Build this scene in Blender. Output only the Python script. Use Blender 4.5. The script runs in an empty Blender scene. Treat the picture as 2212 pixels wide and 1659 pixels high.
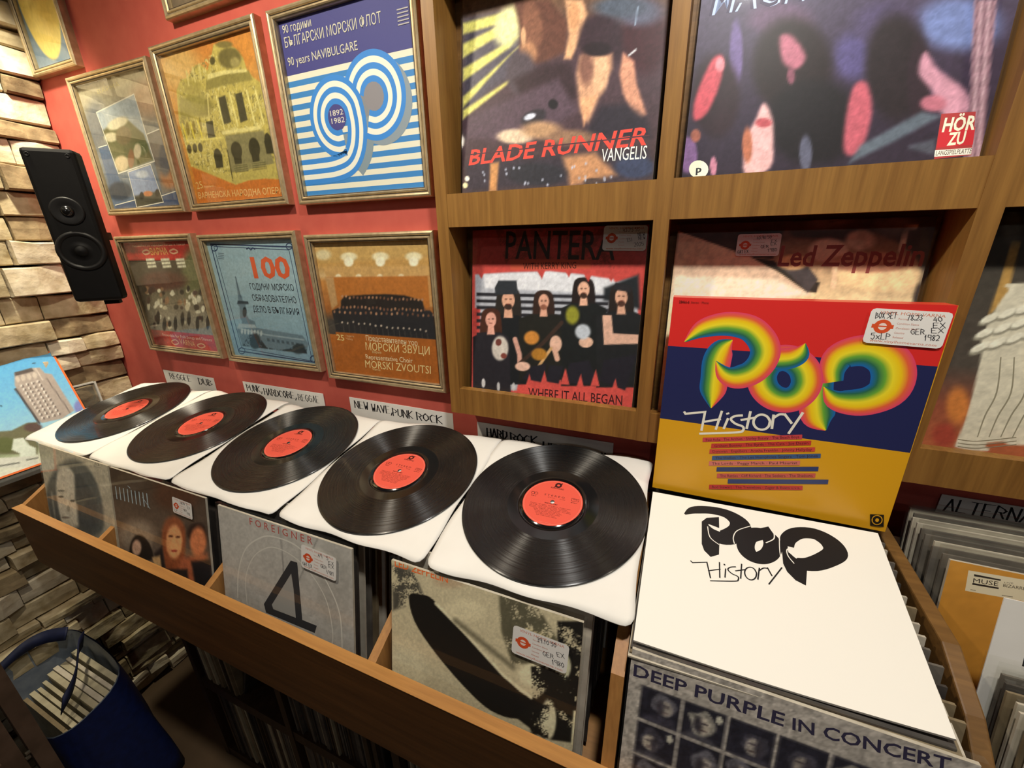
import bpy, math, random
import numpy as np
from mathutils import Vector, Matrix
from mathutils.geometry import tessellate_polygon
SC=bpy.context.scene
COL=SC.collection
# ------------------------------------------------------------------ camera, world, lights, exposure
cam=bpy.data.cameras.new('camera'); camo=bpy.data.objects.new('camera',cam); COL.objects.link(camo); SC.camera=camo
cam.sensor_fit='HORIZONTAL'; cam.sensor_width=36.0; cam.lens=36.0*876.6/2212.0; cam.clip_start=.02
camo.location=(.088,-.7232,1.3649)
RT=Matrix(((.9243,-.3657,-.1092),(.3811,.869,.3155),(-.0205,-.3333,.9426)))   # columns: right, forward, up
camo.rotation_euler=Matrix([[RT[i][0],RT[i][2],-RT[i][1]] for i in range(3)]).to_euler()
SC.view_settings.view_transform='Standard'; SC.view_settings.look='None'; SC.view_settings.gamma=1.0
SC.view_settings.use_curve_mapping=False; SC.view_settings.exposure=0.0
W=bpy.data.worlds.new('world'); SC.world=W; W.use_nodes=True
W.node_tree.nodes['Background'].inputs[0].default_value=(1.0,.85,.66,1); W.node_tree.nodes['Background'].inputs[1].default_value=.075
def spot(loc,tgt,power,color,size=100,blend=.6,rad=.035):
    l=bpy.data.lights.new('ceiling_spot','SPOT'); l.energy=power; l.color=color; l.spot_size=math.radians(size); l.spot_blend=blend; l.shadow_soft_size=rad
    o=bpy.data.objects.new('ceiling_spot',l); COL.objects.link(o); o.location=loc
    o.rotation_euler=(Vector(tgt)-Vector(loc)).to_track_quat('-Z','Y').to_euler(); return o
WARM=(1.0,.88,.70); WHITE=(1.0,.97,.91)
spot((-1.34,-.24,2.16),(-1.66,-.25,1.35),66,(1.0,.90,.68),88,.8)
spot((-.75,-.62,2.15),(-.75,-.15,1.15),38,WARM,125,.8)
spot((.16,-.62,2.15),(.16,-.12,1.15),40,WHITE,125,.8)
spot((1.0,-.60,2.15),(.95,-.12,1.15),15,WARM,125,.8)
spot((-1.35,-1.75,2.45),(-.7,-.3,1.0),4,WARM,100,.8,.04)
spot((.45,-3.3,2.45),(-.3,-.4,1.0),14,(.92,.95,1.0),100,.8,.05)
spot((3.0,-1.9,2.45),(.0,-.2,1.0),12,WHITE,100,.8,.05)
spot((2.6,-.7,2.45),(.2,-.2,1.0),7,WHITE,100,.8,.05)
# ------------------------------------------------------------------ materials
def lin(h):
    c=[int(h[i:i+2],16)/255 for i in (0,2,4)]
    return tuple(x/12.92 if x<=.04045 else ((x+.055)/1.055)**2.4 for x in c)
def lin4(h): return lin(h)+(1,)
MATS={}
def mat(name):
    m=bpy.data.materials.new(name); m.use_nodes=True; MATS[name]=m
    nt=m.node_tree; return m,nt,nt.nodes['Principled BSDF'],nt.links
def setp(b,**k):
    for a,v in k.items():
        b.inputs[{'rough':'Roughness','metal':'Metallic','spec':'Specular IOR Level','coat':'Coat Weight','coatr':'Coat Roughness','aniso':'Anisotropic','trans':'Transmission Weight','ior':'IOR','alpha':'Alpha','sss':'Subsurface Weight'}[a]].default_value=v
def noisy(name,c0,c1,scale=8,rough=.6,bump=0,stretch=(1,1,1),detail=6,spec=.4,**k):
    m,nt,b,L=mat(name); N=nt.nodes
    tc=N.new('ShaderNodeTexCoord'); mp=N.new('ShaderNodeMapping'); mp.inputs['Scale'].default_value=stretch
    nz=N.new('ShaderNodeTexNoise'); nz.inputs['Scale'].default_value=scale; nz.inputs['Detail'].default_value=detail
    r=N.new('ShaderNodeValToRGB'); r.color_ramp.elements[0].position=.3; r.color_ramp.elements[1].position=.7
    r.color_ramp.elements[0].color=lin4(c0); r.color_ramp.elements[1].color=lin4(c1)
    L.new(tc.outputs['Object'],mp.inputs[0]); L.new(mp.outputs[0],nz.inputs[0]); L.new(nz.outputs[0],r.inputs[0]); L.new(r.outputs[0],b.inputs['Base Color'])
    setp(b,rough=rough,spec=spec,**k)
    if bump:
        bp=N.new('ShaderNodeBump'); bp.inputs['Strength'].default_value=bump; bp.inputs['Distance'].default_value=.006
        L.new(nz.outputs[0],bp.inputs['Height']); L.new(bp.outputs[0],b.inputs['Normal'])
    return m
def printed(name,rough,gain=1.0,spec=.4,coat=0):
    m,nt,b,L=mat(name); N=nt.nodes
    at=N.new('ShaderNodeAttribute'); at.attribute_name='paint'
    mx=N.new('ShaderNodeMix'); mx.data_type='RGBA'; mx.blend_type='MULTIPLY'; mx.inputs[0].default_value=1; mx.inputs[7].default_value=(gain,gain,gain,1)
    L.new(at.outputs['Color'],mx.inputs[6]); L.new(mx.outputs[2],b.inputs['Base Color']); setp(b,rough=rough,spec=spec,coat=coat,coatr=.12)
    return m
def wood(name,c0,c1,rough=.45,axis='z'):
    m,nt,b,L=mat(name); N=nt.nodes
    tc=N.new('ShaderNodeTexCoord'); mp=N.new('ShaderNodeMapping')
    mp.inputs['Scale'].default_value={'z':(70,40,3.5),'x':(3.5,60,60)}[axis]
    nz=N.new('ShaderNodeTexNoise'); nz.inputs['Scale'].default_value=1; nz.inputs['Detail'].default_value=8; nz.inputs['Roughness'].default_value=.65
    mp2=N.new('ShaderNodeMapping'); mp2.inputs['Scale'].default_value={'z':(260,200,14),'x':(14,260,260)}[axis]
    n2=N.new('ShaderNodeTexNoise'); n2.inputs['Scale'].default_value=1; n2.inputs['Detail'].default_value=3
    r=N.new('ShaderNodeValToRGB'); r.color_ramp.elements[0].position=.32; r.color_ramp.elements[1].position=.68
    r.color_ramp.elements[0].color=lin4(c0); r.color_ramp.elements[1].color=lin4(c1)
    mx=N.new('ShaderNodeMix'); mx.data_type='RGBA'; mx.blend_type='MULTIPLY'; mx.inputs[0].default_value=.35
    for a in (mp,mp2): L.new(tc.outputs['Object'],a.inputs[0])
    L.new(mp.outputs[0],nz.inputs[0]); L.new(mp2.outputs[0],n2.inputs[0]); L.new(nz.outputs[0],r.inputs[0]); L.new(r.outputs[0],mx.inputs[6]); L.new(n2.outputs[0],mx.inputs[7])
    L.new(mx.outputs[2],b.inputs['Base Color']); setp(b,rough=rough,spec=.35)
    bp=N.new('ShaderNodeBump'); bp.inputs['Strength'].default_value=.08; bp.inputs['Distance'].default_value=.001; L.new(n2.outputs[0],bp.inputs['Height']); L.new(bp.outputs[0],b.inputs['Normal'])
    return m
def clear(name,tint=(1,1,1),rough=.05,base=.04,haze=0):
    m=bpy.data.materials.new(name); m.use_nodes=True; MATS[name]=m; nt=m.node_tree; N=nt.nodes; L=nt.links
    N.remove(N['Principled BSDF']); out=N['Material Output']
    t=N.new('ShaderNodeBsdfTransparent'); t.inputs[0].default_value=tint+(1,)
    g=N.new('ShaderNodeBsdfGlossy'); g.inputs['Roughness'].default_value=rough
    lw=N.new('ShaderNodeFresnel'); lw.inputs[0].default_value=1.34
    ge=N.new('ShaderNodeNewGeometry'); inv=N.new('ShaderNodeMath'); inv.operation='MULTIPLY'
    fl=N.new('ShaderNodeMath'); fl.operation='SUBTRACT'; fl.inputs[0].default_value=1; L.new(ge.outputs['Backfacing'],fl.inputs[1])
    L.new(lw.outputs[0],inv.inputs[0]); L.new(fl.outputs[0],inv.inputs[1])
    mx=N.new('ShaderNodeMixShader'); L.new(inv.outputs[0],mx.inputs[0]); L.new(t.outputs[0],mx.inputs[1]); L.new(g.outputs[0],mx.inputs[2])
    last=mx
    if haze:
        d=N.new('ShaderNodeBsdfDiffuse'); d.inputs[0].default_value=(.8,.8,.78,1); m2=N.new('ShaderNodeMixShader'); m2.inputs[0].default_value=haze
        L.new(mx.outputs[0],m2.inputs[1]); L.new(d.outputs[0],m2.inputs[2]); last=m2
    L.new(last.outputs[0],out.inputs[0]); return m
noisy('red_plaster','b65044','be584a',30,.75,.05)
noisy('ceiling_paint','5a4c3a','64563f',5,.9)
noisy('dark_tile','4a3c2c','5c4a36',6,.5)
noisy('stone','98855f','dccdaa',24,.9,1.0,(1,1,1),14)
noisy('stone_dark','685840','ac9874',24,.9,1.0,(1,1,1),14)
noisy('stone_pale','b8a684','eee4cc',22,.9,1.0,(1,1,1),14)
noisy('mortar','3a2e1e','4a3c2a',20,.95)
wood('oak_veneer','835a2a','a4773a'); wood('oak_veneer_x','835a2a','a4773a',.45,'x')
wood('beech_edge','b07a42','c8904e',.4,'x'); wood('beech','a87440','c08a4e',.45,'z'); wood('rail_shade_brown','543418','6e4622',.5,'x'); noisy('rack_brown','4e3c2e','665040',20,.6); wood('oak_dark','6a4a24','8a6434',.5,'x'); wood('walnut_dark','33241a','4a3626',.5,'z')
noisy('frame_bronze','b4a07c','d0bc96',60,.34,.02,(1,1,1),3,.5,metal=.6)
noisy('frame_groove','2c2218','3a2e20',40,.6)
printed('print_satin',.46,1.0,.25); printed('print_matte',.6); printed('print_gloss',.28,1.0,.5); printed('print_frame',.6,1.0)
noisy('card_edge','b8ae9c','cfc6b4',40,.7); noisy('card_dark','2e2a28','4a443e',25,.6)
clear('glass',(.97,.98,.97),.02); clear('plastic',(.98,.98,.97),.04,.06,.006); clear('acrylic',(.93,.95,.95),.05,.05,.05)
noisy('acrylic_edge','d4d4cc','e6e6de',20,.3)
noisy('paper_white','e4e0d8','ebe8e1',12,.7,.04)
noisy('tag_card','e2ded6','ebe8e1',12,.6); noisy('box_red','d03a2a','dc4630',10,.35); noisy('ink','181618','232022',30,.6)
noisy('speaker_black','080707','0c0b0b',40,.6,spec=.2); noisy('speaker_cone','0e0d0d','141313',40,.5,spec=.3); noisy('speaker_dome','101010','181818',10,.18,spec=.7)
noisy('bag_blue','081640','0b1c50',50,.6,.15); noisy('strap_navy','0e1430','151c3e',50,.7); noisy('bag_lining','7c8694','98a0a8',30,.6)
noisy('steel','8a8478','a8a296',30,.35,metal=.9)
noisy('spine_tan','6e6048','8c7c60',30,.6); noisy('spine_grey','55504a','736c62',30,.6); noisy('spine_brown','3c3026','54442f',30,.6); noisy('spine_cream','a39a80','bdb498',30,.6)
def vinyl():
    m,nt,b,L=mat('vinyl'); N=nt.nodes
    tc=N.new('ShaderNodeTexCoord'); sp=N.new('ShaderNodeSeparateXYZ'); cb=N.new('ShaderNodeCombineXYZ'); ln=N.new('ShaderNodeVectorMath'); ln.operation='LENGTH'
    L.new(tc.outputs['Object'],sp.inputs[0]); L.new(sp.outputs[0],cb.inputs[0]); L.new(sp.outputs[1],cb.inputs[1]); L.new(cb.outputs[0],ln.inputs[0])
    nz=N.new('ShaderNodeTexNoise'); nz.noise_dimensions='1D'; nz.inputs['Scale'].default_value=420; nz.inputs['Detail'].default_value=4; L.new(ln.outputs['Value'],nz.inputs['W'])
    mr=N.new('ShaderNodeMapRange'); mr.inputs['From Min'].default_value=.3; mr.inputs['From Max'].default_value=.7; mr.inputs['To Min'].default_value=.22; mr.inputs['To Max'].default_value=.36
    L.new(nz.outputs[0],mr.inputs[0])
    # smooth run-out ring next to the label
    lt=N.new('ShaderNodeMath'); lt.operation='LESS_THAN'; lt.inputs[1].default_value=.07505; L.new(ln.outputs['Value'],lt.inputs[0])
    mx=N.new('ShaderNodeMix'); mx.inputs[3].default_value=.10; L.new(lt.outputs[0],mx.inputs[0]); L.new(mr.outputs[0],mx.inputs[2]); L.new(mx.outputs[0],b.inputs['Roughness'])
    an=N.new('ShaderNodeMix'); an.inputs[2].default_value=1.0; an.inputs[3].default_value=.3; L.new(lt.outputs[0],an.inputs[0]); L.new(an.outputs[0],b.inputs['Anisotropic'])
    tg=N.new('ShaderNodeTangent'); tg.direction_type='RADIAL'; tg.axis='Z'; L.new(tg.outputs[0],b.inputs['Tangent'])
    b.inputs['Base Color'].default_value=(.006,.006,.0065,1); setp(b,spec=.95,ior=1.5,coat=.12,coatr=.04); b.inputs['Anisotropic Rotation'].default_value=.25
vinyl()
M=MATS
# ------------------------------------------------------------------ mesh builder
RND=random.Random(7)
class MB:
    def __init__(s): s.v=[];s.f=[];s.m=[];s.c=[];s.mats=[];s.sm=[]
    def mi(s,m):
        if m not in s.mats: s.mats.append(m)
        return s.mats.index(m)
    def add(s,vs,fs,m,col=(1,1,1),smooth=False):
        o=len(s.v); s.v+=[tuple(v) for v in vs]
        s.c+=(col if isinstance(col,list) else [col]*len(vs)); k=s.mi(m)
        for f in fs: s.f.append([i+o for i in f]); s.m.append(k); s.sm.append(smooth)
    def box(s,a,b,m,col=(1,1,1),bev=0):
        x0,y0,z0=a;x1,y1,z1=b
        vs=[(x,y,z) for z in (z0,z1) for y in (y0,y1) for x in (x0,x1)]
        s.add(vs,[(0,2,3,1),(4,5,7,6),(0,1,5,4),(2,6,7,3),(0,4,6,2),(1,3,7,5)],m,col)
    def prism(s,pts,a,b,m,axis='x'):   # polygon in the two other axes, extruded from a to b
        n=len(pts); mk={'x':lambda p,t:(t,p[0],p[1]),'y':lambda p,t:(p[0],t,p[1]),'z':lambda p,t:(p[0],p[1],t)}[axis]
        vs=[mk(p,a) for p in pts]+[mk(p,b) for p in pts]
        s.add(vs,[tuple(range(n)),tuple(range(2*n-1,n-1,-1))]+[(i,i+n,(i+1)%n+n,(i+1)%n) for i in range(n)],m)
    def lathe(s,prof,m,n=96,smooth=True,close=False):
        vs=[(r*math.cos(2*math.pi*k/n),r*math.sin(2*math.pi*k/n),z) for r,z in prof for k in range(n)]
        fs=[];P=len(prof)
        for i in range(P if close else P-1):
            j=(i+1)%P
            for k in range(n): fs.append((i*n+k,i*n+(k+1)%n,j*n+(k+1)%n,j*n+k))
        s.add(vs,fs,m,smooth=smooth)
    def build(s,name,parent=None,mw=None,bev=0):
        me=bpy.data.meshes.new(name); me.from_pydata(s.v,[],s.f)
        for m in s.mats: me.materials.append(MATS[m])
        me.polygons.foreach_set('material_index',s.m); me.polygons.foreach_set('use_smooth',s.sm)
        if any(m.startswith('print') for m in s.mats):
            at=me.color_attributes.new('paint','FLOAT_COLOR','POINT'); at.data.foreach_set('color',np.array([tuple(c)[:3]+(1,) for c in s.c],'f').ravel())
        me.update(); o=bpy.data.objects.new(name,me); COL.objects.link(o)
        if parent: o.parent=parent
        if mw is not None: o.matrix_world=mw
        if bev:
            b=o.modifiers.new('bevel','BEVEL'); b.width=bev; b.segments=2; b.limit_method='ANGLE'; b.angle_limit=math.radians(50)
        return o
def tag(o,label,cat,group=None,kind=None):
    o['label']=label; o['category']=cat
    if group: o['group']=group
    if kind: o['kind']=kind
    return o
def root(name,label,cat,mw=None,group=None):
    o=bpy.data.objects.new(name,None); COL.objects.link(o); o.empty_display_size=.05
    if mw is not None: o.matrix_world=mw
    return tag(o,label,cat,group)
def frame_mw(BL,R,U):
    R=Vector(R).normalized();U=Vector(U).normalized();N=R.cross(U)
    return Matrix(((R.x,U.x,N.x,BL[0]),(R.y,U.y,N.y,BL[1]),(R.z,U.z,N.z,BL[2]),(0,0,0,1)))
# ------------------------------------------------------------------ printed matter: paint onto a fine grid, plus crisp ink shapes and lettering
def catmull(p,k=5,closed=False):
    p=np.array(p,float);n=len(p);out=[]
    if n<3: return p
    for i in range(n if closed else n-1):
        a,b,c,d=(p[(i+j)%n] if closed else p[min(max(i+j,0),n-1)] for j in (-1,0,1,2))
        for t in np.arange(k)/k: out.append(.5*((2*b)+(c-a)*t+(2*a-5*b+4*c-d)*t*t+(3*b-a-3*c+d)*t**3))
    if not closed: out.append(p[-1])
    return np.array(out)
def vnoise(n,scale,seed):
    r=np.random.RandomState(seed); out=np.zeros((n,n));amp=1;tot=0;sc=scale
    for o in range(3):
        g=r.rand(int(sc)+2,int(sc)+2); t=np.linspace(0,int(sc)+.999,n); i=t.astype(int); f=t-i; f=f*f*(3-2*f)
        a=g[i][:,i];b=g[i][:,i+1] if int(sc)+2>i.max()+1 else g[i][:,i]
        c=g[i+1][:,i];d=g[i+1][:,i+1]
        out+=amp*((a*(1-f)[None]+b*f[None])*(1-f)[:,None]+(c*(1-f)[None]+d*f[None])*f[:,None]); tot+=amp; amp*=.6; sc=min(sc*2,n)
    return out/tot
HB=lambda h:np.array([int(h[i:i+2],16)/255 for i in (0,2,4)])
def sdf(P,X,Y,open_=False):
    P=np.array(P,float);n=len(P); d=np.full(X.shape,1e9); ins=np.zeros(X.shape,bool)
    for i in range(n-1 if open_ else n):
        a=P[i];b=P[(i+1)%n];e=b-a; wx=X-a[0];wy=Y-a[1]
        t=np.clip((wx*e[0]+wy*e[1])/max(e@e,1e-12),0,1); d=np.minimum(d,np.hypot(wx-t*e[0],wy-t*e[1]))
        if not open_:
            c=(a[1]>Y)!=(b[1]>Y)
            if e[1]!=0: ins^=c&(X<e[0]*(Y-a[1])/e[1]+a[0])
    return np.where(ins,-d,d)
def paint(n,bg,ops):
    C=np.tile(HB(bg),(n,n,1)); u=np.linspace(0,1,n); X,Y=np.meshgrid(u,u)
    for o in ops:
        k=o[0]
        if k=='g':
            vs=[a for a,_ in o[1]]; cs=np.array([HB(c) for _,c in o[1]])
            for ch in range(3): C[:,:,ch]=np.interp(u,vs,cs[:,ch])[:,None]
        elif k=='n': C*=(1+o[2]*2*(vnoise(n,o[1],o[3])-.5)+o[2]*.5*(np.random.RandomState(o[3]+50).rand(n,n)-.5))[:,:,None]
        elif k in 'eplb':
            if k=='e': c=o[7];soft=o[8];r=abs(np.array(o[3:7])).max()*1.5+soft;bx=(o[1]-r,o[1]+r,o[2]-r,o[2]+r)
            else:
                P=np.array(o[1]); soft={'p':3,'l':4,'b':6}[k]; soft=o[soft]
                if k=='p' and o[4]: P=catmull(P,4,True)
                mg=soft+(o[2] if k=='l' else 0); bx=(P[:,0].min()-mg,P[:,0].max()+mg,P[:,1].min()-mg,P[:,1].max()+mg)
            i0,i1,j0,j1=[int(np.clip(f,0,n)) for f in (math.floor(bx[2]*n)-1,math.ceil(bx[3]*n)+2,math.floor(bx[0]*n)-1,math.ceil(bx[1]*n)+2)]
            if i0>=i1 or j0>=j1: continue
            x=X[i0:i1,j0:j1];y=Y[i0:i1,j0:j1]; soft=max(soft,.7/n)
            if k=='e':
                A=np.linalg.inv(np.array([[o[3],o[5]],[o[4],o[6]]])+1e-9*np.eye(2)); dx=x-o[1];dy=y-o[2]
                q=np.hypot(A[0,0]*dx+A[0,1]*dy,A[1,0]*dx+A[1,1]*dy); d=(q-1)*math.sqrt(abs(o[3]*o[6]-o[4]*o[5]))
            elif k=='l': d=sdf(P,x,y,True)-o[2]/2; c=o[3]
            else: d=sdf(P,x,y); c=o[2]
            a=np.clip(.5-d/(2*soft),0,1); a=a*a*(3-2*a)
            if k=='b': a=a*np.clip(8*(vnoise(n,o[3],o[5])[i0:i1,j0:j1]+.25*(np.random.RandomState(o[5]).rand(n,n)[i0:i1,j0:j1]-.5)-o[4])+.5,0,1)
            C[i0:i1,j0:j1]=C[i0:i1,j0:j1]*(1-a[:,:,None])+HB(c)*a[:,:,None]
    return np.clip(C,0,1)
S2L=lambda c:np.where(c<=.04045,c/12.92,((c+.055)/1.055)**2.4)
FONT=bpy.data.curves.new('lettering','FONT'); FO=bpy.data.objects.new('lettering',FONT); COL.objects.link(FO); FCACHE={}
def glyphs(txt,bold):
    k=(txt,bold)
    if k not in FCACHE:
        FONT.body=txt; FONT.size=1; FONT.offset=bold; FONT.resolution_u=2
        dg=bpy.context.evaluated_depsgraph_get(); dg.update(); ev=FO.evaluated_get(dg); me=ev.to_mesh()
        v=np.array([tuple(x.co)[:2] for x in me.vertices]).reshape(-1,2); f=[list(p.vertices) for p in me.polygons]; ev.to_mesh_clear()
        FCACHE[k]=(v,f)
    return FCACHE[k]
CAPH=None
HW={'A':'00 26 40|12 32','B':'00 06 35 24 03|23 42 31 00','C':'45 26 04 02 10 40','D':'00 06 45 42 20 00','E':'46 06 00 40|03 33','F':'46 06 00|03 33','G':'45 26 04 02 20 41 43 23','H':'06 00|46 40|03 43','I':'26 20','K':'06 00|46 03 40','L':'06 00 40','M':'00 06 23 46 40','N':'00 06 40 46','O':'26 04 02 20 42 44 26','P':'00 06 35 44 33 03','R':'00 06 35 44 33 03|23 40','S':'45 26 05 14 33 42 31 00','T':'06 46|26 20','U':'06 01 20 41 46','V':'06 20 46','W':'06 10 23 30 46','X':'06 40|00 46','Y':'06 23 46|23 20','0':'26 04 02 20 42 44 26','1':'14 26 20','2':'05 26 45 43 00 40','3':'05 26 45 23 42 20 01','4':'36 02 42|34 30','5':'46 06 04 34 42 20 01','7':'06 46 10','8':'23 05 26 45 23 01 20 41 23','9':'40 46 06 04 43',',':'11 0-','.':'10 11','x':'04 40|00 44','p':'0- 04 34 43 31 01',' ':''}
def hand(txt):
    x=0;out=[]
    for ch in txt:
        for s in HW.get(ch,HW.get(ch.upper(),'')).split('|'):
            q=[(x+int(t[0])*.14+RND.uniform(-.03,.03),(-1 if t[1]=='-' else int(t[1]))/6+RND.uniform(-.04,.04)) for t in s.split()]
            if q: out.append(q)
        x+=.36 if ch in ',.' else (.45 if ch==' ' else .78)
    return out,max(x-.2,.1)
class Sheet(MB):
    """ink and paint on a flat sheet: local x right, y up, z outwards"""
    def setup(s,w,h,z0,m,gain=1.0): s.w=w;s.h=h;s.z=z0;s.pm=m;s.g=gain;s.dz=.000018;return s
    def L(s,h): return tuple(min(1,x*s.g) for x in lin(h))
    def grid(s,C):
        n=C.shape[0]; c=np.clip(S2L(C)*s.g,0,1).reshape(-1,3); u=np.linspace(0,1,n)
        s.add([(x*s.w,y*s.h,s.z) for y in u for x in u],[(j*n+i,j*n+i+1,j*n+n+i+1,j*n+n+i) for j in range(n-1) for i in range(n-1)],s.pm,[tuple(k) for k in c])
    def up(s): s.z+=s.dz; return s.z
    def poly(s,P,c,clip=True):
        P=np.array(P,float)
        if clip:
            P=np.clip(P,0,1)
        tri=tessellate_polygon([[Vector((x,y,0)) for x,y in P]]); z=s.up()
        A=sum(P[i][0]*P[(i+1)%len(P)][1]-P[(i+1)%len(P)][0]*P[i][1] for i in range(len(P)))
        s.add([(x*s.w,y*s.h,z) for x,y in P],[t if s._ccw(P,t) else t[::-1] for t in tri],s.pm,s.L(c))
    @staticmethod
    def _ccw(P,t):
        a,b,c=(P[i] for i in t); return (b[0]-a[0])*(c[1]-a[1])-(b[1]-a[1])*(c[0]-a[0])>0
    def ribbon(s,P,w,c,closed=False,sm=True,clip=True):
        P=np.array(P,float); n0=len(P)
        wl=np.full(n0,w) if not isinstance(w,(list,tuple)) else np.array(w,float)
        if sm and n0>2:
            Q=catmull(np.c_[P,wl],5,closed); P=Q[:,:2]; wl=np.maximum(Q[:,2],.001)
        n=len(P); T=(np.roll(P,-1,0)-np.roll(P,1,0)) if closed else np.gradient(P,axis=0)
        T/=np.maximum(np.linalg.norm(T,axis=1,keepdims=True),1e-9); Nn=np.c_[-T[:,1],T[:,0]]
        if not sm and (closed or n>2):   # mitre
            for i in range(n):
                if not closed and i in (0,n-1): continue
                a=P[i]-P[i-1];b=P[(i+1)%n]-P[i]; a/=np.linalg.norm(a)+1e-9;b/=np.linalg.norm(b)+1e-9
                m=np.array([-(a+b)[1],(a+b)[0]]); m/=np.linalg.norm(m)+1e-9; Nn[i]=m/max(.5,m@np.array([-a[1],a[0]]))
        z=s.up()
        if isinstance(c,list):
            crisp=len(c)==5; K=len(c); offs=[];cols=[]
            for i,h in enumerate(c):
                if crisp: offs+=[i/K,(i+1)/K];cols+=[h,h]
                else: offs.append(i/(K-1));cols.append(h)
        else: offs=[0,1];cols=[c,c]
        vs=[];cc=[];K=len(offs)
        for i in range(n):
            for t,h in zip(offs,cols):
                q=P[i]+Nn[i]*wl[i]*(.5-t)
                if clip: q=np.clip(q,0,1)
                vs.append((q[0]*s.w,q[1]*s.h,z+.00001*(i%2 if 0 else 0))); cc.append(s.L(h))
        fs=[]
        for i in range(n if closed else n-1):
            j=(i+1)%n
            for k in range(K-1):
                if offs[k]!=offs[k+1]: fs.append((i*K+k,i*K+k+1,j*K+k+1,j*K+k))
        s.add(vs,fs,s.pm,cc)
    def text(s,txt,u0,v0,u1,v1,h,c,shear=0,bold=0,clip=None):
        global CAPH
        if CAPH is None: CAPH=glyphs('H',0)[0][:,1].max()
        v,f=glyphs(txt,bold)
        if len(v)==0: return
        x0,x1=v[:,0].min(),v[:,0].max(); W_=math.hypot((u1-u0)*s.w,(v1-v0)*s.h); a=math.atan2((v1-v0)*s.h,(u1-u0)*s.w)
        sx=W_/(x1-x0); sy=h*s.h/CAPH; x=(v[:,0]-x0)*sx+v[:,1]*sy*shear; y=v[:,1]*sy
        X=u0*s.w+x*math.cos(a)-y*math.sin(a); Y=v0*s.h+x*math.sin(a)+y*math.cos(a)
        ok=(X>0)&(X<s.w)&(Y>0)&(Y<s.h)
        if not ok.any(): return
        X=np.clip(X,0,s.w);Y=np.clip(Y,0,s.h)
        z=s.up(); s.add([(p,q,z) for p,q in zip(X,Y)],f,s.pm,s.L(c))
    def handtext(s,txt,u0,v0,u1,v1,h,c,w):
        z0=s.z; st,W_=hand(txt); L_=math.hypot(u1-u0,v1-v0); a=math.atan2(v1-v0,u1-u0)
        for q in st:
            P=[]
            for x,y in q: X=x/W_*L_;Y=y*h+x*.02*h; P.append((u0+X*math.cos(a)-Y*math.sin(a),v0+X*math.sin(a)+Y*math.cos(a)))
            for A,B in zip(P[:-1],P[1:]):
                A=np.array(A);B=np.array(B);d=(B-A)/max(1e-6,math.hypot(*(B-A)*np.array([s.w,s.h])/s.w))*w*.35; s.z=z0; s.ribbon([A-d,B+d],w,c,False,False)
    def ops(s,ops):
        for o in ops:
            if o[0]=='Q': s.poly(catmull(o[1],4,True) if o[3] else o[1],o[2])
            elif o[0]=='S': s.ribbon(o[1],o[2],o[3],bool(o[5]),bool(o[4]))
            elif o[0]=='t': s.text(*o[1:])
            elif o[0]=='h': s.handtext(*o[1:])
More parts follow.
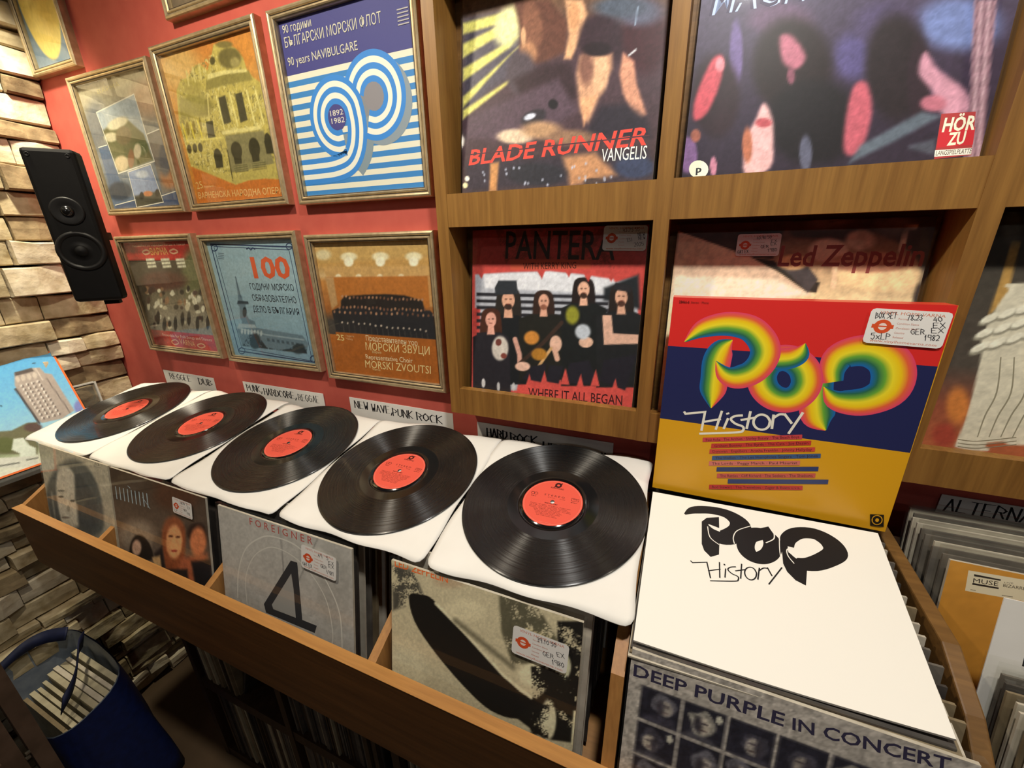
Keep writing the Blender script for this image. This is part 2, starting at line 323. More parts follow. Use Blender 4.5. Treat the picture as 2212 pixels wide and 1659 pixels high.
ART={
"A":[128,"a09682",[["g",[[0,"5a6a85"],[.35,"7d8288"],[.6,"8f8c86"],[1,"b0a488"]]],["e",.919,.797,.223,-.027,-.063,-.123,"b99a80",.09],["e",.099,.683,.158,-.016,-.111,-.174,"6d7076",.075],["p",[[.776,.559],[.984,.584],[1.011,.095],[.768,.07]],"77706c",.006,0],["e",.924,.221,.119,-.008,-.039,-.083,"b0764f",.037],["e",.934,.373,.079,-.006,-.066,-.137,"5f5f66",.03],["p",[[.047,.522],[.198,.531],[.225,.08],[.026,.034]],"5c6c88",.006,0],["e",.167,.149,.186,-.009,-.045,-.078,"3c4452",.03],["p",[[.026,.034],[.979,.115],[.958,-.001],[.006,.001]],"4a5878",.0045,0],["p",[[.174,.782],[.751,.85],[.779,.355],[.226,.295]],"aab4bd",.0045,0],["p",[[.18,.639],[.414,.698],[.568,.693],[.735,.563],[.771,.362],[.234,.301]],"6c6a4a",.015,0],["e",.423,.674,.152,.018,.011,-.038,"d8cfb4",.018],["e",.276,.582,.099,-.009,-.021,-.034,"cfc4a6",.015],["e",.458,.577,.106,-.01,-.039,-.068,"7a6c50",.015],["e",.642,.466,.103,-.008,-.03,-.056,"5d6644",.018],["e",.317,.371,.101,-.008,-.034,-.061,"c9b592",.015],["e",.588,.447,.052,-.004,-.031,-.057,"c4b79c",.012],["e",.47,.396,.044,-.003,-.039,-.071,"8a6448",.012],["S",[[.174,.782],[.751,.85],[.779,.355],[.226,.295]],.009,"ddd8cc",0,1],["p",[[.37,.298],[.715,.336],[.75,.033],[.349,.002]],"8b98b8",.003,0],["e",.559,.267,.086,-.005,-.016,-.03,"bcc3d2",.018],["p",[[.367,.1],[.762,.126],[.75,.033],[.349,.002]],"4c4a40",.012,0],["e",.567,.11,.066,-.003,-.011,-.022,"c07a52",.009],["e",.469,.096,.031,-.002,-.017,-.032,"2e2c2c",.007],["e",.7,.11,.03,-.001,-.015,-.031,"35302c",.007],["S",[[.37,.298],[.715,.336],[.75,.033],[.349,.002]],.0075,"ddd8cc",0,1],["S",[[.776,.559],[.957,.581]],.0075,"ddd8cc",0,0],["S",[[.045,.52],[.187,.529]],.0075,"ddd8cc",0,0],["S",[[.026,.034],[.366,.068]],.0075,"ddd8cc",0,0],["S",[[.742,.083],[.979,.115]],.0075,"ddd8cc",0,0],["t","ВАРНА",.277,.908,.601,.925,.0305,"c4b684",0,0],["n",40,.1,1]]],
"B":[150,"c8853a",[["g",[[0,"c4742c"],[.3,"c88a3a"],[.75,"cc9248"],[1,"c9803a"]]],["e",.176,.898,.221,-.032,-.062,-.126,"d6ac68",.086],["e",.874,.908,.101,-.016,-.031,-.086,"cf8a3c",.043],["p",[[.091,.775],[.157,.826],[.259,.837],[.364,.895],[.434,.88],[.479,.845],[.559,.928],[.594,.976],[.704,.966],[.799,.924],[.856,.858],[.867,.796],[.91,.744],[1.009,.683],[1.042,.498],[1.029,.217],[1.018,.114],[.826,.131],[.648,.13],[.503,.112],[.037,.275],[.028,.58]],"bfae5c",.0054,0],["b",[[.161,.834],[.559,.928],[.861,.797],[1.042,.498],[1.029,.217],[.592,.143],[.037,.275],[.028,.58]],"8a7f48",46,.66,31,.0086],["b",[[.161,.834],[.559,.928],[.861,.797],[1.042,.498],[1.029,.217],[.592,.143],[.037,.275],[.028,.58]],"d6ca84",50,.66,33,.0086],["e",.725,.879,.112,-.018,-.021,-.055,"6e6436",.015],["e",.77,.849,.046,-.007,-.01,-.026,"a0935a",.013],["e",.701,.959,.079,-.013,-.007,-.018,"7c6f3c",.011],["e",.55,.89,.025,-.004,-.01,-.023,"5a522c",.005],["p",[[.442,.794],[.612,.81],[.884,.786],[.904,.729],[.612,.738],[.415,.732]],"8f8446",.0086,0],["p",[[.469,.823],[.646,.821],[.861,.797],[.868,.78],[.636,.798],[.456,.792]],"d8cc86",.0043,0],["e",.274,.768,.104,-.014,-.022,-.048,"a89a50",.027],["e",.313,.644,.133,-.017,-.026,-.058,"8b8044",.027],["p",[[.098,.723],[.393,.718],[.359,.604],[.056,.586]],"9a8f4c",.0161,0],["l",[[.251,.871],[.244,.789]],.015,"d2c47c",.0064],["l",[[.328,.884],[.322,.803]],.015,"d2c47c",.0064],["l",[[.4,.889],[.395,.809]],.015,"d2c47c",.0064],["p",[[.527,.676],[.603,.678],[.605,.515],[.519,.508]],"4c4730",.0032,0],["p",[[.705,.673],[.775,.676],[.777,.508],[.698,.5]],"4c4730",.0032,0],["l",[[.509,.686],[.519,.482]],.015,"e0d488",.0043],["l",[[.651,.688],[.664,.487]],.015,"e0d488",.0043],["l",[[.824,.677],[.841,.48]],.015,"e0d488",.0043],["l",[[.909,.666],[.928,.471]],.015,"e0d488",.0043],["l",[[.492,.458],[.877,.451]],.0235,"ddd089",.0043],["l",[[.422,.714],[.324,.377]],.0107,"d8ca80",.0054],["p",[[.507,.439],[.912,.431],[.952,.215],[.489,.197]],"857d55",.0086,0],["e",.595,.334,.059,.0,-.004,-.057,"38341f",.003],["p",[[.551,.338],[.642,.338],[.623,.246],[.547,.248]],"38341f",.0032,0],["e",.786,.333,.057,.001,-.003,-.064,"38341f",.003],["p",[[.745,.337],[.831,.338],[.812,.239],[.74,.241]],"38341f",.0032,0],["e",.379,.317,.044,.0,-.005,-.05,"38341f",.003],["p",[[.333,.321],[.429,.322],[.41,.236],[.33,.237]],"38341f",.0032,0],["e",.937,.362,.034,.0,-.002,-.05,"38341f",.003],["p",[[.897,.366],[.98,.366],[.967,.282],[.898,.284]],"38341f",.0032,0],["e",.069,.391,.027,.0,-.006,-.031,"453f22",.003],["e",.112,.525,.02,.0,-.009,-.044,"8c7a36",.004],["l",[[.063,.558],[.071,.438]],.0171,"dcc94e",.0054],["e",.137,.391,.026,-.001,-.007,-.031,"453f22",.003],["e",.187,.526,.019,.0,-.008,-.044,"8c7a36",.004],["l",[[.156,.558],[.163,.438]],.0171,"dcc94e",.0054],["e",.203,.39,.026,-.001,-.006,-.031,"453f22",.003],["e",.261,.527,.019,.0,-.008,-.043,"8c7a36",.004],["l",[[.246,.559],[.254,.438]],.0171,"dcc94e",.0054],["p",[[.333,.546],[.412,.545],[.396,.433],[.316,.432]],"4c4730",.0043,0],["l",[[.059,.448],[.487,.428]],.0128,"d8ca70",.0043],["p",[[.536,.24],[.865,.248],[.875,.195],[.534,.194]],"8c8458",.0043,0],["l",[[.499,.342],[.483,.142]],.0086,"2c2818",.0032],["p",[[.479,.151],[.704,.204],[1.038,.225],[1.018,.114],[.812,.132],[.648,.13],[.503,.112]],"b7a75a",.0054,0],["l",[[.535,.235],[.67,.233]],.0043,"5c5634",.0021],["l",[[.729,.233],[.867,.235]],.0043,"5c5634",.0021],["l",[[.533,.222],[.672,.221]],.0043,"5c5634",.0021],["l",[[.728,.221],[.869,.222]],.0043,"5c5634",.0021],["l",[[.531,.21],[.673,.208]],.0043,"5c5634",.0021],["l",[[.727,.208],[.87,.21]],.0043,"5c5634",.0021],["l",[[.529,.197],[.674,.195]],.0043,"5c5634",.0021],["l",[[.725,.196],[.872,.198]],.0043,"5c5634",.0021],["p",[[.041,.265],[.501,.107],[.647,.128],[.825,.129],[1.023,.109],[1.0,.007],[.04,.012]],"c5702c",.0032,0],["n",60,.12,1],["t","25",.042,.108,.119,.113,.0495,"d9b36c",0,0],["t","години",.118,.11,.246,.114,.015,"d9a860",0,0],["t","ВАРНЕНСКА НАРОДНА ОПЕРА",.035,.04,.99,.022,.042,"e2b878",.05,.004]]],
"C":[64,"45448a",[["Q",[[.0,.682],[1.0,.682],[1.0,.715],[.0,.715]],"ece6d4",0],["Q",[[.0,.65],[1.0,.65],[1.0,.682],[.0,.682]],"3f86cc",0],["Q",[[.0,.617],[1.0,.617],[1.0,.65],[.0,.65]],"ece6d4",0],["Q",[[.0,.585],[1.0,.585],[1.0,.617],[.0,.617]],"3f86cc",0],["Q",[[.0,.552],[1.0,.552],[1.0,.585],[.0,.585]],"ece6d4",0],["Q",[[.0,.52],[1.0,.52],[1.0,.552],[.0,.552]],"3f86cc",0],["Q",[[.0,.488],[1.0,.488],[1.0,.52],[.0,.52]],"ece6d4",0],["Q",[[.0,.455],[1.0,.455],[1.0,.488],[.0,.488]],"3f86cc",0],["Q",[[.0,.422],[1.0,.422],[1.0,.455],[.0,.455]],"ece6d4",0],["Q",[[.0,.39],[1.0,.39],[1.0,.422],[.0,.422]],"3f86cc",0],["Q",[[.0,.357],[1.0,.357],[1.0,.39],[.0,.39]],"ece6d4",0],["Q",[[.0,.325],[1.0,.325],[1.0,.357],[.0,.357]],"3f86cc",0],["Q",[[.0,.292],[1.0,.292],[1.0,.325],[.0,.325]],"ece6d4",0],["Q",[[.0,.26],[1.0,.26],[1.0,.292],[.0,.292]],"3f86cc",0],["Q",[[.0,.227],[1.0,.227],[1.0,.26],[.0,.26]],"ece6d4",0],["Q",[[.0,.195],[1.0,.195],[1.0,.227],[.0,.227]],"3f86cc",0],["Q",[[.0,.162],[1.0,.162],[1.0,.195],[.0,.195]],"ece6d4",0],["Q",[[.0,.13],[1.0,.13],[1.0,.162],[.0,.162]],"3f86cc",0],["Q",[[.0,.098],[1.0,.098],[1.0,.13],[.0,.13]],"ece6d4",0],["Q",[[.0,.065],[1.0,.065],[1.0,.098],[.0,.098]],"3f86cc",0],["Q",[[.0,.032],[1.0,.032],[1.0,.065],[.0,.065]],"ece6d4",0],["Q",[[.0,-.0],[1.0,-.0],[1.0,.032],[.0,.032]],"3f86cc",0],["S",[[.572,.525],[.597,.577],[.64,.617],[.694,.637],[.752,.637],[.806,.615],[.848,.576],[.872,.523],[.876,.465],[.858,.41],[.821,.366],[.77,.338],[.713,.33],[.656,.345]],.15,"8f9ba8",1,0],["S",[[.452,.269],[.398,.265],[.346,.28],[.303,.312],[.274,.358],[.263,.411],[.272,.464],[.299,.511],[.341,.545],[.392,.563],[.446,.56],[.496,.539],[.535,.502],[.558,.453],[.567,.34],[.535,.23],[.465,.155]],.16,"8797a4",1,0],["Q",[[.68,.5],[.672,.536],[.648,.564],[.615,.579],[.578,.577],[.546,.559],[.525,.529],[.52,.493],[.532,.458],[.558,.432],[.592,.42],[.629,.425],[.659,.446],[.677,.478]],"8a8c94",0],["S",[[.527,.56],[.552,.612],[.595,.652],[.649,.672],[.707,.672],[.761,.65],[.803,.611],[.827,.558],[.831,.5],[.813,.445],[.776,.401],[.725,.373],[.668,.365],[.611,.38]],.16,["3c8ade","f2efe4","3c8ade","f2efe4","3c8ade"],1,0],["Q",[[.753,.52],[.747,.55],[.73,.575],[.705,.591],[.675,.596],[.645,.589],[.621,.571],[.605,.545],[.601,.516],[.609,.486],[.627,.462],[.654,.448],[.684,.444],[.713,.453],[.736,.472],[.75,.499]],"8f8a92",0],["Q",[[.443,.444],[.437,.473],[.42,.498],[.395,.514],[.366,.519],[.337,.512],[.313,.495],[.297,.469],[.293,.44],[.301,.411],[.319,.387],[.345,.373],[.375,.369],[.403,.378],[.426,.397],[.44,.423]],"4a468a",0],["S",[[.407,.299],[.353,.295],[.301,.31],[.258,.342],[.229,.388],[.218,.441],[.227,.494],[.254,.541],[.296,.575],[.347,.593],[.401,.59],[.451,.569],[.49,.532],[.513,.483],[.522,.37],[.49,.26],[.42,.185],[.3,.155],[.15,.15],[.0,.15]],.155,["3c8ade","f2efe4","3c8ade","f2efe4","3c8ade"],1,0],["t","1892",.318,.455,.425,.455,.03,"e6dfd0",0,.004],["t","1982",.32,.412,.428,.412,.03,"e6dfd0",0,.004],["t","90 години",.03,.935,.27,.935,.042,"d8d2c2",0,.0],["t","БЪЛГАРСКИ МОРСКИ ФЛОТ",.03,.863,.79,.863,.05,"d8d2c2",0,.0],["t","90 years NAVIBULGARE",.03,.765,.6,.765,.045,"d8d2c2",0,.0],["S",[[.9,.9],[.975,.9]],.006,"b7b0b4",0,0],["S",[[.9,.883],[.975,.883]],.006,"b7b0b4",0,0],["S",[[.9,.866],[.975,.866]],.006,"b7b0b4",0,0],["S",[[.9,.849],[.975,.849]],.006,"b7b0b4",0,0],["S",[[.9,.832],[.975,.832]],.006,"b7b0b4",0,0]]],
"D":[150,"6f6654",[["g",[[0,"b23a34"],[.155,"b23a34"],[.16,"8b8578"],[.3,"8d8474"],[.5,"6f6654"],[.7,"4a4034"],[.835,"453c32"],[.84,"b8332e"],[1,"b0302c"]]],["e",.901,.723,.148,.001,-.1,-.223,"6a6a48",.07],["e",.035,.583,.178,.004,-.131,-.235,"4c4438",.07],["e",.438,.649,.344,.005,-.044,-.088,"5a3a30",.052],["p",[[.282,.853],[.415,.856],[.411,.834],[.277,.829]],"d8d4bc",.007,0],["p",[[.506,.852],[.633,.855],[.629,.833],[.501,.828]],"d8d4bc",.007,0],["p",[[.72,.85],[.842,.853],[.838,.832],[.716,.827]],"d8d4bc",.007,0],["p",[[.28,.822],[.413,.826],[.409,.804],[.274,.798]],"d8d4bc",.007,0],["p",[[.505,.821],[.632,.825],[.628,.803],[.5,.798]],"d8d4bc",.007,0],["p",[[.719,.821],[.841,.824],[.838,.803],[.715,.798]],"d8d4bc",.007,0],["p",[[.278,.791],[.412,.795],[.407,.773],[.272,.767]],"d8d4bc",.007,0],["p",[[.503,.791],[.631,.795],[.627,.773],[.498,.767]],"d8d4bc",.007,0],["p",[[.718,.791],[.841,.795],[.837,.774],[.714,.768]],"d8d4bc",.007,0],["e",.336,.556,.026,.0,-.01,-.019,"d6cfb8",.009],["e",.087,.395,.025,.001,-.022,-.041,"d6cfb8",.009],["e",.294,.408,.024,.001,-.01,-.019,"d6cfb8",.009],["e",.3,.224,.016,.001,-.016,-.032,"8a6a50",.009],["e",.856,.545,.021,.0,-.012,-.029,"c9c3ae",.009],["e",.967,.305,.023,.001,-.014,-.035,"8a6a50",.009],["e",.726,.436,.019,.001,-.012,-.025,"d6cfb8",.009],["e",.954,.317,.038,.002,-.014,-.034,"d6cfb8",.009],["e",.935,.419,.036,.001,-.014,-.034,"4c3a34",.009],["e",.276,.452,.024,.001,-.014,-.027,"bfb49a",.009],["e",.355,.29,.016,.001,-.008,-.017,"c9c3ae",.009],["e",1.015,.442,.029,.001,-.013,-.03,"bfb49a",.009],["e",1.026,.549,.024,.0,-.007,-.019,"c9c3ae",.009],["e",.529,.539,.026,.001,-.014,-.028,"c9c3ae",.009],["e",.595,.259,.017,.001,-.008,-.017,"bfb49a",.009],["e",.346,.391,.04,.002,-.009,-.018,"bfb49a",.009],["e",.392,.573,.025,.0,-.009,-.017,"8a6a50",.009],["e",.757,.242,.014,.001,-.01,-.023,"bfb49a",.009],["e",.825,.475,.038,.001,-.013,-.029,"d6cfb8",.009],["e",.387,.533,.028,.001,-.009,-.018,"3a332c",.009],["e",.676,.55,.03,.0,-.01,-.023,"3a332c",.009],["e",.221,.297,.026,.001,-.012,-.023,"d6cfb8",.009],["e",.526,.532,.04,.001,-.008,-.017,"d6cfb8",.009],["e",.152,.534,.036,.001,-.01,-.019,"d6cfb8",.009],["e",.605,.402,.023,.0,-.007,-.016,"4c3a34",.009],["e",.327,.199,.034,.002,-.011,-.021,"bfb49a",.009],["e",.323,.458,.016,.001,-.013,-.025,"bfb49a",.009],["e",.708,.465,.02,.0,-.009,-.019,"d6cfb8",.009],["e",.346,.517,.021,.0,-.01,-.021,"8a6a50",.009],["e",.245,.565,.042,.001,-.015,-.029,"4c3a34",.009],["e",.445,.253,.034,.002,-.017,-.036,"c9c3ae",.009],["e",.122,.46,.029,.001,-.021,-.038,"4c3a34",.009],["e",.909,.267,.022,.001,-.013,-.031,"c9c3ae",.009],["e",.395,.457,.02,.001,-.018,-.034,"8a6a50",.009],["e",.419,.468,.029,.001,-.018,-.036,"8a6a50",.009],["e",.977,.382,.014,.001,-.015,-.035,"bfb49a",.009],["e",.823,.522,.036,.001,-.015,-.035,"c9c3ae",.009],["e",.689,.41,.034,.002,-.017,-.037,"bfb49a",.009],["e",.853,.54,.018,.0,-.012,-.028,"8a6a50",.009],["e",.163,.282,.04,.002,-.02,-.039,"4c3a34",.009],["e",.084,.208,.021,.001,-.017,-.032,"4c3a34",.009],["e",.82,.453,.028,.001,-.007,-.015,"d6cfb8",.009],["e",.766,.563,.028,.001,-.01,-.02,"bfb49a",.009],["e",.143,.557,.042,.001,-.02,-.038,"8a6a50",.009],["e",.859,.308,.015,.001,-.012,-.028,"3a332c",.009],["e",.239,.204,.028,.002,-.018,-.036,"3a332c",.009],["e",.195,.549,.034,.001,-.019,-.036,"4c3a34",.009],["e",1.021,.479,.031,.001,-.01,-.024,"c9c3ae",.009],["e",.927,.546,.021,.0,-.014,-.033,"3a332c",.009],["e",.188,.395,.027,.001,-.01,-.019,"c9c3ae",.009],["e",.225,.423,.025,.001,-.015,-.029,"d6cfb8",.009],["e",.782,.584,.022,.0,-.012,-.027,"3a332c",.009],["e",.825,.403,.027,.001,-.012,-.027,"3a332c",.009],["e",.891,.495,.033,.001,-.016,-.036,"c9c3ae",.009],["e",.103,.561,.043,.001,-.015,-.028,"3a332c",.009],["e",.823,.416,.039,.001,-.011,-.027,"3a332c",.009],["e",.676,.459,.017,.0,-.015,-.033,"8a6a50",.009],["e",1.012,.505,.024,.0,-.012,-.028,"c9c3ae",.009],["e",.864,.549,.037,.001,-.01,-.022,"4c3a34",.009],["e",.828,.373,.037,.001,-.008,-.017,"c9c3ae",.009],["e",.975,.551,.029,.001,-.009,-.021,"8a6a50",.009],["e",.911,.405,.027,.001,-.014,-.032,"d6cfb8",.009],["e",.827,.316,.039,.002,-.008,-.019,"4c3a34",.009],["e",.999,.386,.039,.002,-.007,-.016,"d6cfb8",.009],["e",.249,.43,.041,.001,-.011,-.021,"c9c3ae",.009],["e",.343,.234,.027,.002,-.015,-.031,"3a332c",.009],["e",.765,.507,.02,.001,-.01,-.022,"c9c3ae",.009],["e",.598,.452,.036,.001,-.013,-.027,"8a6a50",.009],["e",.365,.459,.015,.001,-.01,-.019,"4c3a34",.009],["e",.524,.407,.038,.002,-.012,-.025,"3a332c",.009],["e",.186,.286,.031,.002,-.037,-.072,"3a342e",.01],["e",.258,.226,.03,.002,-.037,-.072,"3a342e",.01],["e",.436,.241,.03,.001,-.034,-.072,"3a342e",.01],["e",.566,.293,.029,.002,-.032,-.069,"3a342e",.01],["e",.667,.303,.028,.001,-.032,-.069,"3a342e",.01],["e",.771,.258,.027,.002,-.03,-.069,"3a342e",.01],["e",.924,.278,.026,.001,-.029,-.068,"3a342e",.01],["n",50,.18,3],["t","ВАРНА",.383,.884,.638,.887,.0565,"d8a35c",0,.012],["t","Ансамбъл за народни песни и танци",.134,.959,.903,.962,.0175,"d8b8a0",0,0],["S",[[.268,.916],[.335,.929],[.372,.908],[.303,.89],[.267,.905]],.0139,"d0a080",1,1],["S",[[.675,.917],[.736,.93],[.781,.909],[.719,.894],[.675,.904]],.0139,"d0a080",1,1],["t","Ensemble for Folk Songs and Dances",.173,.101,.915,.098,.0285,"e0c0ae",0,0],["t","VARNA",.415,.038,.647,.024,.052,"d8a070",0,.008],["S",[[.287,.052],[.359,.074],[.394,.044],[.323,.023]],.0122,"d0a080",1,1],["S",[[.678,.042],[.744,.063],[.792,.043],[.725,.02]],.0122,"d0a080",1,1]]],
"E":[140,"9fbccb",[["g",[[0,"7fa0b8"],[.3,"8fb0c2"],[.7,"a3bfcc"],[1,"98b6c6"]]],["S",[[.052,.981],[.968,.939],[.98,.012],[.06,.043]],.011,"2d3f63",0,1],["S",[[.086,.961],[.928,.918],[.943,.023],[.114,.073]],.0061,"2d3f63",0,1],["S",[[.125,.948],[.113,.935],[.092,.926],[.069,.925],[.052,.933],[.048,.946],[.057,.961],[.077,.971],[.1,.973],[.119,.967],[.126,.955]],.0086,"2d3f63",1,1],["S",[[.969,.944],[.96,.932],[.943,.924],[.924,.923],[.91,.93],[.905,.942],[.912,.955],[.927,.964],[.946,.967],[.962,.961],[.969,.95]],.0086,"2d3f63",1,1],["S",[[.145,.05],[.131,.033],[.108,.02],[.083,.017],[.065,.024],[.06,.039],[.071,.057],[.092,.071],[.117,.077],[.138,.072],[.146,.058]],.0086,"2d3f63",1,1],["S",[[.994,.046],[.984,.03],[.966,.019],[.945,.016],[.93,.022],[.925,.036],[.932,.053],[.949,.066],[.97,.071],[.987,.066],[.995,.054]],.0086,"2d3f63",1,1],["S",[[.466,.932],[.498,.941],[.515,.926],[.542,.94],[.566,.927]],.011,"2d3f63",1,0],["S",[[.118,.907],[.187,.901]],.0073,"6d8090",0,0],["S",[[.113,.893],[.182,.887]],.0073,"6d8090",0,0],["S",[[.107,.879],[.176,.873]],.0073,"6d8090",0,0],["S",[[.101,.864],[.171,.858]],.0073,"6d8090",0,0],["t","100",.482,.707,.899,.707,.156,"e2623a",0,.03],["t","ГОДИНИ МОРСКО",.408,.608,.902,.606,.049,"2c3440",-.1,.004],["t","ОБРАЗОВАТЕЛНО",.407,.514,.902,.507,.0505,"2c3440",-.1,.004],["t","ДЕЛО В БЪЛГАРИЯ",.383,.418,.907,.41,.051,"2c3440",-.1,.004],["p",[[.258,.714],[.258,.651],[.258,.565],[.279,.549],[.278,.511],[.34,.502],[.344,.485],[.3,.476],[.278,.4],[.3,.351],[.365,.332],[.369,.276],[.892,.241],[.937,.173],[.893,.084],[.13,.097],[.114,.261],[.172,.27],[.205,.329],[.192,.351],[.217,.454],[.195,.481],[.223,.509],[.234,.564]],"6c8494",.0049,0],["l",[[.259,.709],[.261,.543]],.011,"4d6070",.0024],["p",[[.214,.509],[.341,.504],[.341,.484],[.2,.48]],"33414e",.0037,0],["e",.266,.411,.026,.001,-.016,-.046,"2c3844",.005],["p",[[.155,.304],[.355,.303],[.369,.276],[.123,.262]],"a9bcc6",.0049,0],["l",[[.123,.262],[.475,.22],[.896,.203]],.0122,"9db2be",.0037],["e",.171,.235,.015,.001,-.009,-.026,"b6c6cc",.005],["e",.211,.234,.015,.001,-.009,-.026,"b6c6cc",.005],["e",.252,.233,.014,.001,-.01,-.026,"b6c6cc",.005],["e",.291,.232,.015,.001,-.009,-.026,"b6c6cc",.005],["e",.331,.231,.014,.001,-.009,-.026,"b6c6cc",.005],["e",.37,.23,.014,.001,-.009,-.026,"b6c6cc",.005],["e",.409,.229,.014,.001,-.009,-.025,"b6c6cc",.005],["p",[[.466,.191],[.496,.189],[.495,.162],[.465,.164]],"4a5c6a",.0037,0],["p",[[.523,.188],[.553,.186],[.553,.159],[.523,.162]],"4a5c6a",.0037,0],["p",[[.58,.185],[.61,.183],[.609,.156],[.58,.159]],"4a5c6a",.0037,0],["p",[[.636,.182],[.665,.181],[.665,.154],[.636,.156]],"4a5c6a",.0037,0],["p",[[.691,.179],[.72,.178],[.72,.151],[.691,.153]],"4a5c6a",.0037,0],["p",[[.746,.176],[.775,.175],[.775,.148],[.746,.151]],"4a5c6a",.0037,0],["p",[[.8,.173],[.828,.172],[.828,.146],[.8,.148]],"4a5c6a",.0037,0],["p",[[.854,.171],[.882,.169],[.882,.143],[.854,.145]],"4a5c6a",.0037,0],["b",[[.13,.097],[.25,.205],[.352,.223],[.438,.103],[.588,.091],[.713,.112],[.815,.165],[.907,.138],[.9,.083]],"28333c",30,.4,5,.0073],["e",.312,.151,.065,.005,-.025,-.072,"2c3840",.018],["e",.817,.12,.073,.006,-.012,-.045,"2c3840",.015],["n",60,.08,1]]],
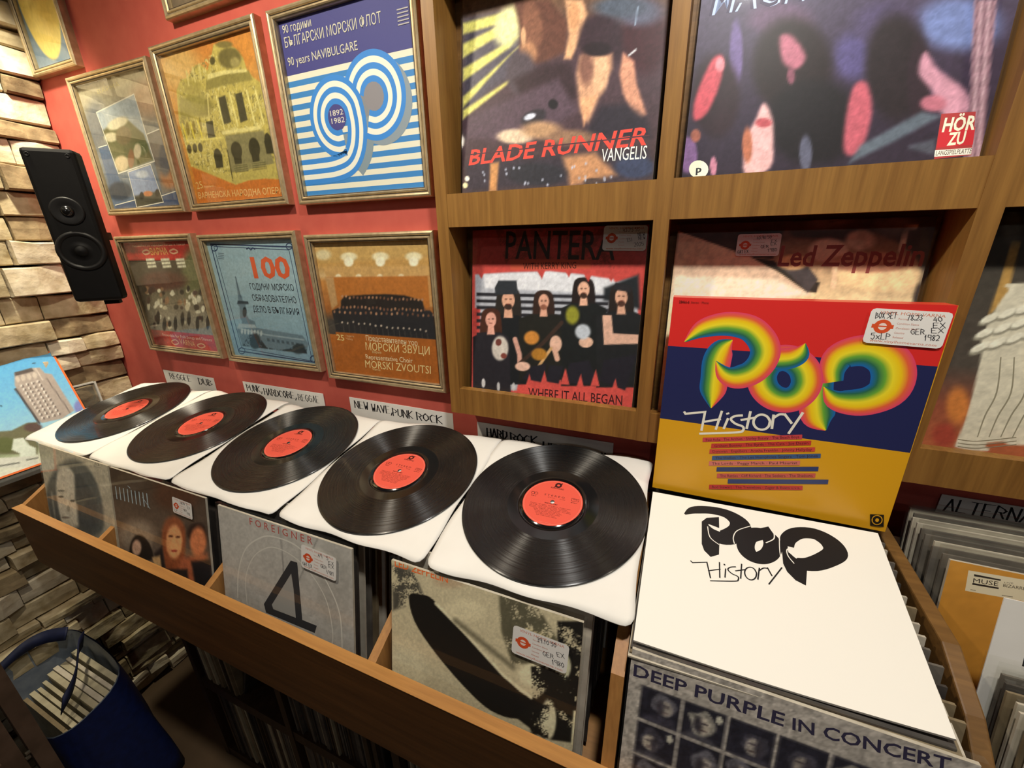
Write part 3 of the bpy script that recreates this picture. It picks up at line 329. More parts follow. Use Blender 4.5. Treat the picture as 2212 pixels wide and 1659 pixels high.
"F":[150,"b8743a",[["g",[[0,"ad6228"],[.31,"b86c2e"],[.315,"4a4440"],[.42,"4c4642"],[.5,"a66634"],[.72,"c98a48"],[.76,"d8b684"],[.85,"c89a58"],[1,"caa66e"]]],["p",[[.038,.968],[.993,.96],[1.001,.904],[.022,.85]],"c9a262",.0204,0],["e",.074,.914,.074,-.001,-.008,-.036,"e4d3a8",.02],["e",.312,.898,.075,.0,-.006,-.03,"f2e6c0",.014],["e",.305,.863,.044,.0,-.007,-.034,"fff6da",.01],["e",.592,.896,.07,-.001,-.005,-.03,"f2e6c0",.014],["e",.586,.862,.041,.0,-.005,-.032,"fff6da",.01],["e",.866,.894,.065,-.001,-.004,-.029,"f2e6c0",.014],["e",.862,.861,.038,.0,-.004,-.031,"fff6da",.01],["p",[[.046,.823],[.998,.832],[.997,.775],[.069,.758]],"d0a468",.0061,0],["e",.182,.75,.032,.001,-.005,-.026,"fbeecb",.008],["e",.374,.752,.03,.0,-.005,-.025,"fbeecb",.008],["e",.565,.754,.028,.0,-.004,-.024,"fbeecb",.008],["e",.746,.756,.028,.0,-.003,-.024,"fbeecb",.008],["p",[[.068,.754],[.997,.771],[.996,.582],[.916,.544],[.173,.581],[.081,.51]],"bd7434",.0082,0],["p",[[.055,.753],[.136,.754],[.135,.551],[.068,.51]],"c49a68",.0102,0],["p",[[.961,.767],[.997,.771],[1.0,.564],[.959,.563]],"cf9a60",.0082,0],["p",[[.173,.581],[.217,.616],[.423,.631],[.596,.64],[.759,.635],[.902,.604],[.918,.517],[.152,.484]],"2c2624",.0082,0],["p",[[.066,.5],[.162,.533],[.956,.537],[.984,.512],[.98,.332],[.074,.335]],"2b2a2e",.0061,0],["e",.192,.613,.01,.001,-.002,-.01,"b98a6c",.004],["e",.229,.614,.01,.0,-.002,-.01,"b98a6c",.004],["e",.263,.602,.01,.001,-.002,-.01,"b98a6c",.004],["e",.301,.61,.01,.0,-.002,-.011,"7a5240",.004],["e",.336,.606,.01,.0,-.002,-.01,"7a5240",.004],["e",.372,.605,.009,.001,-.002,-.01,"7a5240",.004],["e",.408,.611,.01,.0,-.002,-.01,"7a5240",.004],["e",.443,.611,.01,.001,-.002,-.01,"b98a6c",.004],["e",.478,.612,.009,.0,-.002,-.01,"a87a5c",.004],["e",.513,.613,.009,.0,-.002,-.01,"a87a5c",.004],["e",.547,.613,.009,.001,-.002,-.01,"7a5240",.004],["e",.58,.61,.009,.001,-.002,-.01,"7a5240",.004],["e",.613,.605,.009,.0,-.002,-.01,"7a5240",.004],["e",.647,.612,.009,.0,-.002,-.01,"a87a5c",.004],["e",.678,.602,.009,.0,-.001,-.01,"7a5240",.004],["e",.712,.605,.008,.0,-.002,-.01,"7a5240",.004],["e",.745,.609,.008,.0,-.002,-.01,"b98a6c",.004],["e",.776,.605,.009,.0,-.001,-.01,"7a5240",.004],["e",.809,.611,.008,.001,-.001,-.009,"a87a5c",.004],["e",.84,.611,.009,.001,-.001,-.009,"a87a5c",.004],["e",.871,.607,.009,.001,-.001,-.009,"b98a6c",.004],["e",.902,.609,.009,.0,-.001,-.01,"b98a6c",.004],["e",.148,.525,.01,.001,-.002,-.01,"a87a5c",.004],["e",.186,.531,.01,.0,-.003,-.011,"7a5240",.004],["e",.221,.529,.01,.0,-.002,-.011,"a87a5c",.004],["e",.258,.534,.01,.0,-.002,-.011,"a87a5c",.004],["e",.295,.538,.009,.0,-.003,-.011,"b98a6c",.004],["e",.329,.535,.01,.001,-.002,-.01,"7a5240",.004],["e",.365,.539,.009,.0,-.002,-.011,"b98a6c",.004],["e",.399,.538,.01,.001,-.002,-.01,"b98a6c",.004],["e",.432,.529,.009,.0,-.002,-.011,"b98a6c",.004],["e",.467,.537,.01,.0,-.001,-.01,"7a5240",.004],["e",.502,.54,.009,.001,-.002,-.01,"7a5240",.004],["e",.534,.534,.009,.0,-.002,-.011,"a87a5c",.004],["e",.566,.528,.009,.0,-.001,-.01,"7a5240",.004],["e",.599,.53,.009,.0,-.001,-.01,"7a5240",.004],["e",.632,.529,.009,.001,-.002,-.01,"a87a5c",.004],["e",.665,.537,.009,.001,-.001,-.01,"b98a6c",.004],["e",.697,.531,.008,.001,-.002,-.01,"7a5240",.004],["e",.73,.54,.008,.0,-.002,-.01,"a87a5c",.004],["e",.761,.535,.008,.0,-.002,-.01,"a87a5c",.004],["e",.792,.539,.009,.0,-.001,-.01,"7a5240",.004],["e",.823,.533,.008,.0,-.002,-.01,"a87a5c",.004],["e",.854,.536,.008,.0,-.001,-.01,"b98a6c",.004],["e",.884,.533,.008,.001,-.001,-.009,"b98a6c",.004],["e",.915,.541,.008,.0,-.001,-.01,"7a5240",.004],["e",.09,.493,.01,.0,-.003,-.011,"a87a5c",.004],["e",.142,.493,.01,.0,-.002,-.011,"a87a5c",.004],["e",.193,.491,.01,.001,-.002,-.011,"b98a6c",.004],["e",.244,.491,.01,.0,-.002,-.011,"a87a5c",.004],["e",.295,.492,.009,.0,-.002,-.011,"7a5240",.004],["e",.344,.491,.01,.0,-.002,-.011,"b98a6c",.004],["e",.394,.497,.01,.0,-.002,-.011,"7a5240",.004],["e",.443,.499,.01,.0,-.002,-.011,"a87a5c",.004],["e",.49,.494,.01,.0,-.002,-.011,"b98a6c",.004],["e",.538,.497,.009,.0,-.002,-.01,"a87a5c",.004],["e",.585,.5,.01,.001,-.001,-.01,"7a5240",.004],["e",.631,.498,.009,.001,-.001,-.01,"b98a6c",.004],["e",.678,.505,.009,.001,-.001,-.01,"b98a6c",.004],["e",.723,.504,.009,.001,-.001,-.01,"7a5240",.004],["e",.767,.497,.008,.001,-.002,-.01,"7a5240",.004],["e",.812,.506,.008,.0,-.001,-.01,"7a5240",.004],["e",.854,.498,.009,.0,-.001,-.01,"7a5240",.004],["e",.898,.5,.008,.0,-.001,-.01,"b98a6c",.004],["e",.94,.501,.009,.0,-.001,-.01,"7a5240",.004],["e",.983,.508,.009,.001,-.001,-.01,"b98a6c",.004],["e",.149,.412,.009,.001,-.002,-.008,"c9b8a8",.004],["l",[[.158,.396],[.151,.315]],.0041,"5a534e",.0031],["e",.204,.409,.008,.001,-.002,-.008,"c9b8a8",.004],["l",[[.213,.394],[.207,.314]],.0041,"5a534e",.0031],["e",.261,.421,.008,.0,-.002,-.008,"c9b8a8",.004],["l",[[.267,.392],[.262,.314]],.0041,"5a534e",.0031],["e",.312,.409,.009,.001,-.001,-.008,"c9b8a8",.004],["l",[[.321,.39],[.316,.314]],.0041,"5a534e",.0031],["e",.367,.414,.008,.0,-.002,-.008,"c9b8a8",.004],["l",[[.374,.388],[.37,.313]],.0041,"5a534e",.0031],["e",.419,.411,.008,.001,-.001,-.008,"c9b8a8",.004],["l",[[.426,.386],[.423,.313]],.0041,"5a534e",.0031],["e",.469,.403,.009,.0,-.001,-.008,"c9b8a8",.004],["l",[[.478,.384],[.475,.312]],.0041,"5a534e",.0031],["e",.521,.406,.009,.001,-.001,-.008,"c9b8a8",.004],["l",[[.529,.383],[.527,.312]],.0041,"5a534e",.0031],["e",.571,.396,.008,.0,-.002,-.008,"c9b8a8",.004],["l",[[.58,.381],[.578,.312]],.0041,"5a534e",.0031],["e",.621,.395,.008,.001,-.002,-.007,"c9b8a8",.004],["l",[[.629,.379],[.628,.311]],.0041,"5a534e",.0031],["e",.67,.397,.008,.0,-.001,-.008,"c9b8a8",.004],["l",[[.679,.377],[.678,.311]],.0041,"5a534e",.0031],["e",.719,.398,.008,.0,-.001,-.008,"c9b8a8",.004],["l",[[.727,.376],[.727,.311]],.0041,"5a534e",.0031],["e",.768,.399,.008,.0,-.001,-.007,"c9b8a8",.004],["l",[[.775,.374],[.776,.31]],.0041,"5a534e",.0031],["e",.815,.393,.007,.001,-.001,-.007,"c9b8a8",.004],["l",[[.823,.372],[.824,.31]],.0041,"5a534e",.0031],["e",.862,.397,.008,.0,.0,-.008,"c9b8a8",.004],["l",[[.87,.371],[.871,.309]],.0041,"5a534e",.0031],["e",.908,.389,.008,.001,-.001,-.007,"c9b8a8",.004],["l",[[.916,.369],[.918,.309]],.0041,"5a534e",.0031],["p",[[.067,.332],[.986,.332],[1.0,.006],[.029,.01]],"b26528",.0031,0],["n",50,.1,2],["t","25",.068,.268,.143,.265,.0455,"e8cf8a",0,.012],["t","години",.166,.301,.245,.299,.016,"dcb080",0,0],["t","Чайка",.161,.277,.227,.273,.017,"dcb080",0,0],["t","Представителен хор",.36,.284,.825,.276,.039,"efd9b0",0,.004],["t","МОРСКИ ЗВУЦИ",.343,.207,.92,.216,.0575,"f0d79a",.1,.0],["t","Варна",.403,.187,.488,.189,.018,"e6c890",0,0],["t","Representative Choir",.332,.134,.767,.139,.0385,"efd9b0",0,.004],["t","MORSKI ZVOUTSI",.314,.062,.915,.07,.06,"f0d79a",.1,.0],["t","Varna",.378,.045,.458,.047,.019,"e6c890",0,0]]],
"pant":[170,"b0403c",[["g",[[0,"c8504a"],[.5,"c04843"],[1,"b4443e"]]],["b",[[.148,1.002],[.821,.983],[.845,.779],[.717,.778],[.714,.825],[.247,.834],[.22,.809]],"8a3c34",18,.45,3,.0052],["p",[[.018,.748],[.25,.763],[.488,.769],[.694,.754],[.858,.717],[.963,.75],[1.016,.302],[.937,.168],[.735,.163],[.328,.147],[.312,.06],[.095,.044],[.051,.186],[.056,.543],[.02,.55]],"a9adb8",.007,0],["p",[[.074,.748],[.488,.769],[.841,.733],[.869,.687],[.824,.654],[.085,.669]],"d4d6de",.0087,0],["p",[[.029,.641],[.824,.646],[.826,.629],[.03,.621]],"26262c",.0044,0],["p",[[.03,.601],[.827,.611],[.828,.594],[.03,.582]],"26262c",.0044,0],["p",[[.03,.562],[.83,.576],[.831,.558],[.031,.542]],"26262c",.0044,0],["p",[[.031,.521],[.833,.541],[.834,.523],[.031,.501]],"26262c",.0044,0],["p",[[.031,.481],[.836,.505],[.837,.487],[.031,.461]],"26262c",.0044,0],["p",[[.032,.44],[.838,.469],[.84,.451],[.032,.42]],"26262c",.0044,0],["p",[[.032,.399],[.841,.433],[.843,.415],[.032,.379]],"26262c",.0044,0],["p",[[.033,.358],[.844,.397],[.846,.379],[.033,.337]],"26262c",.0044,0],["p",[[.033,.317],[.847,.361],[.849,.343],[.033,.296]],"26262c",.0044,0],["p",[[.797,.685],[.97,.757],[.994,.581],[.802,.621]],"22262a",.0131,0],["p",[[.164,.622],[.196,.675],[.279,.677],[.317,.622],[.325,.465],[.281,.446],[.202,.441],[.158,.461]],"2a2624",.0035,1],["p",[[.119,.476],[.181,.513],[.303,.518],[.364,.489],[.391,.107],[.127,.077]],"1d1f22",.0044,0],["p",[[.22,.564],[.262,.566],[.273,.5],[.213,.498]],"d2a088",.0035,0],["e",.24,.603,.041,.001,.002,-.052,"d2a088",.003],["e",.241,.564,.025,.001,.001,-.019,"3a2a26",.003],["e",.225,.608,.008,.0,.0,-.004,"4a3028",.002],["e",.255,.609,.008,.0,.0,-.004,"4a3028",.002],["e",.241,.58,.012,.001,.0,-.003,"7a3c34",.002],["p",[[.15,.671],[.174,.715],[.289,.716],[.301,.64],[.156,.631]],"2c3036",.0035,0],["p",[[.4,.617],[.425,.66],[.49,.662],[.52,.617],[.53,.49],[.495,.474],[.433,.471],[.399,.487]],"33241f",.0035,1],["p",[[.311,.497],[.388,.528],[.538,.534],[.612,.512],[.648,.163],[.324,.128]],"22221f",.0044,0],["p",[[.445,.57],[.478,.572],[.488,.519],[.441,.516]],"cf9c86",.0035,0],["e",.461,.602,.031,.001,.002,-.042,"cf9c86",.003],["e",.462,.57,.02,.001,.001,-.015,"8a5a48",.003],["e",.449,.606,.006,.0,.0,-.004,"4a3028",.002],["e",.472,.607,.006,.0,.0,-.004,"4a3028",.002],["e",.461,.583,.01,.001,.001,-.002,"7a3c34",.002],["p",[[.627,.691],[.65,.734],[.715,.735],[.746,.689],[.758,.559],[.724,.544],[.663,.541],[.628,.558]],"231c1c",.0035,1],["p",[[.565,.569],[.628,.6],[.754,.604],[.817,.579],[.864,.151],[.591,.12]],"1c1f20",.0044,0],["p",[[.673,.642],[.706,.643],[.716,.589],[.669,.587]],"d8a890",.0035,0],["e",.687,.674,.032,.001,.003,-.043,"d8a890",.003],["e",.689,.642,.02,.0,.001,-.016,"3a2a24",.003],["e",.675,.679,.006,.0,.0,-.004,"4a3028",.002],["e",.698,.679,.006,.0,.001,-.003,"4a3028",.002],["e",.688,.655,.01,.001,.0,-.002,"7a3c34",.002],["p",[[.831,.657],[.854,.703],[.919,.704],[.951,.656],[.966,.52],[.932,.504],[.871,.501],[.835,.518]],"26201e",.0035,1],["p",[[.768,.53],[.833,.562],[.963,.567],[1.028,.542],[1.077,.167],[.797,.135]],"202224",.0044,0],["p",[[.878,.607],[.911,.608],[.923,.551],[.876,.549]],"d0a088",.0035,0],["e",.892,.64,.032,.001,.004,-.045,"d0a088",.003],["e",.895,.606,.02,.001,.001,-.016,"4a3028",.003],["e",.88,.645,.006,.0,.0,-.004,"4a3028",.002],["e",.903,.645,.006,.0,.001,-.004,"4a3028",.002],["e",.894,.62,.009,.001,.0,-.002,"7a3c34",.002],["p",[[.845,.686],[.858,.714],[.929,.703],[.94,.665],[.853,.678]],"26262a",.0035,0],["p",[[.062,.498],[.091,.544],[.164,.547],[.196,.5],[.203,.363],[.164,.346],[.094,.341],[.056,.358]],"43281f",.0035,1],["p",[[.006,.369],[.069,.402],[.191,.41],[.251,.386],[.274,.046],[.009,.014]],"26242a",.0044,0],["p",[[.111,.448],[.148,.45],[.157,.394],[.104,.39]],"d8a090",.0035,0],["e",.129,.482,.036,.002,.001,-.045,"d8a090",.003],["e",.116,.486,.007,.001,.0,-.003,"4a3028",.002],["e",.142,.488,.007,.0,.0,-.004,"4a3028",.002],["e",.129,.462,.011,.001,.0,-.002,"7a3c34",.002],["p",[[.8,.541],[.849,.543],[.865,.446],[.999,.447],[1.003,.399],[.821,.381]],"d2a894",.0044,0],["l",[[.291,.374],[.323,.285],[.326,.221]],.0296,"c8988a",.0044],["e",.545,.365,.036,.003,.003,-.048,"d8b09c",.005],["l",[[.538,.339],[.559,.279]],.0313,"cfa490",.0044],["l",[[.306,.21],[.472,.369],[.574,.488]],.0226,"3a2c26",.0026],["l",[[.45,.228],[.519,.337]],.0174,"c8a070",.0026],["e",.72,.387,.04,.003,.002,-.03,"d6ae98",.004],["e",.346,.214,.048,.004,.001,-.028,"dcb4a2",.005],["e",.396,.39,.047,.003,.002,-.04,"c0803a",.009],["e",.447,.296,.047,.004,.002,-.036,"a8752e",.009],["e",.633,.533,.038,.002,.003,-.05,"8a8a30",.013],["e",.698,.444,.043,.003,.003,-.042,"b8c0cc",.01],["e",.194,.312,.055,.004,.001,-.075,"c8c0b8",.01],["e",.183,.348,.02,.002,.0,-.022,"6a3a34",.004],["e",.22,.268,.02,.001,.0,-.017,"7a4038",.004],["p",[[.612,.141],[.632,.259],[.744,.286],[.805,.153]],"23222a",.0052,0],["p",[[.811,.18],[.828,.294],[1.001,.342],[.956,.136]],"23222a",.0052,0],["p",[[.348,.14],[.403,.219],[.496,.246],[.484,.127]],"23222a",.0052,0],["p",[[.493,.137],[.515,.239],[.597,.238],[.576,.132]],"23222a",.0052,0],["p",[[.397,.793],[.469,.793],[.444,.727]],"b6453f",.0035,0],["p",[[.556,.801],[.624,.802],[.601,.737]],"b6453f",.0035,0],["p",[[.667,.778],[.733,.778],[.712,.715]],"b6453f",.0035,0],["p",[[.79,.779],[.853,.779],[.833,.717]],"b6453f",.0035,0],["p",[[.012,.791],[.093,.792],[.062,.722]],"b6453f",.0035,0],["p",[[.361,.066],[.419,.073],[.392,.172]],"c8504a",.0035,0],["p",[[.457,.096],[.513,.102],[.486,.2]],"c8504a",.0035,0],["p",[[.586,.129],[.64,.135],[.612,.23]],"c8504a",.0035,0],["p",[[.677,.103],[.73,.11],[.703,.204]],"c8504a",.0035,0],["p",[[.763,.14],[.814,.146],[.786,.238]],"c8504a",.0035,0],["p",[[.876,.101],[.926,.107],[.898,.198]],"c8504a",.0035,0],["e",.084,.082,.013,.002,.001,-.029,"c8c8cc",.004],["e",.189,.07,.011,.001,.001,-.029,"b8b8bc",.004],["e",.291,.081,.01,.002,.001,-.026,"c0c0c4",.004],["n",60,.1,5],["t","PANTERA",.214,.841,.841,.831,.146,"39302c",0,.01],["p",[[.245,.833],[.713,.835],[.717,.785],[.249,.775]],"b8503c",.0026,0],["t","WITH KERRY KING",.327,.779,.638,.786,.0345,"52261f",0,.008],["t","WHERE IT ALL BEGAN",.39,.03,.947,.05,.056,"3a1c1e",0,.006]]],
"blade":[170,"3a2a30",[["g",[[0,"4c3a36"],[.3,"44333a"],[.6,"46343c"],[1,"7a5a3a"]]],["p",[[-.003,.89],[.281,.877],[.325,.705],[.264,.578],[.142,.529],[.002,.432]],"4a4552",.0332,0],["p",[[.001,.863],[.001,.814],[.256,.826],[.306,.867]],"d6d070",.0111,0],["p",[[.001,.771],[.001,.709],[.268,.793],[.308,.837]],"d6d070",.0111,0],["p",[[.002,.661],[.002,.602],[.262,.711],[.31,.754]],"d6d070",.0111,0],["p",[[.002,.53],[.002,.479],[.249,.666],[.312,.708]],"d6d070",.0111,0],["p",[[.002,.467],[.002,.425],[.245,.548],[.316,.591]],"d6d070",.0111,0],["e",.257,.805,.068,-.031,-.036,-.077,"e2e0a4",.033],["p",[[.28,.907],[.461,.871],[.555,.765],[.551,.647],[.455,.622],[.38,.619],[.325,.695],[.316,.774]],"5c3a30",.0166,0],["e",.379,.788,.049,-.003,.021,-.099,"7c5240",.022],["e",.365,.678,.042,.002,.016,-.048,"a87858",.017],["e",.336,.745,.013,-.002,.002,-.042,"c89a74",.007],["p",[[.538,.856],[.62,.839],[.646,.782],[.628,.713],[.582,.612],[.546,.618],[.564,.715]],"d0a078",.0111,0],["e",.583,.784,.026,-.005,.004,-.059,"c08c64",.014],["e",.329,.589,.078,-.011,.004,-.097,"4a4048",.022],["p",[[.291,.568],[.455,.612],[.578,.593],[.621,.464],[.531,.349],[.333,.481]],"33242a",.0221,0],["e",.722,.663,.11,-.019,.008,-.109,"33242c",.022],["e",.906,.645,.093,-.016,.014,-.144,"3c1f26",.033],["e",.871,.744,.103,-.02,.004,-.052,"56586a",.033],["e",.789,.778,.116,-.023,.003,-.038,"4a5260",.028],["p",[[.623,.616],[.771,.601],[.776,.542],[.728,.44],[.684,.332],[.638,.389],[.61,.547]],"c89878",.0166,0],["e",.721,.531,.04,-.006,.006,-.081,"d8aa86",.017],["e",.656,.561,.035,-.006,.004,-.067,"7a5448",.022],["e",.702,.632,.067,-.011,.002,-.029,"241a20",.011],["p",[[.635,.442],[.716,.441],[.661,.318]],"dca27a",.0111,0],["p",[[.82,.598],[.872,.556],[.891,.467],[.946,.337],[.906,.306],[.834,.435],[.811,.517]],"c88e74",.0111,0],["p",[[.737,.398],[.855,.388],[.947,.322],[.977,.238],[.658,.271]],"2b2630",.0221,0],["p",[[.028,.429],[.28,.488],[.521,.54],[.626,.391],[.47,.312],[.245,.302],[.021,.33]],"51404c",.0221,0],["e",.402,.385,.064,.018,.018,-.032,"2c2830",.011],["e",.383,.393,.03,.006,.006,-.013,"c4c8d8",.006],["e",.502,.433,.025,-.004,.001,-.022,"1c1a20",.006],["e",.306,.312,.1,-.01,.001,-.034,"d8bfa4",.017],["e",.444,.326,.102,-.011,.002,-.039,"b08a68",.028],["e",.597,.277,.121,-.012,.002,-.033,"8a6a54",.028],["p",[[.022,.209],[.97,.199],[1.015,.066],[.023,.067]],"37303a",.0221,0],["p",[[.169,.197],[.219,.199],[.208,.056],[.165,.059]],"c08a58",.0111,0],["p",[[.565,.193],[.723,.2],[.835,.095],[.611,.055]],"b88660",.0221,0],["e",.912,.121,.088,-.007,.004,-.048,"38405a",.017],["e",.726,.07,.048,-.003,.001,-.017,"4a3c38",.007],["e",.427,.125,.162,-.012,.002,-.053,"2c2c34",.022],["e",.56,.109,.004,.0,.0,-.006,"aab0c4",.003],["e",.334,.162,.005,.0,.001,-.006,"aab0c4",.003],["e",.737,.119,.005,.0,.001,-.006,"aab0c4",.003],["e",.264,.139,.005,.0,.001,-.007,"aab0c4",.003],["e",.492,.071,.005,.0,.001,-.006,"aab0c4",.003],["e",.387,.085,.004,.0,.0,-.007,"aab0c4",.003],["e",.955,.045,.004,.0,.0,-.005,"aab0c4",.003],["e",.464,.096,.005,.0,.0,-.006,"aab0c4",.003],["e",.259,.16,.005,.0,.0,-.006,"aab0c4",.003],["e",.126,.157,.006,.0,.001,-.006,"aab0c4",.003],["e",.654,.091,.004,-.001,.0,-.007,"aab0c4",.003],["e",.684,.095,.004,-.001,.0,-.006,"aab0c4",.003],["e",.368,.083,.005,.0,.0,-.006,"aab0c4",.003],["e",.809,.085,.004,.0,.001,-.006,"aab0c4",.003],["e",.74,.059,.004,.0,.0,-.006,"aab0c4",.003],["e",.304,.164,.005,-.001,.0,-.007,"aab0c4",.003],["e",.685,.08,.004,-.001,.001,-.007,"aab0c4",.003],["e",.683,.154,.004,.0,.0,-.006,"aab0c4",.003],["e",.615,.141,.004,-.001,.0,-.007,"aab0c4",.003],["e",.134,.144,.005,.0,.0,-.007,"aab0c4",.003],["e",.137,.114,.005,-.001,.0,-.007,"aab0c4",.003],["e",.371,.09,.005,.0,.0,-.006,"aab0c4",.003],["e",.626,.145,.004,.0,.0,-.006,"aab0c4",.003],["e",.778,.083,.004,.0,.001,-.006,"aab0c4",.003],["e",.991,.046,.003,.0,.0,-.006,"aab0c4",.003],["e",.779,.074,.005,.0,.001,-.006,"aab0c4",.003],["e",.03,.132,.014,-.001,.0,-.013,"f4f2e4",.003],["e",.019,.099,.016,-.001,.0,-.014,"e8e2b0",.004],["l",[[.864,.699],[.869,.762]],.0055,"8a9ab0",.0033],["l",[[.848,.584],[.876,.601]],.0077,"c8ccd0",.0022],["n",70,.16,7],["t","BLADE RUNNER",.039,.199,.958,.212,.0715,"d8483c",.25,.02],["t","VANGELIS",.756,.156,.963,.152,.055,"f0ece2",0,.0],["S",[[.035,.25],[.968,.248]],.0055,"4a3038",0,0]]],
"mach":[150,"302a38",[["g",[[0,"2c2430"],[.35,"33283a"],[.7,"4a4258"],[1,"6a7088"]]],["e",.852,.494,.113,-.021,.017,-.081,"6a78a8",.035],["e",.561,.442,.061,-.01,.013,-.077,"524a78",.03],["e",.157,.518,.024,-.003,.016,-.119,"6a5a8a",.015],["e",.298,.611,.11,-.02,.008,-.056,"5c4660",.03],["e",.642,.532,.096,-.018,.013,-.069,"4c4262",.03],["e",.363,.435,.136,-.021,.027,-.175,"241a1c",.03],["e",.703,.383,.095,-.014,.033,-.18,"251c20",.03],["e",.097,.368,.094,-.013,.02,-.157,"2a1a22",.025],["e",.466,.228,.16,-.018,.025,-.155,"1c181c",.03],["e",.78,.32,.033,-.005,.027,-.141,"2c1e26",.02],["p",[[.307,.55],[.351,.544],[.407,.467],[.38,.427],[.331,.462]],"b06a7c",.0125,1],["e",.367,.406,.014,-.002,.005,-.029,"7a4858",.007],["p",[[.067,.51],[.11,.509],[.11,.414],[.073,.309],[.024,.29],[.02,.378]],"c2505c",.011,1],["e",.101,.487,.018,-.003,.003,-.027,"e8909a",.007],["p",[[.284,.32],[.32,.268],[.339,.182],[.343,.072],[.249,.06],[.242,.198],[.263,.263]],"e0b0b0",.011,1],["e",.246,.167,.019,-.002,.01,-.069,"b06a50",.01],["e",.294,.247,.03,-.003,.003,-.018,"b05058",.007],["p",[[.583,.342],[.623,.342],[.656,.24],[.644,.112],[.592,.111],[.576,.238]],"b85a68",.012,1],["p",[[.778,.422],[.827,.359],[.917,.28],[.94,.211],[.876,.203],[.822,.293],[.773,.357]],"c08a9c",.011,1],["e",.835,.25,.037,-.005,.005,-.027,"b06878",.01],["p",[[.615,.068],[.64,.129],[.807,.227],[.866,.204],[.74,.131]],"5a6470",.0125,0],["p",[[.791,.115],[.863,.13],[.874,.075],[.793,.104]],"4c4e5a",.01,0],["e",.014,.15,.04,-.003,.008,-.073,"7a5a88",.01],["e",.462,.117,.022,-.002,.01,-.067,"5a5c70",.01],["e",.125,.095,.013,-.001,.005,-.039,"b87a90",.006],["e",.038,.225,.02,-.002,.003,-.026,"9a5a4a",.006],["p",[[.883,.559],[.943,.547],[1.008,.052],[.96,.054],[.942,.205]],"9c7a84",.002,0],["l",[[.892,.557],[.969,.053]],.003,"6a4c58",.0015],["l",[[.902,.555],[.979,.052]],.003,"c8a8b0",.0015],["l",[[.913,.553],[.989,.051]],.003,"6a4c58",.0015],["l",[[.923,.551],[.999,.05]],.003,"c8a8b0",.0015],["l",[[.933,.549],[1.009,.05]],.003,"6a4c58",.0015],["n",60,.14,9],["t","MACHINE HEAD",.044,.673,.906,.638,.1015,"a9b8dc",.1,.008],["t","MACHINE HEAD",.036,.671,.902,.637,.097,"39304a",.1,-.004],["Q",[[.865,.212],[.96,.208],[.977,.066],[.874,.061]],"a83a3a",0],["Q",[[.87,.161],[.969,.158],[.974,.1],[.874,.099]],"c22c34",0],["t","HÖR",.878,.152,.968,.151,.0435,"efe6cc",0,.03],["t","ZU",.901,.105,.949,.106,.0395,"efe6cc",0,.03],["Q",[[.871,.091],[.974,.09],[.976,.068],[.873,.069]],"ece6d8",0],["t","LANGSPIELPLATTE",.876,.073,.975,.072,.0155,"4a3020",0,.004],["Q",[[.106,.085],[.105,.073],[.099,.062],[.09,.055],[.077,.051],[.063,.052],[.05,.058],[.038,.067],[.03,.079],[.026,.092],[.027,.104],[.033,.115],[.043,.122],[.055,.125],[.069,.124],[.083,.118],[.094,.109],[.102,.098]],"f0ecd0",0],["t","p",.056,.075,.079,.076,.0275,"2a2a30",0,.03]]],
"zep2":[150,"6a5444",[["g",[[0,"e0cfa0"],[.5,"e8dab0"],[.66,"d8c498"],[.85,"8a6a50"],[1,"3c3028"]]],["p",[[.006,.97],[.184,.907],[.354,.844],[.493,.76],[.615,.678],[.37,.632],[.003,.619]],"c8ae94",.003,0],["p",[[.013,.754],[.468,.744],[.615,.678],[.296,.629],[.003,.619]],"e8dcc0",.0148,0],["p",[[-.0,1.022],[.407,1.007],[.44,.836],[.355,.842],[.006,.969]],"382a24",.0022,0],["p",[[.347,.842],[.441,.828],[.511,.775],[.639,.732],[.633,.686],[.592,.693],[.462,.782]],"2e2822",.003,0],["p",[[.407,1.007],[1.028,1.004],[1.091,.657],[.99,.653],[.985,.793],[.909,.889],[.781,.946],[.699,.899],[.632,.922],[.507,.931],[.474,.969],[.44,.925]],"3a3430",.0089,1],["p",[[.443,.82],[.548,.843],[.63,.747],[.6,.686],[.505,.775]],"423c3c",.0059,0],["e",.518,.82,.06,.0,.005,-.033,"d0a878",.01],["e",.758,.912,.054,-.001,.007,-.042,"a88a74",.012],["e",.647,.871,.075,-.001,.009,-.051,"b89a84",.012],["e",.846,.764,.15,.002,.012,-.064,"e0c494",.022],["e",.805,.82,.157,.0,.008,-.042,"a87a60",.015],["l",[[.907,.868],[.906,.963],[.934,.962]],.0193,"c0a890",.0037],["l",[[.685,.799],[.694,.714]],.0193,"d8b894",.0044],["e",.866,.964,.056,-.002,.007,-.041,"57504a",.03],["e",.626,.992,.075,-.002,.006,-.035,"5a5450",.03],["n",40,.14,6],["t","Led Zeppelin",.459,.805,.988,.807,.086,"7a3a34",.05,.02]]],
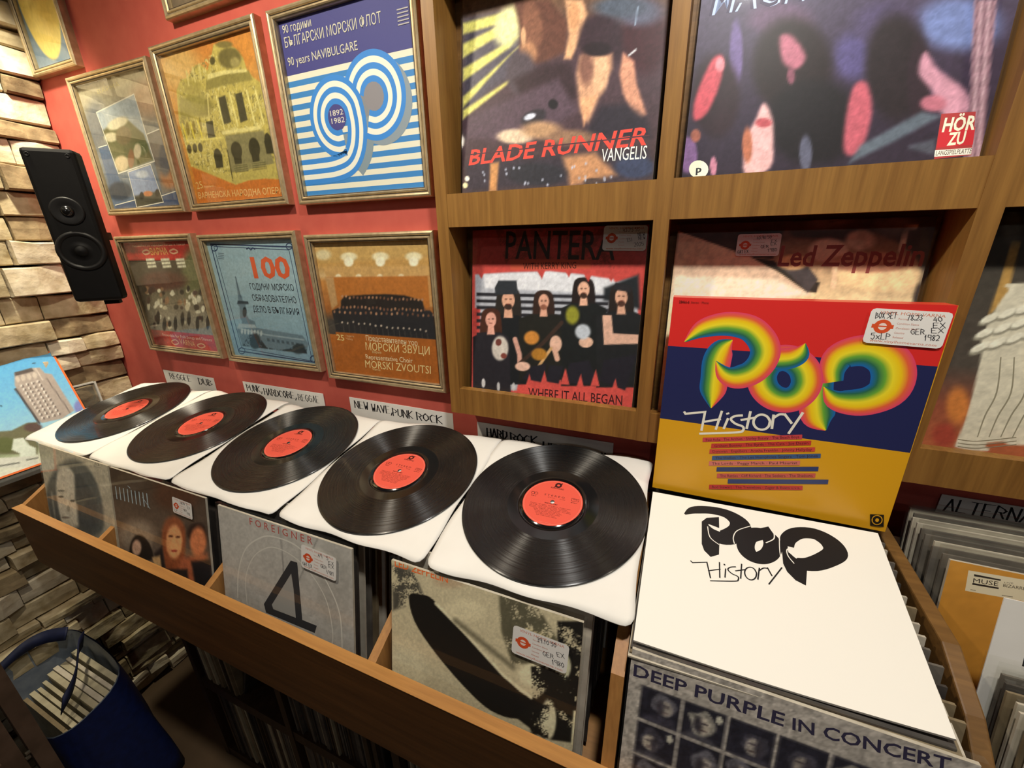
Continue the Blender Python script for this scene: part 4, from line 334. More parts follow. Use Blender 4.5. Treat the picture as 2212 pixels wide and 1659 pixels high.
"wing":[150,"4a4038",[["g",[[0,"b0603a"],[.22,"8a4a34"],[.4,"4c443c"],[1,"3c3830"]]],["e",.081,.226,.036,.005,.016,-.077,"c87a3a",.022],["e",.064,.09,.038,.006,.011,-.053,"9a4030",.017],["p",[[.093,.607],[.098,.752],[.098,.899],[.122,.891],[.131,.708],[.129,.662]],"b0894a",.0033,0],["e",.085,.956,.028,-.001,.017,-.072,"5c584c",.022],["p",[[.168,.738],[.131,.708],[.108,.631],[.101,.584],[.093,.512],[.106,.464],[.115,.299],[.118,.17],[.11,.071],[.12,.041],[.219,.045],[.257,.096],[.921,.195],[.762,.749]],"d2cbb4",.0022,1],["e",.099,.591,.027,.021,.008,-.013,"8a8574",.003],["e",.1,.599,.024,.019,.007,-.012,"e4dfca",.003],["e",.146,.613,.026,.021,.008,-.014,"8a8574",.003],["e",.147,.621,.023,.018,.006,-.012,"e4dfca",.003],["e",.192,.634,.025,.02,.008,-.013,"8a8574",.003],["e",.192,.642,.023,.018,.007,-.012,"e4dfca",.003],["e",.237,.655,.024,.02,.007,-.013,"8a8574",.003],["e",.237,.662,.022,.018,.007,-.011,"e4dfca",.003],["e",.28,.675,.024,.019,.008,-.013,"8a8574",.003],["e",.28,.682,.022,.018,.007,-.011,"e4dfca",.003],["e",.322,.694,.024,.019,.008,-.012,"8a8574",.003],["e",.323,.702,.021,.017,.006,-.011,"e4dfca",.003],["e",.364,.713,.022,.019,.007,-.012,"8a8574",.003],["e",.364,.721,.02,.016,.006,-.011,"e4dfca",.003],["e",.404,.732,.022,.018,.007,-.013,"8a8574",.003],["e",.404,.739,.02,.016,.006,-.011,"e4dfca",.003],["e",.443,.75,.021,.018,.007,-.012,"8a8574",.003],["e",.443,.757,.019,.016,.006,-.01,"e4dfca",.003],["e",.097,.532,.028,.022,.009,-.014,"8a8574",.003],["e",.098,.54,.024,.019,.007,-.012,"e4dfca",.003],["e",.145,.555,.026,.021,.008,-.014,"8a8574",.003],["e",.146,.563,.023,.019,.006,-.012,"e4dfca",.003],["e",.191,.577,.026,.021,.008,-.014,"8a8574",.003],["e",.192,.585,.023,.018,.006,-.012,"e4dfca",.003],["e",.236,.598,.025,.021,.008,-.013,"8a8574",.003],["e",.237,.606,.022,.018,.006,-.011,"e4dfca",.003],["e",.28,.619,.024,.02,.008,-.013,"8a8574",.003],["e",.28,.627,.022,.018,.007,-.011,"e4dfca",.003],["e",.323,.64,.023,.019,.007,-.013,"8a8574",.003],["e",.323,.647,.021,.018,.006,-.011,"e4dfca",.003],["e",.364,.66,.023,.019,.008,-.013,"8a8574",.003],["e",.364,.667,.021,.017,.007,-.011,"e4dfca",.003],["e",.405,.679,.022,.019,.007,-.013,"8a8574",.003],["e",.405,.686,.02,.017,.006,-.011,"e4dfca",.003],["e",.444,.698,.022,.018,.008,-.013,"8a8574",.003],["e",.444,.705,.02,.016,.007,-.011,"e4dfca",.003],["e",.096,.471,.027,.023,.008,-.014,"8a8574",.003],["e",.096,.48,.025,.02,.007,-.012,"e4dfca",.003],["e",.144,.495,.026,.022,.008,-.014,"8a8574",.003],["e",.144,.503,.024,.02,.007,-.012,"e4dfca",.003],["e",.19,.518,.026,.022,.008,-.013,"8a8574",.003],["e",.191,.526,.023,.02,.007,-.011,"e4dfca",.003],["e",.236,.541,.025,.021,.008,-.014,"8a8574",.003],["e",.236,.549,.023,.018,.007,-.012,"e4dfca",.003],["e",.28,.563,.024,.02,.008,-.014,"8a8574",.003],["e",.28,.57,.022,.019,.007,-.011,"e4dfca",.003],["e",.323,.584,.024,.02,.008,-.013,"8a8574",.003],["e",.323,.592,.022,.018,.007,-.012,"e4dfca",.003],["e",.365,.605,.023,.02,.007,-.013,"8a8574",.003],["e",.365,.612,.021,.018,.007,-.011,"e4dfca",.003],["e",.406,.625,.022,.019,.007,-.013,"8a8574",.003],["e",.406,.632,.02,.018,.006,-.01,"e4dfca",.003],["S",[[.167,.445],[.187,.299],[.174,.196],[.171,.099]],[.0039,.005,.005,.0033],"8f8872",1,0],["S",[[.206,.448],[.229,.304],[.213,.201],[.206,.105]],[.0039,.005,.005,.0033],"8f8872",1,0],["S",[[.245,.452],[.269,.309],[.251,.207],[.241,.111]],[.0039,.005,.005,.0033],"8f8872",1,0],["S",[[.284,.455],[.309,.314],[.288,.212],[.276,.116]],[.0039,.005,.005,.0033],"8f8872",1,0],["S",[[.321,.458],[.348,.319],[.325,.217],[.31,.122]],[.0039,.005,.005,.0033],"8f8872",1,0],["S",[[.358,.461],[.386,.323],[.36,.222],[.343,.128]],[.0039,.005,.005,.0033],"8f8872",1,0],["S",[[.394,.464],[.423,.328],[.396,.228],[.376,.133]],[.0039,.005,.005,.0033],"8f8872",1,0],["S",[[.43,.468],[.46,.332],[.431,.233],[.408,.138]],[.0039,.005,.005,.0033],"8f8872",1,0],["S",[[.465,.471],[.496,.337],[.465,.238],[.44,.144]],[.0039,.005,.005,.0033],"8f8872",1,0],["S",[[.499,.474],[.532,.341],[.498,.242],[.471,.149]],[.0039,.005,.005,.0033],"8f8872",1,0],["S",[[.533,.476],[.567,.345],[.531,.247],[.502,.154]],[.0039,.005,.005,.0033],"8f8872",1,0],["S",[[.566,.479],[.601,.349],[.564,.252],[.533,.159]],[.0039,.005,.005,.0033],"8f8872",1,0],["S",[[.112,.08],[.174,.082],[.287,.118]],.0033,"8a826c",1,0],["S",[[.115,.064],[.178,.066],[.291,.103]],.0033,"8a826c",1,0],["S",[[.118,.049],[.181,.051],[.294,.088]],.0033,"8a826c",1,0],["p",[[.188,.132],[.245,.146],[.3,.163],[.915,.216],[.926,.181],[.272,.081],[.23,.109]],"d8cfb8",.0022,0],["n",50,.1,8]]],
"lady":[120,"aaa392",[["g",[[0,"a09a8a"],[1,"b0a996"]]],["p",[[-.0,.436],[.028,.63],[.246,.84],[.513,.962],[.7,.944],[.828,.817],[.856,.608],[.788,.432],[.543,.335],[.114,.291]],"565a58",.0279,1],["p",[[.272,.829],[.419,.882],[.515,.814],[.464,.627],[.512,.541],[.444,.392],[.22,.335],[.169,.476],[.188,.665]],"c9c2b2",.0239,1],["p",[[.524,.847],[.663,.798],[.78,.621],[.71,.444],[.475,.4],[.485,.6]],"474b4c",.0319,1],["e",.24,.596,.045,.011,-.003,-.01,"4a4a48",.008],["e",.256,.65,.057,.012,-.003,-.009,"77756c",.008],["e",.331,.514,.025,.006,-.009,-.032,"9a9486",.012],["e",.26,.422,.064,.015,-.003,-.011,"857a70",.01],["e",.419,.601,.037,.008,-.003,-.011,"55534e",.008],["l",[[.096,.594],[.08,.334]],.0279,"8a8a82",.0199],["n",40,.14,11],["t","12",.842,.98,.899,.982,.018,"55504a",0,.004],["S",[[.828,.989],[.918,.997],[.906,.968],[.816,.96]],.004,"8a8578",0,1]]],
"band":[130,"4a4038",[["g",[[0,"3a302a"],[.35,"6a5c52"],[.6,"54483e"],[1,"40332a"]]],["e",.718,.968,.23,.054,-.019,-.126,"4a2e20",.066],["e",.228,.529,.207,.059,-.024,-.128,"8a7c6c",.066],["p",[[.115,.358],[.151,.462],[.229,.537],[.32,.548],[.385,.485],[.38,.393],[.191,.335]],"241e1a",.0132,1],["e",.21,.433,.057,.017,-.013,-.065,"c8a088",.016],["p",[[.522,.612],[.584,.743],[.692,.799],[.772,.752],[.761,.61],[.694,.419],[.523,.364]],"8a4a2c",.023,1],["e",.647,.605,.086,.025,-.02,-.128,"dc9a68",.02],["e",.618,.639,.025,.007,-.001,-.009,"5a3424",.007],["e",.694,.654,.024,.007,-.002,-.009,"5a3424",.007],["e",.639,.538,.033,.01,-.002,-.009,"9a3a30",.007],["p",[[.792,.688],[.843,.784],[.957,.815],[.982,.729],[.937,.662]],"2a1c18",.0198,1],["e",.893,.676,.08,.023,-.014,-.107,"c8784e",.023],["p",[[.708,.509],[.968,.617],[.977,.399],[.617,.306]],"a85c3c",.0329,0],["p",[[.805,.511],[1.0,.586],[.993,.376],[.82,.345]],"1c1a1c",.0198,0],["p",[[.411,.448],[.51,.536],[.523,.364],[.756,.439],[.759,.325],[.457,.343]],"2c2422",.0165,0],["p",[[.382,.409],[.475,.453],[.479,.35],[.394,.353]],"c8a070",.0132,0],["n",40,.15,12],["S",[[.048,.864],[.046,.767]],[.0099,.0115,.0066],"93a4ac",1,0],["S",[[.095,.868],[.093,.77]],[.0099,.0115,.0066],"93a4ac",1,0],["S",[[.142,.872],[.14,.773]],[.0099,.0115,.0066],"93a4ac",1,0],["S",[[.188,.876],[.186,.776]],[.0099,.0115,.0066],"93a4ac",1,0],["S",[[.233,.88],[.231,.779]],[.0099,.0115,.0066],"93a4ac",1,0],["S",[[.277,.883],[.276,.782]],[.0099,.0115,.0066],"93a4ac",1,0],["S",[[.322,.887],[.32,.785]],[.0099,.0115,.0066],"93a4ac",1,0],["S",[[.365,.891],[.364,.788]],[.0099,.0115,.0066],"93a4ac",1,0],["S",[[.408,.895],[.407,.791]],[.0099,.0115,.0066],"93a4ac",1,0],["S",[[.199,.902],[.226,.89]],.0066,"93a4ac",0,0],["S",[[.354,.855],[.427,.787]],.0066,"8a9aa2",0,0]]],
"four":[110,"a5a29c",[["g",[[0,"8e8c88"],[.4,"a19e99"],[1,"a6a39d"]]],["e",.878,.73,.116,.039,-.011,-.269,"98958f",.059],["e",.17,.779,.172,.049,-.02,-.199,"a9a6a0",.059],["l",[[.507,1.0],[.52,.486]],.0049,"6a6866",.002],["l",[[.777,.997],[.514,.474]],.0049,"6a6866",.002],["l",[[.52,.486],[.585,.63]],.0039,"6a6866",.002],["S",[[.113,.408],[.139,.596],[.218,.774],[.358,.888],[.474,.92],[.624,.91],[.754,.836],[.848,.728],[.911,.585],[.919,.373]],.0088,"bdbab2",1,0],["S",[[.194,.397],[.199,.576],[.275,.734],[.388,.828],[.491,.854],[.619,.83],[.739,.753],[.825,.632],[.857,.457],[.843,.36]],.0069,"b9b6ae",1,0],["n",50,.09,13],["Q",[[.575,.807],[.623,.809],[.639,.455],[.745,.458],[.727,.405],[.352,.395],[.339,.449]],"2c2d30",0],["Q",[[.573,.726],[.405,.468],[.415,.442],[.59,.45],[.585,.63]],"8f8d89",0],["t","F O R E I G N E R",.268,.944,.741,.951,.0425,"a2504a",0,.006]]],
"zep1":[170,"c0b594",[["g",[[0,"a8a088"],[.5,"b8ae90"],[1,"b5aa8c"]]],["e",.076,.386,.135,.055,.0,-.177,"c6bd9e",.063],["e",.427,.865,.113,.038,.002,-.055,"c8bd9c",.035],["e",.35,.992,.087,.026,.001,-.034,"a89478",.028],["b",[[.002,.973],[.134,.983],[.199,.867],[.102,.785],[.008,.724]],"45423a",9,.55,21,.014],["p",[[.11,.839],[.183,.869],[.254,.864],[.386,.774],[.579,.655],[.735,.559],[.815,.559],[.812,.502],[.73,.414],[.59,.394],[.44,.461],[.266,.584],[.143,.71]],"151311",.0028,1],["l",[[.27,.848],[.431,.754],[.651,.607],[.789,.554]],.0181,"cfc6a6",.0056],["l",[[.385,.795],[.689,.671]],.0279,"6e6854",.0181],["b",[[.605,1.004],[.786,1.017],[.894,.883],[.779,.721],[.688,.685],[.627,.825]],"54503f",14,.42,22,.0112],["b",[[.887,.969],[1.002,1.009],[1.038,.429],[.866,.372],[.73,.414],[.791,.52],[.907,.693]],"181613",16,.3,23,.007],["e",.842,.825,.048,.018,.003,-.045,"d6cfae",.007],["e",.915,.762,.047,.019,.005,-.07,"d2caa8",.007],["e",.814,.681,.092,.038,.003,-.059,"cfc7a6",.014],["e",.879,.477,.036,.017,.006,-.102,"cac2a2",.01],["b",[[.78,.708],[.961,.793],[.965,.584],[.805,.512]],"1a1815",12,.55,24,.0056],["b",[[.779,.501],[.879,.56],[.885,.381],[.8,.369]],"1a1815",10,.5,25,.0056],["p",[[.99,.576],[1.03,.594],[1.027,.41],[.991,.406]],"cfc7a4",.0056,0],["n",90,.1,14],["t","LED ZEPPELIN",.021,.972,.336,.977,.0385,"d8622e",0,.012]]],
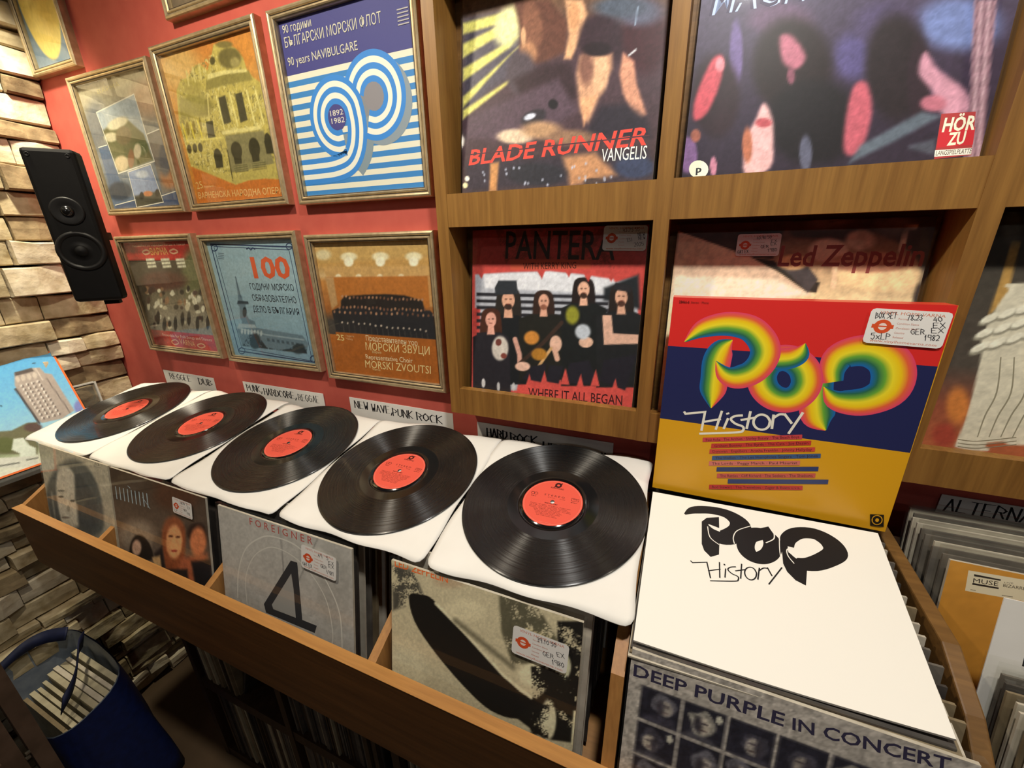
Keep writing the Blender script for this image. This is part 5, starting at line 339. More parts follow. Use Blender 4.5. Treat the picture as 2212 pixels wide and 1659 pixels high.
"dp":[140,"a39c94",[["t","DEEP PURPLE",.014,.891,.513,.902,.0475,"2e2a40",0,.02],["t","IN CONCERT",.539,.903,.94,.95,.0425,"2e2a40",0,.02],["p",[[.05,.725],[.192,.725],[.192,.865],[.05,.865]],"23222c",.002,0],["p",[[.184,.725],[.17,.761],[.121,.76],[.07,.736],[.087,.725],[.119,.725],[.179,.725]],"3a3844",.012,1],["p",[[.181,.812],[.173,.837],[.141,.852],[.114,.856],[.095,.828],[.091,.792],[.111,.778],[.141,.769],[.163,.778]],"5c5a62",.006,1],["p",[[.168,.8],[.156,.826],[.136,.831],[.117,.813],[.119,.787],[.136,.768],[.157,.774]],"a09890",.008,1],["p",[[.137,.798],[.131,.827],[.12,.826],[.111,.812],[.111,.783],[.12,.771],[.133,.769]],"3a363e",.01,1],["p",[[.159,.81],[.153,.813],[.141,.814],[.13,.811],[.134,.808],[.142,.806],[.155,.807]],"4a4248",.004,1],["p",[[.153,.782],[.148,.784],[.141,.785],[.134,.783],[.134,.78],[.141,.778],[.149,.778]],"5a4a4a",.004,1],["p",[[.05,.57],[.192,.57],[.192,.71],[.05,.71]],"23222c",.002,0],["p",[[.169,.57],[.151,.583],[.095,.589],[.05,.572],[.05,.57],[.093,.57],[.138,.57]],"4a4850",.012,1],["p",[[.154,.645],[.146,.671],[.114,.697],[.089,.696],[.073,.663],[.063,.627],[.084,.611],[.114,.585],[.133,.615]],"3e3c46",.006,1],["p",[[.128,.633],[.115,.659],[.097,.665],[.078,.647],[.078,.616],[.096,.602],[.118,.603]],"b4aa9c",.008,1],["p",[[.131,.631],[.128,.657],[.117,.658],[.107,.647],[.107,.616],[.117,.595],[.127,.605]],"3a363e",.01,1],["p",[[.11,.643],[.108,.646],[.095,.646],[.085,.644],[.085,.641],[.094,.639],[.108,.64]],"4a4248",.004,1],["p",[[.11,.615],[.106,.618],[.098,.619],[.092,.617],[.092,.613],[.098,.611],[.106,.612]],"5a4a4a",.004,1],["p",[[.183,.68],[.174,.701],[.16,.691],[.161,.669],[.174,.662]],"c8c4b4",.003,0],["p",[[.05,.415],[.192,.415],[.192,.555],[.05,.555]],"23222c",.002,0],["p",[[.16,.415],[.138,.431],[.094,.453],[.05,.419],[.053,.415],[.093,.415],[.136,.415]],"6a6668",.012,1],["p",[[.151,.495],[.144,.525],[.113,.541],[.083,.548],[.067,.512],[.069,.482],[.088,.454],[.112,.454],[.141,.47]],"5c5a62",.006,1],["p",[[.138,.483],[.126,.511],[.107,.515],[.089,.498],[.09,.467],[.106,.448],[.126,.459]],"8e867e",.008,1],["p",[[.108,.481],[.101,.503],[.091,.513],[.082,.498],[.081,.467],[.091,.444],[.104,.452]],"3a363e",.01,1],["p",[[.131,.493],[.124,.496],[.113,.497],[.1,.495],[.104,.491],[.113,.489],[.123,.49]],"4a4248",.004,1],["p",[[.124,.465],[.12,.468],[.111,.469],[.105,.467],[.103,.463],[.111,.461],[.12,.461]],"5a4a4a",.004,1],["p",[[.203,.725],[.345,.725],[.345,.865],[.203,.865]],"23222c",.002,0],["p",[[.322,.725],[.302,.743],[.254,.759],[.205,.727],[.213,.725],[.256,.725],[.306,.725]],"4a4850",.012,1],["p",[[.317,.801],[.298,.835],[.276,.853],[.252,.833],[.221,.821],[.234,.787],[.245,.751],[.275,.743],[.307,.767]],"8a867e",.006,1],["p",[[.301,.789],[.289,.813],[.27,.82],[.254,.803],[.254,.775],[.271,.753],[.291,.764]],"b4aa9c",.008,1],["p",[[.272,.787],[.265,.812],[.255,.823],[.243,.802],[.244,.771],[.255,.759],[.268,.756]],"3a363e",.01,1],["p",[[.291,.799],[.287,.802],[.277,.803],[.268,.801],[.266,.797],[.277,.795],[.29,.795]],"4a4248",.004,1],["p",[[.288,.771],[.283,.774],[.276,.774],[.268,.772],[.267,.769],[.275,.766],[.284,.767]],"5a4a4a",.004,1],["p",[[.335,.835],[.327,.853],[.313,.847],[.313,.824],[.327,.817]],"c8c4b4",.003,0],["p",[[.203,.57],[.345,.57],[.345,.71],[.203,.71]],"23222c",.002,0],["p",[[.345,.57],[.327,.585],[.281,.582],[.235,.57],[.251,.57],[.28,.57],[.325,.57]],"4a4850",.012,1],["p",[[.342,.639],[.332,.672],[.301,.698],[.279,.68],[.253,.653],[.255,.618],[.275,.591],[.301,.578],[.334,.612]],"5c5a62",.006,1],["p",[[.324,.627],[.315,.655],[.295,.66],[.281,.64],[.28,.612],[.295,.594],[.315,.597]],"a09890",.008,1],["p",[[.298,.625],[.291,.649],[.28,.661],[.271,.639],[.268,.609],[.279,.589],[.291,.6]],"3a363e",.01,1],["p",[[.32,.637],[.313,.639],[.302,.641],[.291,.638],[.294,.635],[.302,.633],[.312,.633]],"4a4248",.004,1],["p",[[.312,.609],[.308,.611],[.3,.613],[.293,.611],[.293,.607],[.3,.605],[.308,.605]],"5a4a4a",.004,1],["p",[[.203,.415],[.345,.415],[.345,.555],[.203,.555]],"23222c",.002,0],["p",[[.309,.415],[.286,.431],[.237,.44],[.205,.417],[.203,.415],[.236,.415],[.287,.415]],"6a6668",.012,1],["p",[[.285,.491],[.277,.525],[.258,.547],[.234,.538],[.205,.504],[.208,.476],[.227,.438],[.256,.444],[.283,.451]],"5c5a62",.006,1],["p",[[.279,.479],[.274,.508],[.252,.512],[.233,.495],[.237,.465],[.251,.443],[.273,.453]],"b4aa9c",.008,1],["p",[[.255,.477],[.247,.502],[.236,.506],[.224,.492],[.228,.465],[.236,.443],[.247,.448]],"3a363e",.01,1],["p",[[.278,.489],[.269,.492],[.258,.494],[.247,.491],[.25,.487],[.257,.485],[.268,.486]],"4a4248",.004,1],["p",[[.269,.461],[.265,.464],[.256,.465],[.25,.463],[.251,.459],[.257,.458],[.266,.458]],"5a4a4a",.004,1],["p",[[.356,.725],[.498,.725],[.498,.865],[.356,.865]],"23222c",.002,0],["p",[[.498,.725],[.488,.741],[.43,.743],[.386,.725],[.387,.725],[.428,.725],[.485,.725]],"3a3844",.012,1],["p",[[.484,.793],[.475,.827],[.451,.831],[.418,.826],[.407,.809],[.399,.779],[.421,.759],[.45,.738],[.479,.767]],"3e3c46",.006,1],["p",[[.462,.781],[.452,.807],[.432,.814],[.418,.796],[.416,.765],[.432,.747],[.452,.753]],"a09890",.008,1],["p",[[.47,.779],[.466,.803],[.452,.811],[.442,.792],[.445,.766],[.452,.749],[.465,.756]],"3a363e",.01,1],["p",[[.448,.791],[.443,.795],[.43,.795],[.423,.793],[.422,.789],[.43,.787],[.441,.788]],"4a4248",.004,1],["p",[[.444,.763],[.442,.766],[.433,.766],[.425,.764],[.426,.761],[.433,.759],[.441,.76]],"5a4a4a",.004,1],["p",[[.356,.57],[.498,.57],[.498,.71],[.356,.71]],"23222c",.002,0],["p",[[.48,.571],[.453,.609],[.398,.607],[.356,.592],[.356,.57],[.396,.57],[.448,.57]],"6a6668",.012,1],["p",[[.456,.664],[.44,.699],[.416,.71],[.388,.71],[.364,.68],[.378,.65],[.386,.628],[.416,.603],[.442,.632]],"5c5a62",.006,1],["p",[[.437,.652],[.428,.678],[.409,.689],[.392,.666],[.394,.637],[.409,.622],[.428,.624]],"a09890",.008,1],["p",[[.411,.65],[.406,.681],[.393,.678],[.382,.666],[.381,.634],[.394,.623],[.404,.622]],"3a363e",.01,1],["p",[[.431,.662],[.428,.666],[.415,.667],[.404,.664],[.403,.66],[.415,.658],[.429,.66]],"4a4248",.004,1],["p",[[.426,.634],[.423,.638],[.414,.638],[.407,.636],[.408,.632],[.414,.63],[.424,.631]],"5a4a4a",.004,1],["p",[[.488,.68],[.48,.701],[.466,.692],[.466,.669],[.48,.663]],"c8c4b4",.003,0],["p",[[.356,.415],[.498,.415],[.498,.555],[.356,.555]],"23222c",.002,0],["p",[[.493,.415],[.472,.433],[.417,.439],[.368,.419],[.385,.415],[.421,.415],[.467,.415]],"4a4850",.012,1],["p",[[.484,.494],[.46,.53],[.44,.538],[.408,.534],[.386,.515],[.395,.48],[.408,.459],[.438,.436],[.46,.466]],"8a867e",.006,1],["p",[[.464,.482],[.452,.51],[.433,.516],[.415,.497],[.416,.466],[.433,.45],[.453,.456]],"b4aa9c",.008,1],["p",[[.436,.48],[.431,.505],[.417,.513],[.41,.495],[.407,.463],[.417,.441],[.427,.449]],"3a363e",.01,1],["p",[[.454,.492],[.451,.496],[.439,.496],[.431,.494],[.428,.49],[.439,.489],[.45,.489]],"4a4248",.004,1],["p",[[.451,.464],[.446,.467],[.438,.468],[.431,.466],[.431,.462],[.438,.46],[.446,.461]],"5a4a4a",.004,1],["p",[[.509,.725],[.651,.725],[.651,.865],[.509,.865]],"23222c",.002,0],["p",[[.651,.725],[.625,.736],[.575,.752],[.541,.725],[.524,.725],[.574,.725],[.619,.725]],"3a3844",.012,1],["p",[[.626,.793],[.621,.819],[.594,.831],[.565,.83],[.549,.81],[.544,.778],[.568,.744],[.596,.744],[.623,.756]],"3e3c46",.006,1],["p",[[.605,.781],[.597,.809],[.577,.811],[.563,.794],[.562,.765],[.577,.745],[.598,.757]],"8e867e",.008,1],["p",[[.617,.779],[.608,.803],[.597,.817],[.588,.793],[.585,.762],[.597,.741],[.611,.75]],"3a363e",.01,1],["p",[[.594,.791],[.588,.794],[.575,.795],[.565,.792],[.566,.789],[.575,.786],[.588,.787]],"4a4248",.004,1],["p",[[.589,.763],[.586,.766],[.578,.766],[.571,.765],[.571,.761],[.578,.759],[.587,.76]],"5a4a4a",.004,1],["p",[[.509,.57],[.651,.57],[.651,.71],[.509,.71]],"23222c",.002,0],["p",[[.651,.575],[.638,.615],[.583,.612],[.535,.591],[.537,.57],[.581,.57],[.634,.57]],"3a3844",.012,1],["p",[[.637,.668],[.627,.695],[.604,.71],[.578,.71],[.562,.685],[.551,.655],[.578,.615],[.604,.615],[.635,.629]],"3e3c46",.006,1],["p",[[.626,.656],[.618,.681],[.597,.692],[.579,.672],[.581,.641],[.597,.621],[.619,.629]],"8e867e",.008,1],["p",[[.597,.654],[.592,.682],[.581,.684],[.573,.67],[.574,.638],[.581,.627],[.591,.624]],"3a363e",.01,1],["p",[[.621,.666],[.615,.67],[.603,.67],[.593,.668],[.595,.664],[.603,.662],[.616,.662]],"4a4248",.004,1],["p",[[.615,.638],[.61,.642],[.602,.641],[.594,.64],[.594,.636],[.602,.635],[.609,.634]],"5a4a4a",.004,1],["p",[[.64,.68],[.632,.7],[.619,.691],[.619,.668],[.633,.661]],"c8c4b4",.003,0],["p",[[.509,.415],[.651,.415],[.651,.555],[.509,.555]],"23222c",.002,0],["p",[[.643,.415],[.633,.428],[.577,.431],[.528,.415],[.537,.415],[.578,.415],[.626,.415]],"3a3844",.012,1],["p",[[.626,.48],[.623,.506],[.599,.526],[.565,.524],[.548,.499],[.548,.465],[.572,.435],[.596,.426],[.625,.452]],"5c5a62",.006,1],["p",[[.62,.468],[.612,.495],[.591,.498],[.576,.482],[.576,.452],[.59,.432],[.611,.439]],"b4aa9c",.008,1],["p",[[.594,.466],[.588,.487],[.575,.496],[.566,.481],[.564,.453],[.575,.437],[.588,.441]],"3a363e",.01,1],["p",[[.615,.478],[.607,.481],[.597,.481],[.59,.48],[.589,.476],[.598,.474],[.609,.475]],"4a4248",.004,1],["p",[[.607,.45],[.605,.453],[.596,.454],[.589,.452],[.588,.448],[.596,.446],[.604,.446]],"5a4a4a",.004,1],["p",[[.662,.725],[.804,.725],[.804,.865],[.662,.865]],"23222c",.002,0],["p",[[.771,.725],[.748,.73],[.698,.745],[.662,.725],[.662,.725],[.697,.725],[.75,.725]],"6a6668",.012,1],["p",[[.76,.793],[.751,.829],[.718,.853],[.693,.832],[.67,.811],[.667,.774],[.688,.753],[.719,.733],[.735,.765]],"8a867e",.006,1],["p",[[.728,.781],[.719,.805],[.7,.811],[.682,.794],[.683,.764],[.699,.744],[.719,.755]],"b4aa9c",.008,1],["p",[[.736,.779],[.73,.801],[.719,.815],[.71,.791],[.709,.762],[.72,.75],[.732,.754]],"3a363e",.01,1],["p",[[.713,.791],[.708,.794],[.698,.795],[.687,.793],[.688,.789],[.697,.787],[.708,.788]],"4a4248",.004,1],["p",[[.714,.763],[.708,.766],[.7,.766],[.695,.765],[.694,.761],[.7,.758],[.708,.76]],"5a4a4a",.004,1],["p",[[.662,.57],[.804,.57],[.804,.71],[.662,.71]],"23222c",.002,0],["p",[[.798,.57],[.772,.604],[.726,.605],[.683,.58],[.69,.57],[.727,.57],[.776,.57]],"6a6668",.012,1],["p",[[.783,.657],[.772,.686],[.748,.705],[.721,.692],[.704,.676],[.7,.641],[.719,.607],[.747,.618],[.777,.617]],"8a867e",.006,1],["p",[[.757,.645],[.747,.674],[.729,.681],[.712,.658],[.713,.63],[.728,.609],[.75,.62]],"a09890",.008,1],["p",[[.768,.643],[.76,.672],[.749,.67],[.741,.659],[.737,.629],[.749,.613],[.759,.62]],"3a363e",.01,1],["p",[[.745,.655],[.738,.658],[.727,.659],[.719,.656],[.718,.653],[.727,.651],[.739,.652]],"4a4248",.004,1],["p",[[.744,.627],[.738,.63],[.73,.63],[.723,.629],[.724,.625],[.729,.623],[.739,.623]],"5a4a4a",.004,1],["p",[[.662,.415],[.804,.415],[.804,.555],[.662,.555]],"23222c",.002,0],["p",[[.804,.415],[.796,.424],[.743,.441],[.698,.419],[.695,.415],[.742,.415],[.796,.415]],"6a6668",.012,1],["p",[[.801,.489],[.786,.525],[.761,.549],[.732,.537],[.71,.502],[.722,.471],[.736,.455],[.763,.448],[.79,.457]],"5c5a62",.006,1],["p",[[.786,.477],[.778,.506],[.757,.511],[.738,.491],[.742,.461],[.756,.445],[.775,.452]],"8e867e",.008,1],["p",[[.757,.475],[.753,.5],[.74,.511],[.733,.49],[.733,.46],[.74,.437],[.752,.443]],"3a363e",.01,1],["p",[[.778,.487],[.775,.489],[.763,.491],[.75,.488],[.753,.485],[.763,.482],[.775,.483]],"4a4248",.004,1],["p",[[.773,.459],[.769,.461],[.761,.462],[.754,.46],[.753,.457],[.762,.454],[.77,.455]],"5a4a4a",.004,1],["p",[[.795,.525],[.786,.542],[.772,.536],[.772,.513],[.786,.506]],"c8c4b4",.003,0],["p",[[.815,.725],[.957,.725],[.957,.865],[.815,.865]],"23222c",.002,0],["p",[[.936,.725],[.914,.755],[.862,.758],[.815,.733],[.826,.725],[.859,.725],[.905,.725]],"3a3844",.012,1],["p",[[.922,.806],[.914,.844],[.88,.849],[.854,.854],[.837,.823],[.831,.792],[.858,.758],[.881,.756],[.906,.767]],"3e3c46",.006,1],["p",[[.905,.794],[.894,.823],[.874,.831],[.859,.807],[.857,.78],[.875,.759],[.896,.766]],"b4aa9c",.008,1],["p",[[.873,.792],[.871,.819],[.859,.831],[.848,.807],[.851,.776],[.859,.757],[.872,.769]],"3a363e",.01,1],["p",[[.897,.804],[.893,.807],[.88,.808],[.873,.805],[.87,.802],[.88,.8],[.891,.801]],"4a4248",.004,1],["p",[[.894,.776],[.889,.779],[.88,.78],[.874,.777],[.873,.774],[.88,.772],[.889,.772]],"5a4a4a",.004,1],["p",[[.815,.57],[.957,.57],[.957,.71],[.815,.71]],"23222c",.002,0],["p",[[.925,.57],[.902,.598],[.856,.614],[.815,.585],[.815,.57],[.855,.57],[.907,.57]],"6a6668",.012,1],["p",[[.919,.658],[.904,.688],[.88,.695],[.848,.691],[.83,.677],[.822,.637],[.848,.616],[.877,.61],[.909,.623]],"5c5a62",.006,1],["p",[[.89,.646],[.879,.672],[.859,.679],[.844,.661],[.842,.631],[.86,.609],[.878,.619]],"8e867e",.008,1],["p",[[.896,.644],[.891,.676],[.88,.672],[.869,.66],[.869,.626],[.879,.613],[.892,.613]],"3a363e",.01,1],["p",[[.872,.656],[.87,.66],[.858,.659],[.849,.658],[.849,.654],[.858,.652],[.868,.652]],"4a4248",.004,1],["p",[[.874,.628],[.87,.631],[.861,.632],[.852,.63],[.854,.626],[.861,.623],[.869,.624]],"5a4a4a",.004,1],["p",[[.947,.68],[.939,.699],[.926,.692],[.926,.668],[.939,.662]],"c8c4b4",.003,0],["p",[[.815,.415],[.957,.415],[.957,.555],[.815,.555]],"23222c",.002,0],["p",[[.949,.415],[.93,.446],[.887,.453],[.852,.431],[.838,.415],[.886,.415],[.933,.415]],"4a4850",.012,1],["p",[[.952,.506],[.935,.533],[.908,.543],[.874,.542],[.854,.526],[.867,.486],[.874,.465],[.906,.462],[.933,.474]],"5c5a62",.006,1],["p",[[.931,.494],[.922,.52],[.9,.524],[.883,.508],[.884,.478],[.9,.463],[.921,.469]],"b4aa9c",.008,1],["p",[[.904,.492],[.896,.517],[.884,.528],[.876,.507],[.876,.478],[.885,.456],[.896,.464]],"3a363e",.01,1],["p",[[.924,.504],[.919,.507],[.906,.508],[.899,.506],[.895,.502],[.907,.499],[.92,.501]],"4a4248",.004,1],["p",[[.919,.476],[.914,.478],[.906,.479],[.897,.478],[.9,.474],[.905,.472],[.915,.472]],"5a4a4a",.004,1],["p",[[.947,.525],[.938,.544],[.925,.538],[.925,.513],[.939,.508]],"c8c4b4",.003,0],["n",70,.28,15]]],
"muse":[60,"d0953a",[["g",[[0,"b87f2c"],[1,"cf933c"]]],["n",30,.06,16],["Q",[[.059,.972],[.357,.988],[.366,.901],[.065,.883]],"e2d9bc",0],["Q",[[.078,.961],[.156,.962],[.156,.956],[.079,.952]],"2a2624",0],["Q",[[.08,.923],[.156,.927],[.157,.92],[.08,.915]],"2a2624",0],["t","MUSE",.081,.925,.153,.932,.0185,"2a2624",0,.0],["t","BIZARRE FESTIVAL",.167,.934,.302,.945,.0125,"5a5448",0,0],["t","LIVE",.168,.95,.192,.954,.006,"8a8474",0,0],["S",[[.079,.893],[.095,.894]],.0027,"8a8474",0,0],["S",[[.17,.898],[.201,.901]],.0027,"8a8474",0,0]]],
"tower":[120,"6ab0dc",[["g",[[0,"d8d8cc"],[.1,"c9d0c0"],[.16,"9aa888"],[.24,"6a7058"],[.3,"9cc8e0"],[.6,"74b4e0"],[1,"5aa6dc"]]],["p",[[.332,.421],[.487,.371],[.593,.399],[.656,.381],[.608,.227],[.547,.1],[.267,.248]],"6c6c54",.0085,0],["e",.407,.263,.06,-.03,-.025,-.067,"5c6440",.015],["e",.613,.345,.05,-.023,-.015,-.039,"5c4c48",.012],["p",[[.469,.295],[.525,.281],[.533,.2],[.558,.159],[.519,.041],[.428,.073],[.455,.158],[.425,.209]],"cdd8cc",.0061,0],["p",[[.253,.212],[.546,.082],[.513,-.002],[.221,.126]],"c9cdc4",.0061,0],["l",[[.292,.112],[.422,.08]],.0097,"4c504c",.0048],["l",[[.471,.081],[.535,.069]],.0085,"4c504c",.0036],["p",[[.692,.863],[.812,.875],[.862,.864],[.87,.807],[.91,.78],[.911,.719],[.919,.392],[.816,.348],[.679,.361],[.653,.419],[.65,.682],[.652,.752]],"a39a94",.003,0],["p",[[.693,.867],[.807,.878],[.814,.843],[.686,.834]],"5a5452",.0024,0],["l",[[.862,.754],[.886,.376]],.0054,"5c5656",.0018],["l",[[.829,.865],[.834,.745]],.0097,"c4bcb4",.003],["l",[[.645,.719],[.663,.368]],.0157,"4a4648",.0036],["e",.688,.802,.014,.003,-.004,-.028,"c0b8ae",.002],["e",.725,.802,.015,.003,-.004,-.029,"c0b8ae",.002],["e",.763,.803,.015,.002,-.004,-.03,"c0b8ae",.002],["e",.802,.803,.015,.003,-.004,-.03,"c0b8ae",.002],["p",[[.684,.747],[.7,.745],[.696,.725],[.68,.727]],"e4e0da",.0018,0],["p",[[.694,.742],[.701,.739],[.697,.721],[.689,.722]],"4a4242",.0018,0],["p",[[.72,.749],[.735,.747],[.731,.727],[.716,.729]],"e4e0da",.0018,0],["p",[[.729,.744],[.737,.741],[.733,.723],[.724,.724]],"4a4242",.0018,0],["p",[[.756,.751],[.772,.749],[.767,.729],[.751,.731]],"e4e0da",.0018,0],["p",[[.766,.746],[.773,.743],[.769,.725],[.76,.726]],"4a4242",.0018,0],["p",[[.792,.753],[.809,.751],[.804,.731],[.788,.733]],"e4e0da",.0018,0],["p",[[.802,.748],[.81,.745],[.806,.727],[.797,.728]],"4a4242",.0018,0],["p",[[.685,.71],[.701,.709],[.697,.689],[.681,.69]],"e4e0da",.0018,0],["p",[[.695,.705],[.702,.703],[.698,.684],[.69,.686]],"4a4242",.0018,0],["p",[[.721,.712],[.737,.71],[.732,.69],[.717,.692]],"e4e0da",.0018,0],["p",[[.731,.707],[.738,.705],[.734,.686],[.725,.687]],"4a4242",.0018,0],["p",[[.757,.714],[.773,.712],[.769,.692],[.753,.694]],"e4e0da",.0018,0],["p",[[.767,.709],[.774,.706],[.77,.688],[.761,.689]],"4a4242",.0018,0],["p",[[.794,.716],[.81,.714],[.805,.694],[.789,.696]],"e4e0da",.0018,0],["p",[[.804,.711],[.811,.708],[.807,.689],[.798,.691]],"4a4242",.0018,0],["p",[[.686,.674],[.702,.672],[.698,.652],[.682,.654]],"e4e0da",.0018,0],["p",[[.696,.669],[.703,.666],[.699,.648],[.691,.649]],"4a4242",.0018,0],["p",[[.722,.676],[.738,.674],[.733,.653],[.718,.656]],"e4e0da",.0018,0],["p",[[.732,.67],[.739,.668],[.735,.649],[.726,.651]],"4a4242",.0018,0],["p",[[.758,.677],[.774,.675],[.77,.655],[.754,.657]],"e4e0da",.0018,0],["p",[[.768,.672],[.775,.669],[.772,.651],[.763,.652]],"4a4242",.0018,0],["p",[[.795,.679],[.811,.677],[.807,.656],[.791,.658]],"e4e0da",.0018,0],["p",[[.805,.674],[.812,.671],[.809,.652],[.8,.653]],"4a4242",.0018,0],["p",[[.687,.638],[.703,.636],[.699,.615],[.683,.618]],"e4e0da",.0018,0],["p",[[.697,.632],[.704,.63],[.701,.611],[.692,.613]],"4a4242",.0018,0],["p",[[.723,.639],[.739,.637],[.735,.617],[.719,.619]],"e4e0da",.0018,0],["p",[[.733,.634],[.74,.631],[.736,.612],[.728,.614]],"4a4242",.0018,0],["p",[[.759,.64],[.775,.638],[.771,.618],[.755,.62]],"e4e0da",.0018,0],["p",[[.769,.635],[.777,.632],[.773,.613],[.764,.615]],"4a4242",.0018,0],["p",[[.796,.642],[.812,.64],[.808,.619],[.792,.621]],"e4e0da",.0018,0],["p",[[.806,.636],[.814,.633],[.81,.614],[.801,.616]],"4a4242",.0018,0],["p",[[.688,.601],[.704,.599],[.7,.579],[.684,.581]],"e4e0da",.0018,0],["p",[[.698,.596],[.705,.593],[.702,.574],[.693,.576]],"4a4242",.0018,0],["p",[[.724,.602],[.74,.6],[.736,.58],[.72,.582]],"e4e0da",.0018,0],["p",[[.734,.597],[.741,.594],[.738,.575],[.729,.577]],"4a4242",.0018,0],["p",[[.761,.603],[.777,.601],[.772,.58],[.756,.583]],"e4e0da",.0018,0],["p",[[.771,.598],[.778,.595],[.774,.576],[.765,.578]],"4a4242",.0018,0],["p",[[.797,.604],[.814,.602],[.809,.581],[.793,.584]],"e4e0da",.0018,0],["p",[[.808,.599],[.815,.596],[.811,.577],[.802,.578]],"4a4242",.0018,0],["p",[[.69,.564],[.705,.562],[.701,.542],[.685,.544]],"e4e0da",.0018,0],["p",[[.699,.559],[.706,.556],[.703,.537],[.694,.539]],"4a4242",.0018,0],["p",[[.725,.565],[.741,.563],[.737,.542],[.721,.545]],"e4e0da",.0018,0],["p",[[.735,.56],[.742,.557],[.739,.538],[.73,.54]],"4a4242",.0018,0],["p",[[.762,.566],[.778,.563],[.774,.543],[.757,.545]],"e4e0da",.0018,0],["p",[[.772,.56],[.779,.557],[.775,.538],[.766,.54]],"4a4242",.0018,0],["p",[[.799,.567],[.815,.564],[.811,.543],[.794,.546]],"e4e0da",.0018,0],["p",[[.809,.561],[.817,.558],[.813,.539],[.803,.541]],"4a4242",.0018,0],["p",[[.691,.528],[.706,.525],[.702,.505],[.686,.507]],"e4e0da",.0018,0],["p",[[.7,.522],[.707,.519],[.704,.5],[.695,.502]],"4a4242",.0018,0],["p",[[.726,.528],[.742,.525],[.738,.505],[.722,.508]],"e4e0da",.0018,0],["p",[[.736,.522],[.744,.519],[.74,.5],[.731,.502]],"4a4242",.0018,0],["p",[[.763,.528],[.779,.526],[.775,.505],[.759,.508]],"e4e0da",.0018,0],["p",[[.773,.523],[.78,.52],[.777,.501],[.768,.502]],"4a4242",.0018,0],["p",[[.8,.529],[.817,.526],[.812,.505],[.796,.508]],"e4e0da",.0018,0],["p",[[.81,.523],[.818,.52],[.814,.501],[.805,.503]],"4a4242",.0018,0],["p",[[.692,.491],[.707,.488],[.703,.467],[.687,.47]],"e4e0da",.0018,0],["p",[[.701,.485],[.709,.482],[.705,.463],[.696,.465]],"4a4242",.0018,0],["p",[[.728,.491],[.744,.488],[.739,.467],[.723,.47]],"e4e0da",.0018,0],["p",[[.737,.485],[.745,.482],[.741,.463],[.732,.465]],"4a4242",.0018,0],["p",[[.764,.491],[.78,.488],[.776,.467],[.76,.47]],"e4e0da",.0018,0],["p",[[.774,.485],[.782,.482],[.778,.463],[.769,.465]],"4a4242",.0018,0],["p",[[.801,.491],[.818,.488],[.813,.467],[.797,.47]],"e4e0da",.0018,0],["p",[[.812,.485],[.819,.482],[.815,.463],[.806,.464]],"4a4242",.0018,0],["p",[[.693,.453],[.708,.45],[.704,.43],[.688,.433]],"e4e0da",.0018,0],["p",[[.702,.447],[.71,.444],[.706,.426],[.697,.427]],"4a4242",.0018,0],["p",[[.729,.453],[.745,.45],[.74,.43],[.724,.433]],"e4e0da",.0018,0],["p",[[.739,.447],[.746,.444],[.742,.425],[.733,.427]],"4a4242",.0018,0],["p",[[.765,.453],[.782,.45],[.777,.429],[.761,.432]],"e4e0da",.0018,0],["p",[[.775,.447],[.783,.444],[.779,.425],[.77,.427]],"4a4242",.0018,0],["p",[[.803,.453],[.819,.45],[.815,.429],[.798,.432]],"e4e0da",.0018,0],["p",[[.813,.447],[.821,.443],[.817,.424],[.807,.426]],"4a4242",.0018,0],["p",[[.694,.416],[.709,.413],[.705,.392],[.689,.396]],"e4e0da",.0018,0],["p",[[.703,.41],[.711,.407],[.707,.388],[.698,.39]],"4a4242",.0018,0],["p",[[.73,.415],[.746,.412],[.742,.392],[.726,.395]],"e4e0da",.0018,0],["p",[[.74,.409],[.747,.406],[.743,.387],[.734,.389]],"4a4242",.0018,0],["p",[[.767,.415],[.783,.412],[.779,.391],[.762,.394]],"e4e0da",.0018,0],["p",[[.777,.409],[.784,.406],[.781,.386],[.771,.388]],"4a4242",.0018,0],["p",[[.804,.414],[.821,.411],[.816,.39],[.8,.393]],"e4e0da",.0018,0],["p",[[.814,.408],[.822,.405],[.818,.386],[.809,.388]],"4a4242",.0018,0],["e",.961,.414,.029,-.012,-.024,-.059,"7a84c0",.015],["e",.839,.915,.011,-.003,-.002,-.005,"3a4450",.002],["l",[[.494,.618],[.512,.602]],.0097,"2c3c48",.0024],["n",60,.06,17],["Q",[[.0,.984],[1.0,.984],[1.0,1.0],[.0,1.0]],"e8703c",0],["Q",[[.0,.0],[1.0,.0],[1.0,.016],[.0,.016]],"e8703c",0],["Q",[[.984,.0],[1.0,.0],[1.0,1.0],[.984,1.0]],"e8703c",0],["Q",[[.0,.0],[.016,.0],[.016,1.0],[.0,1.0]],"e8703c",0]]],
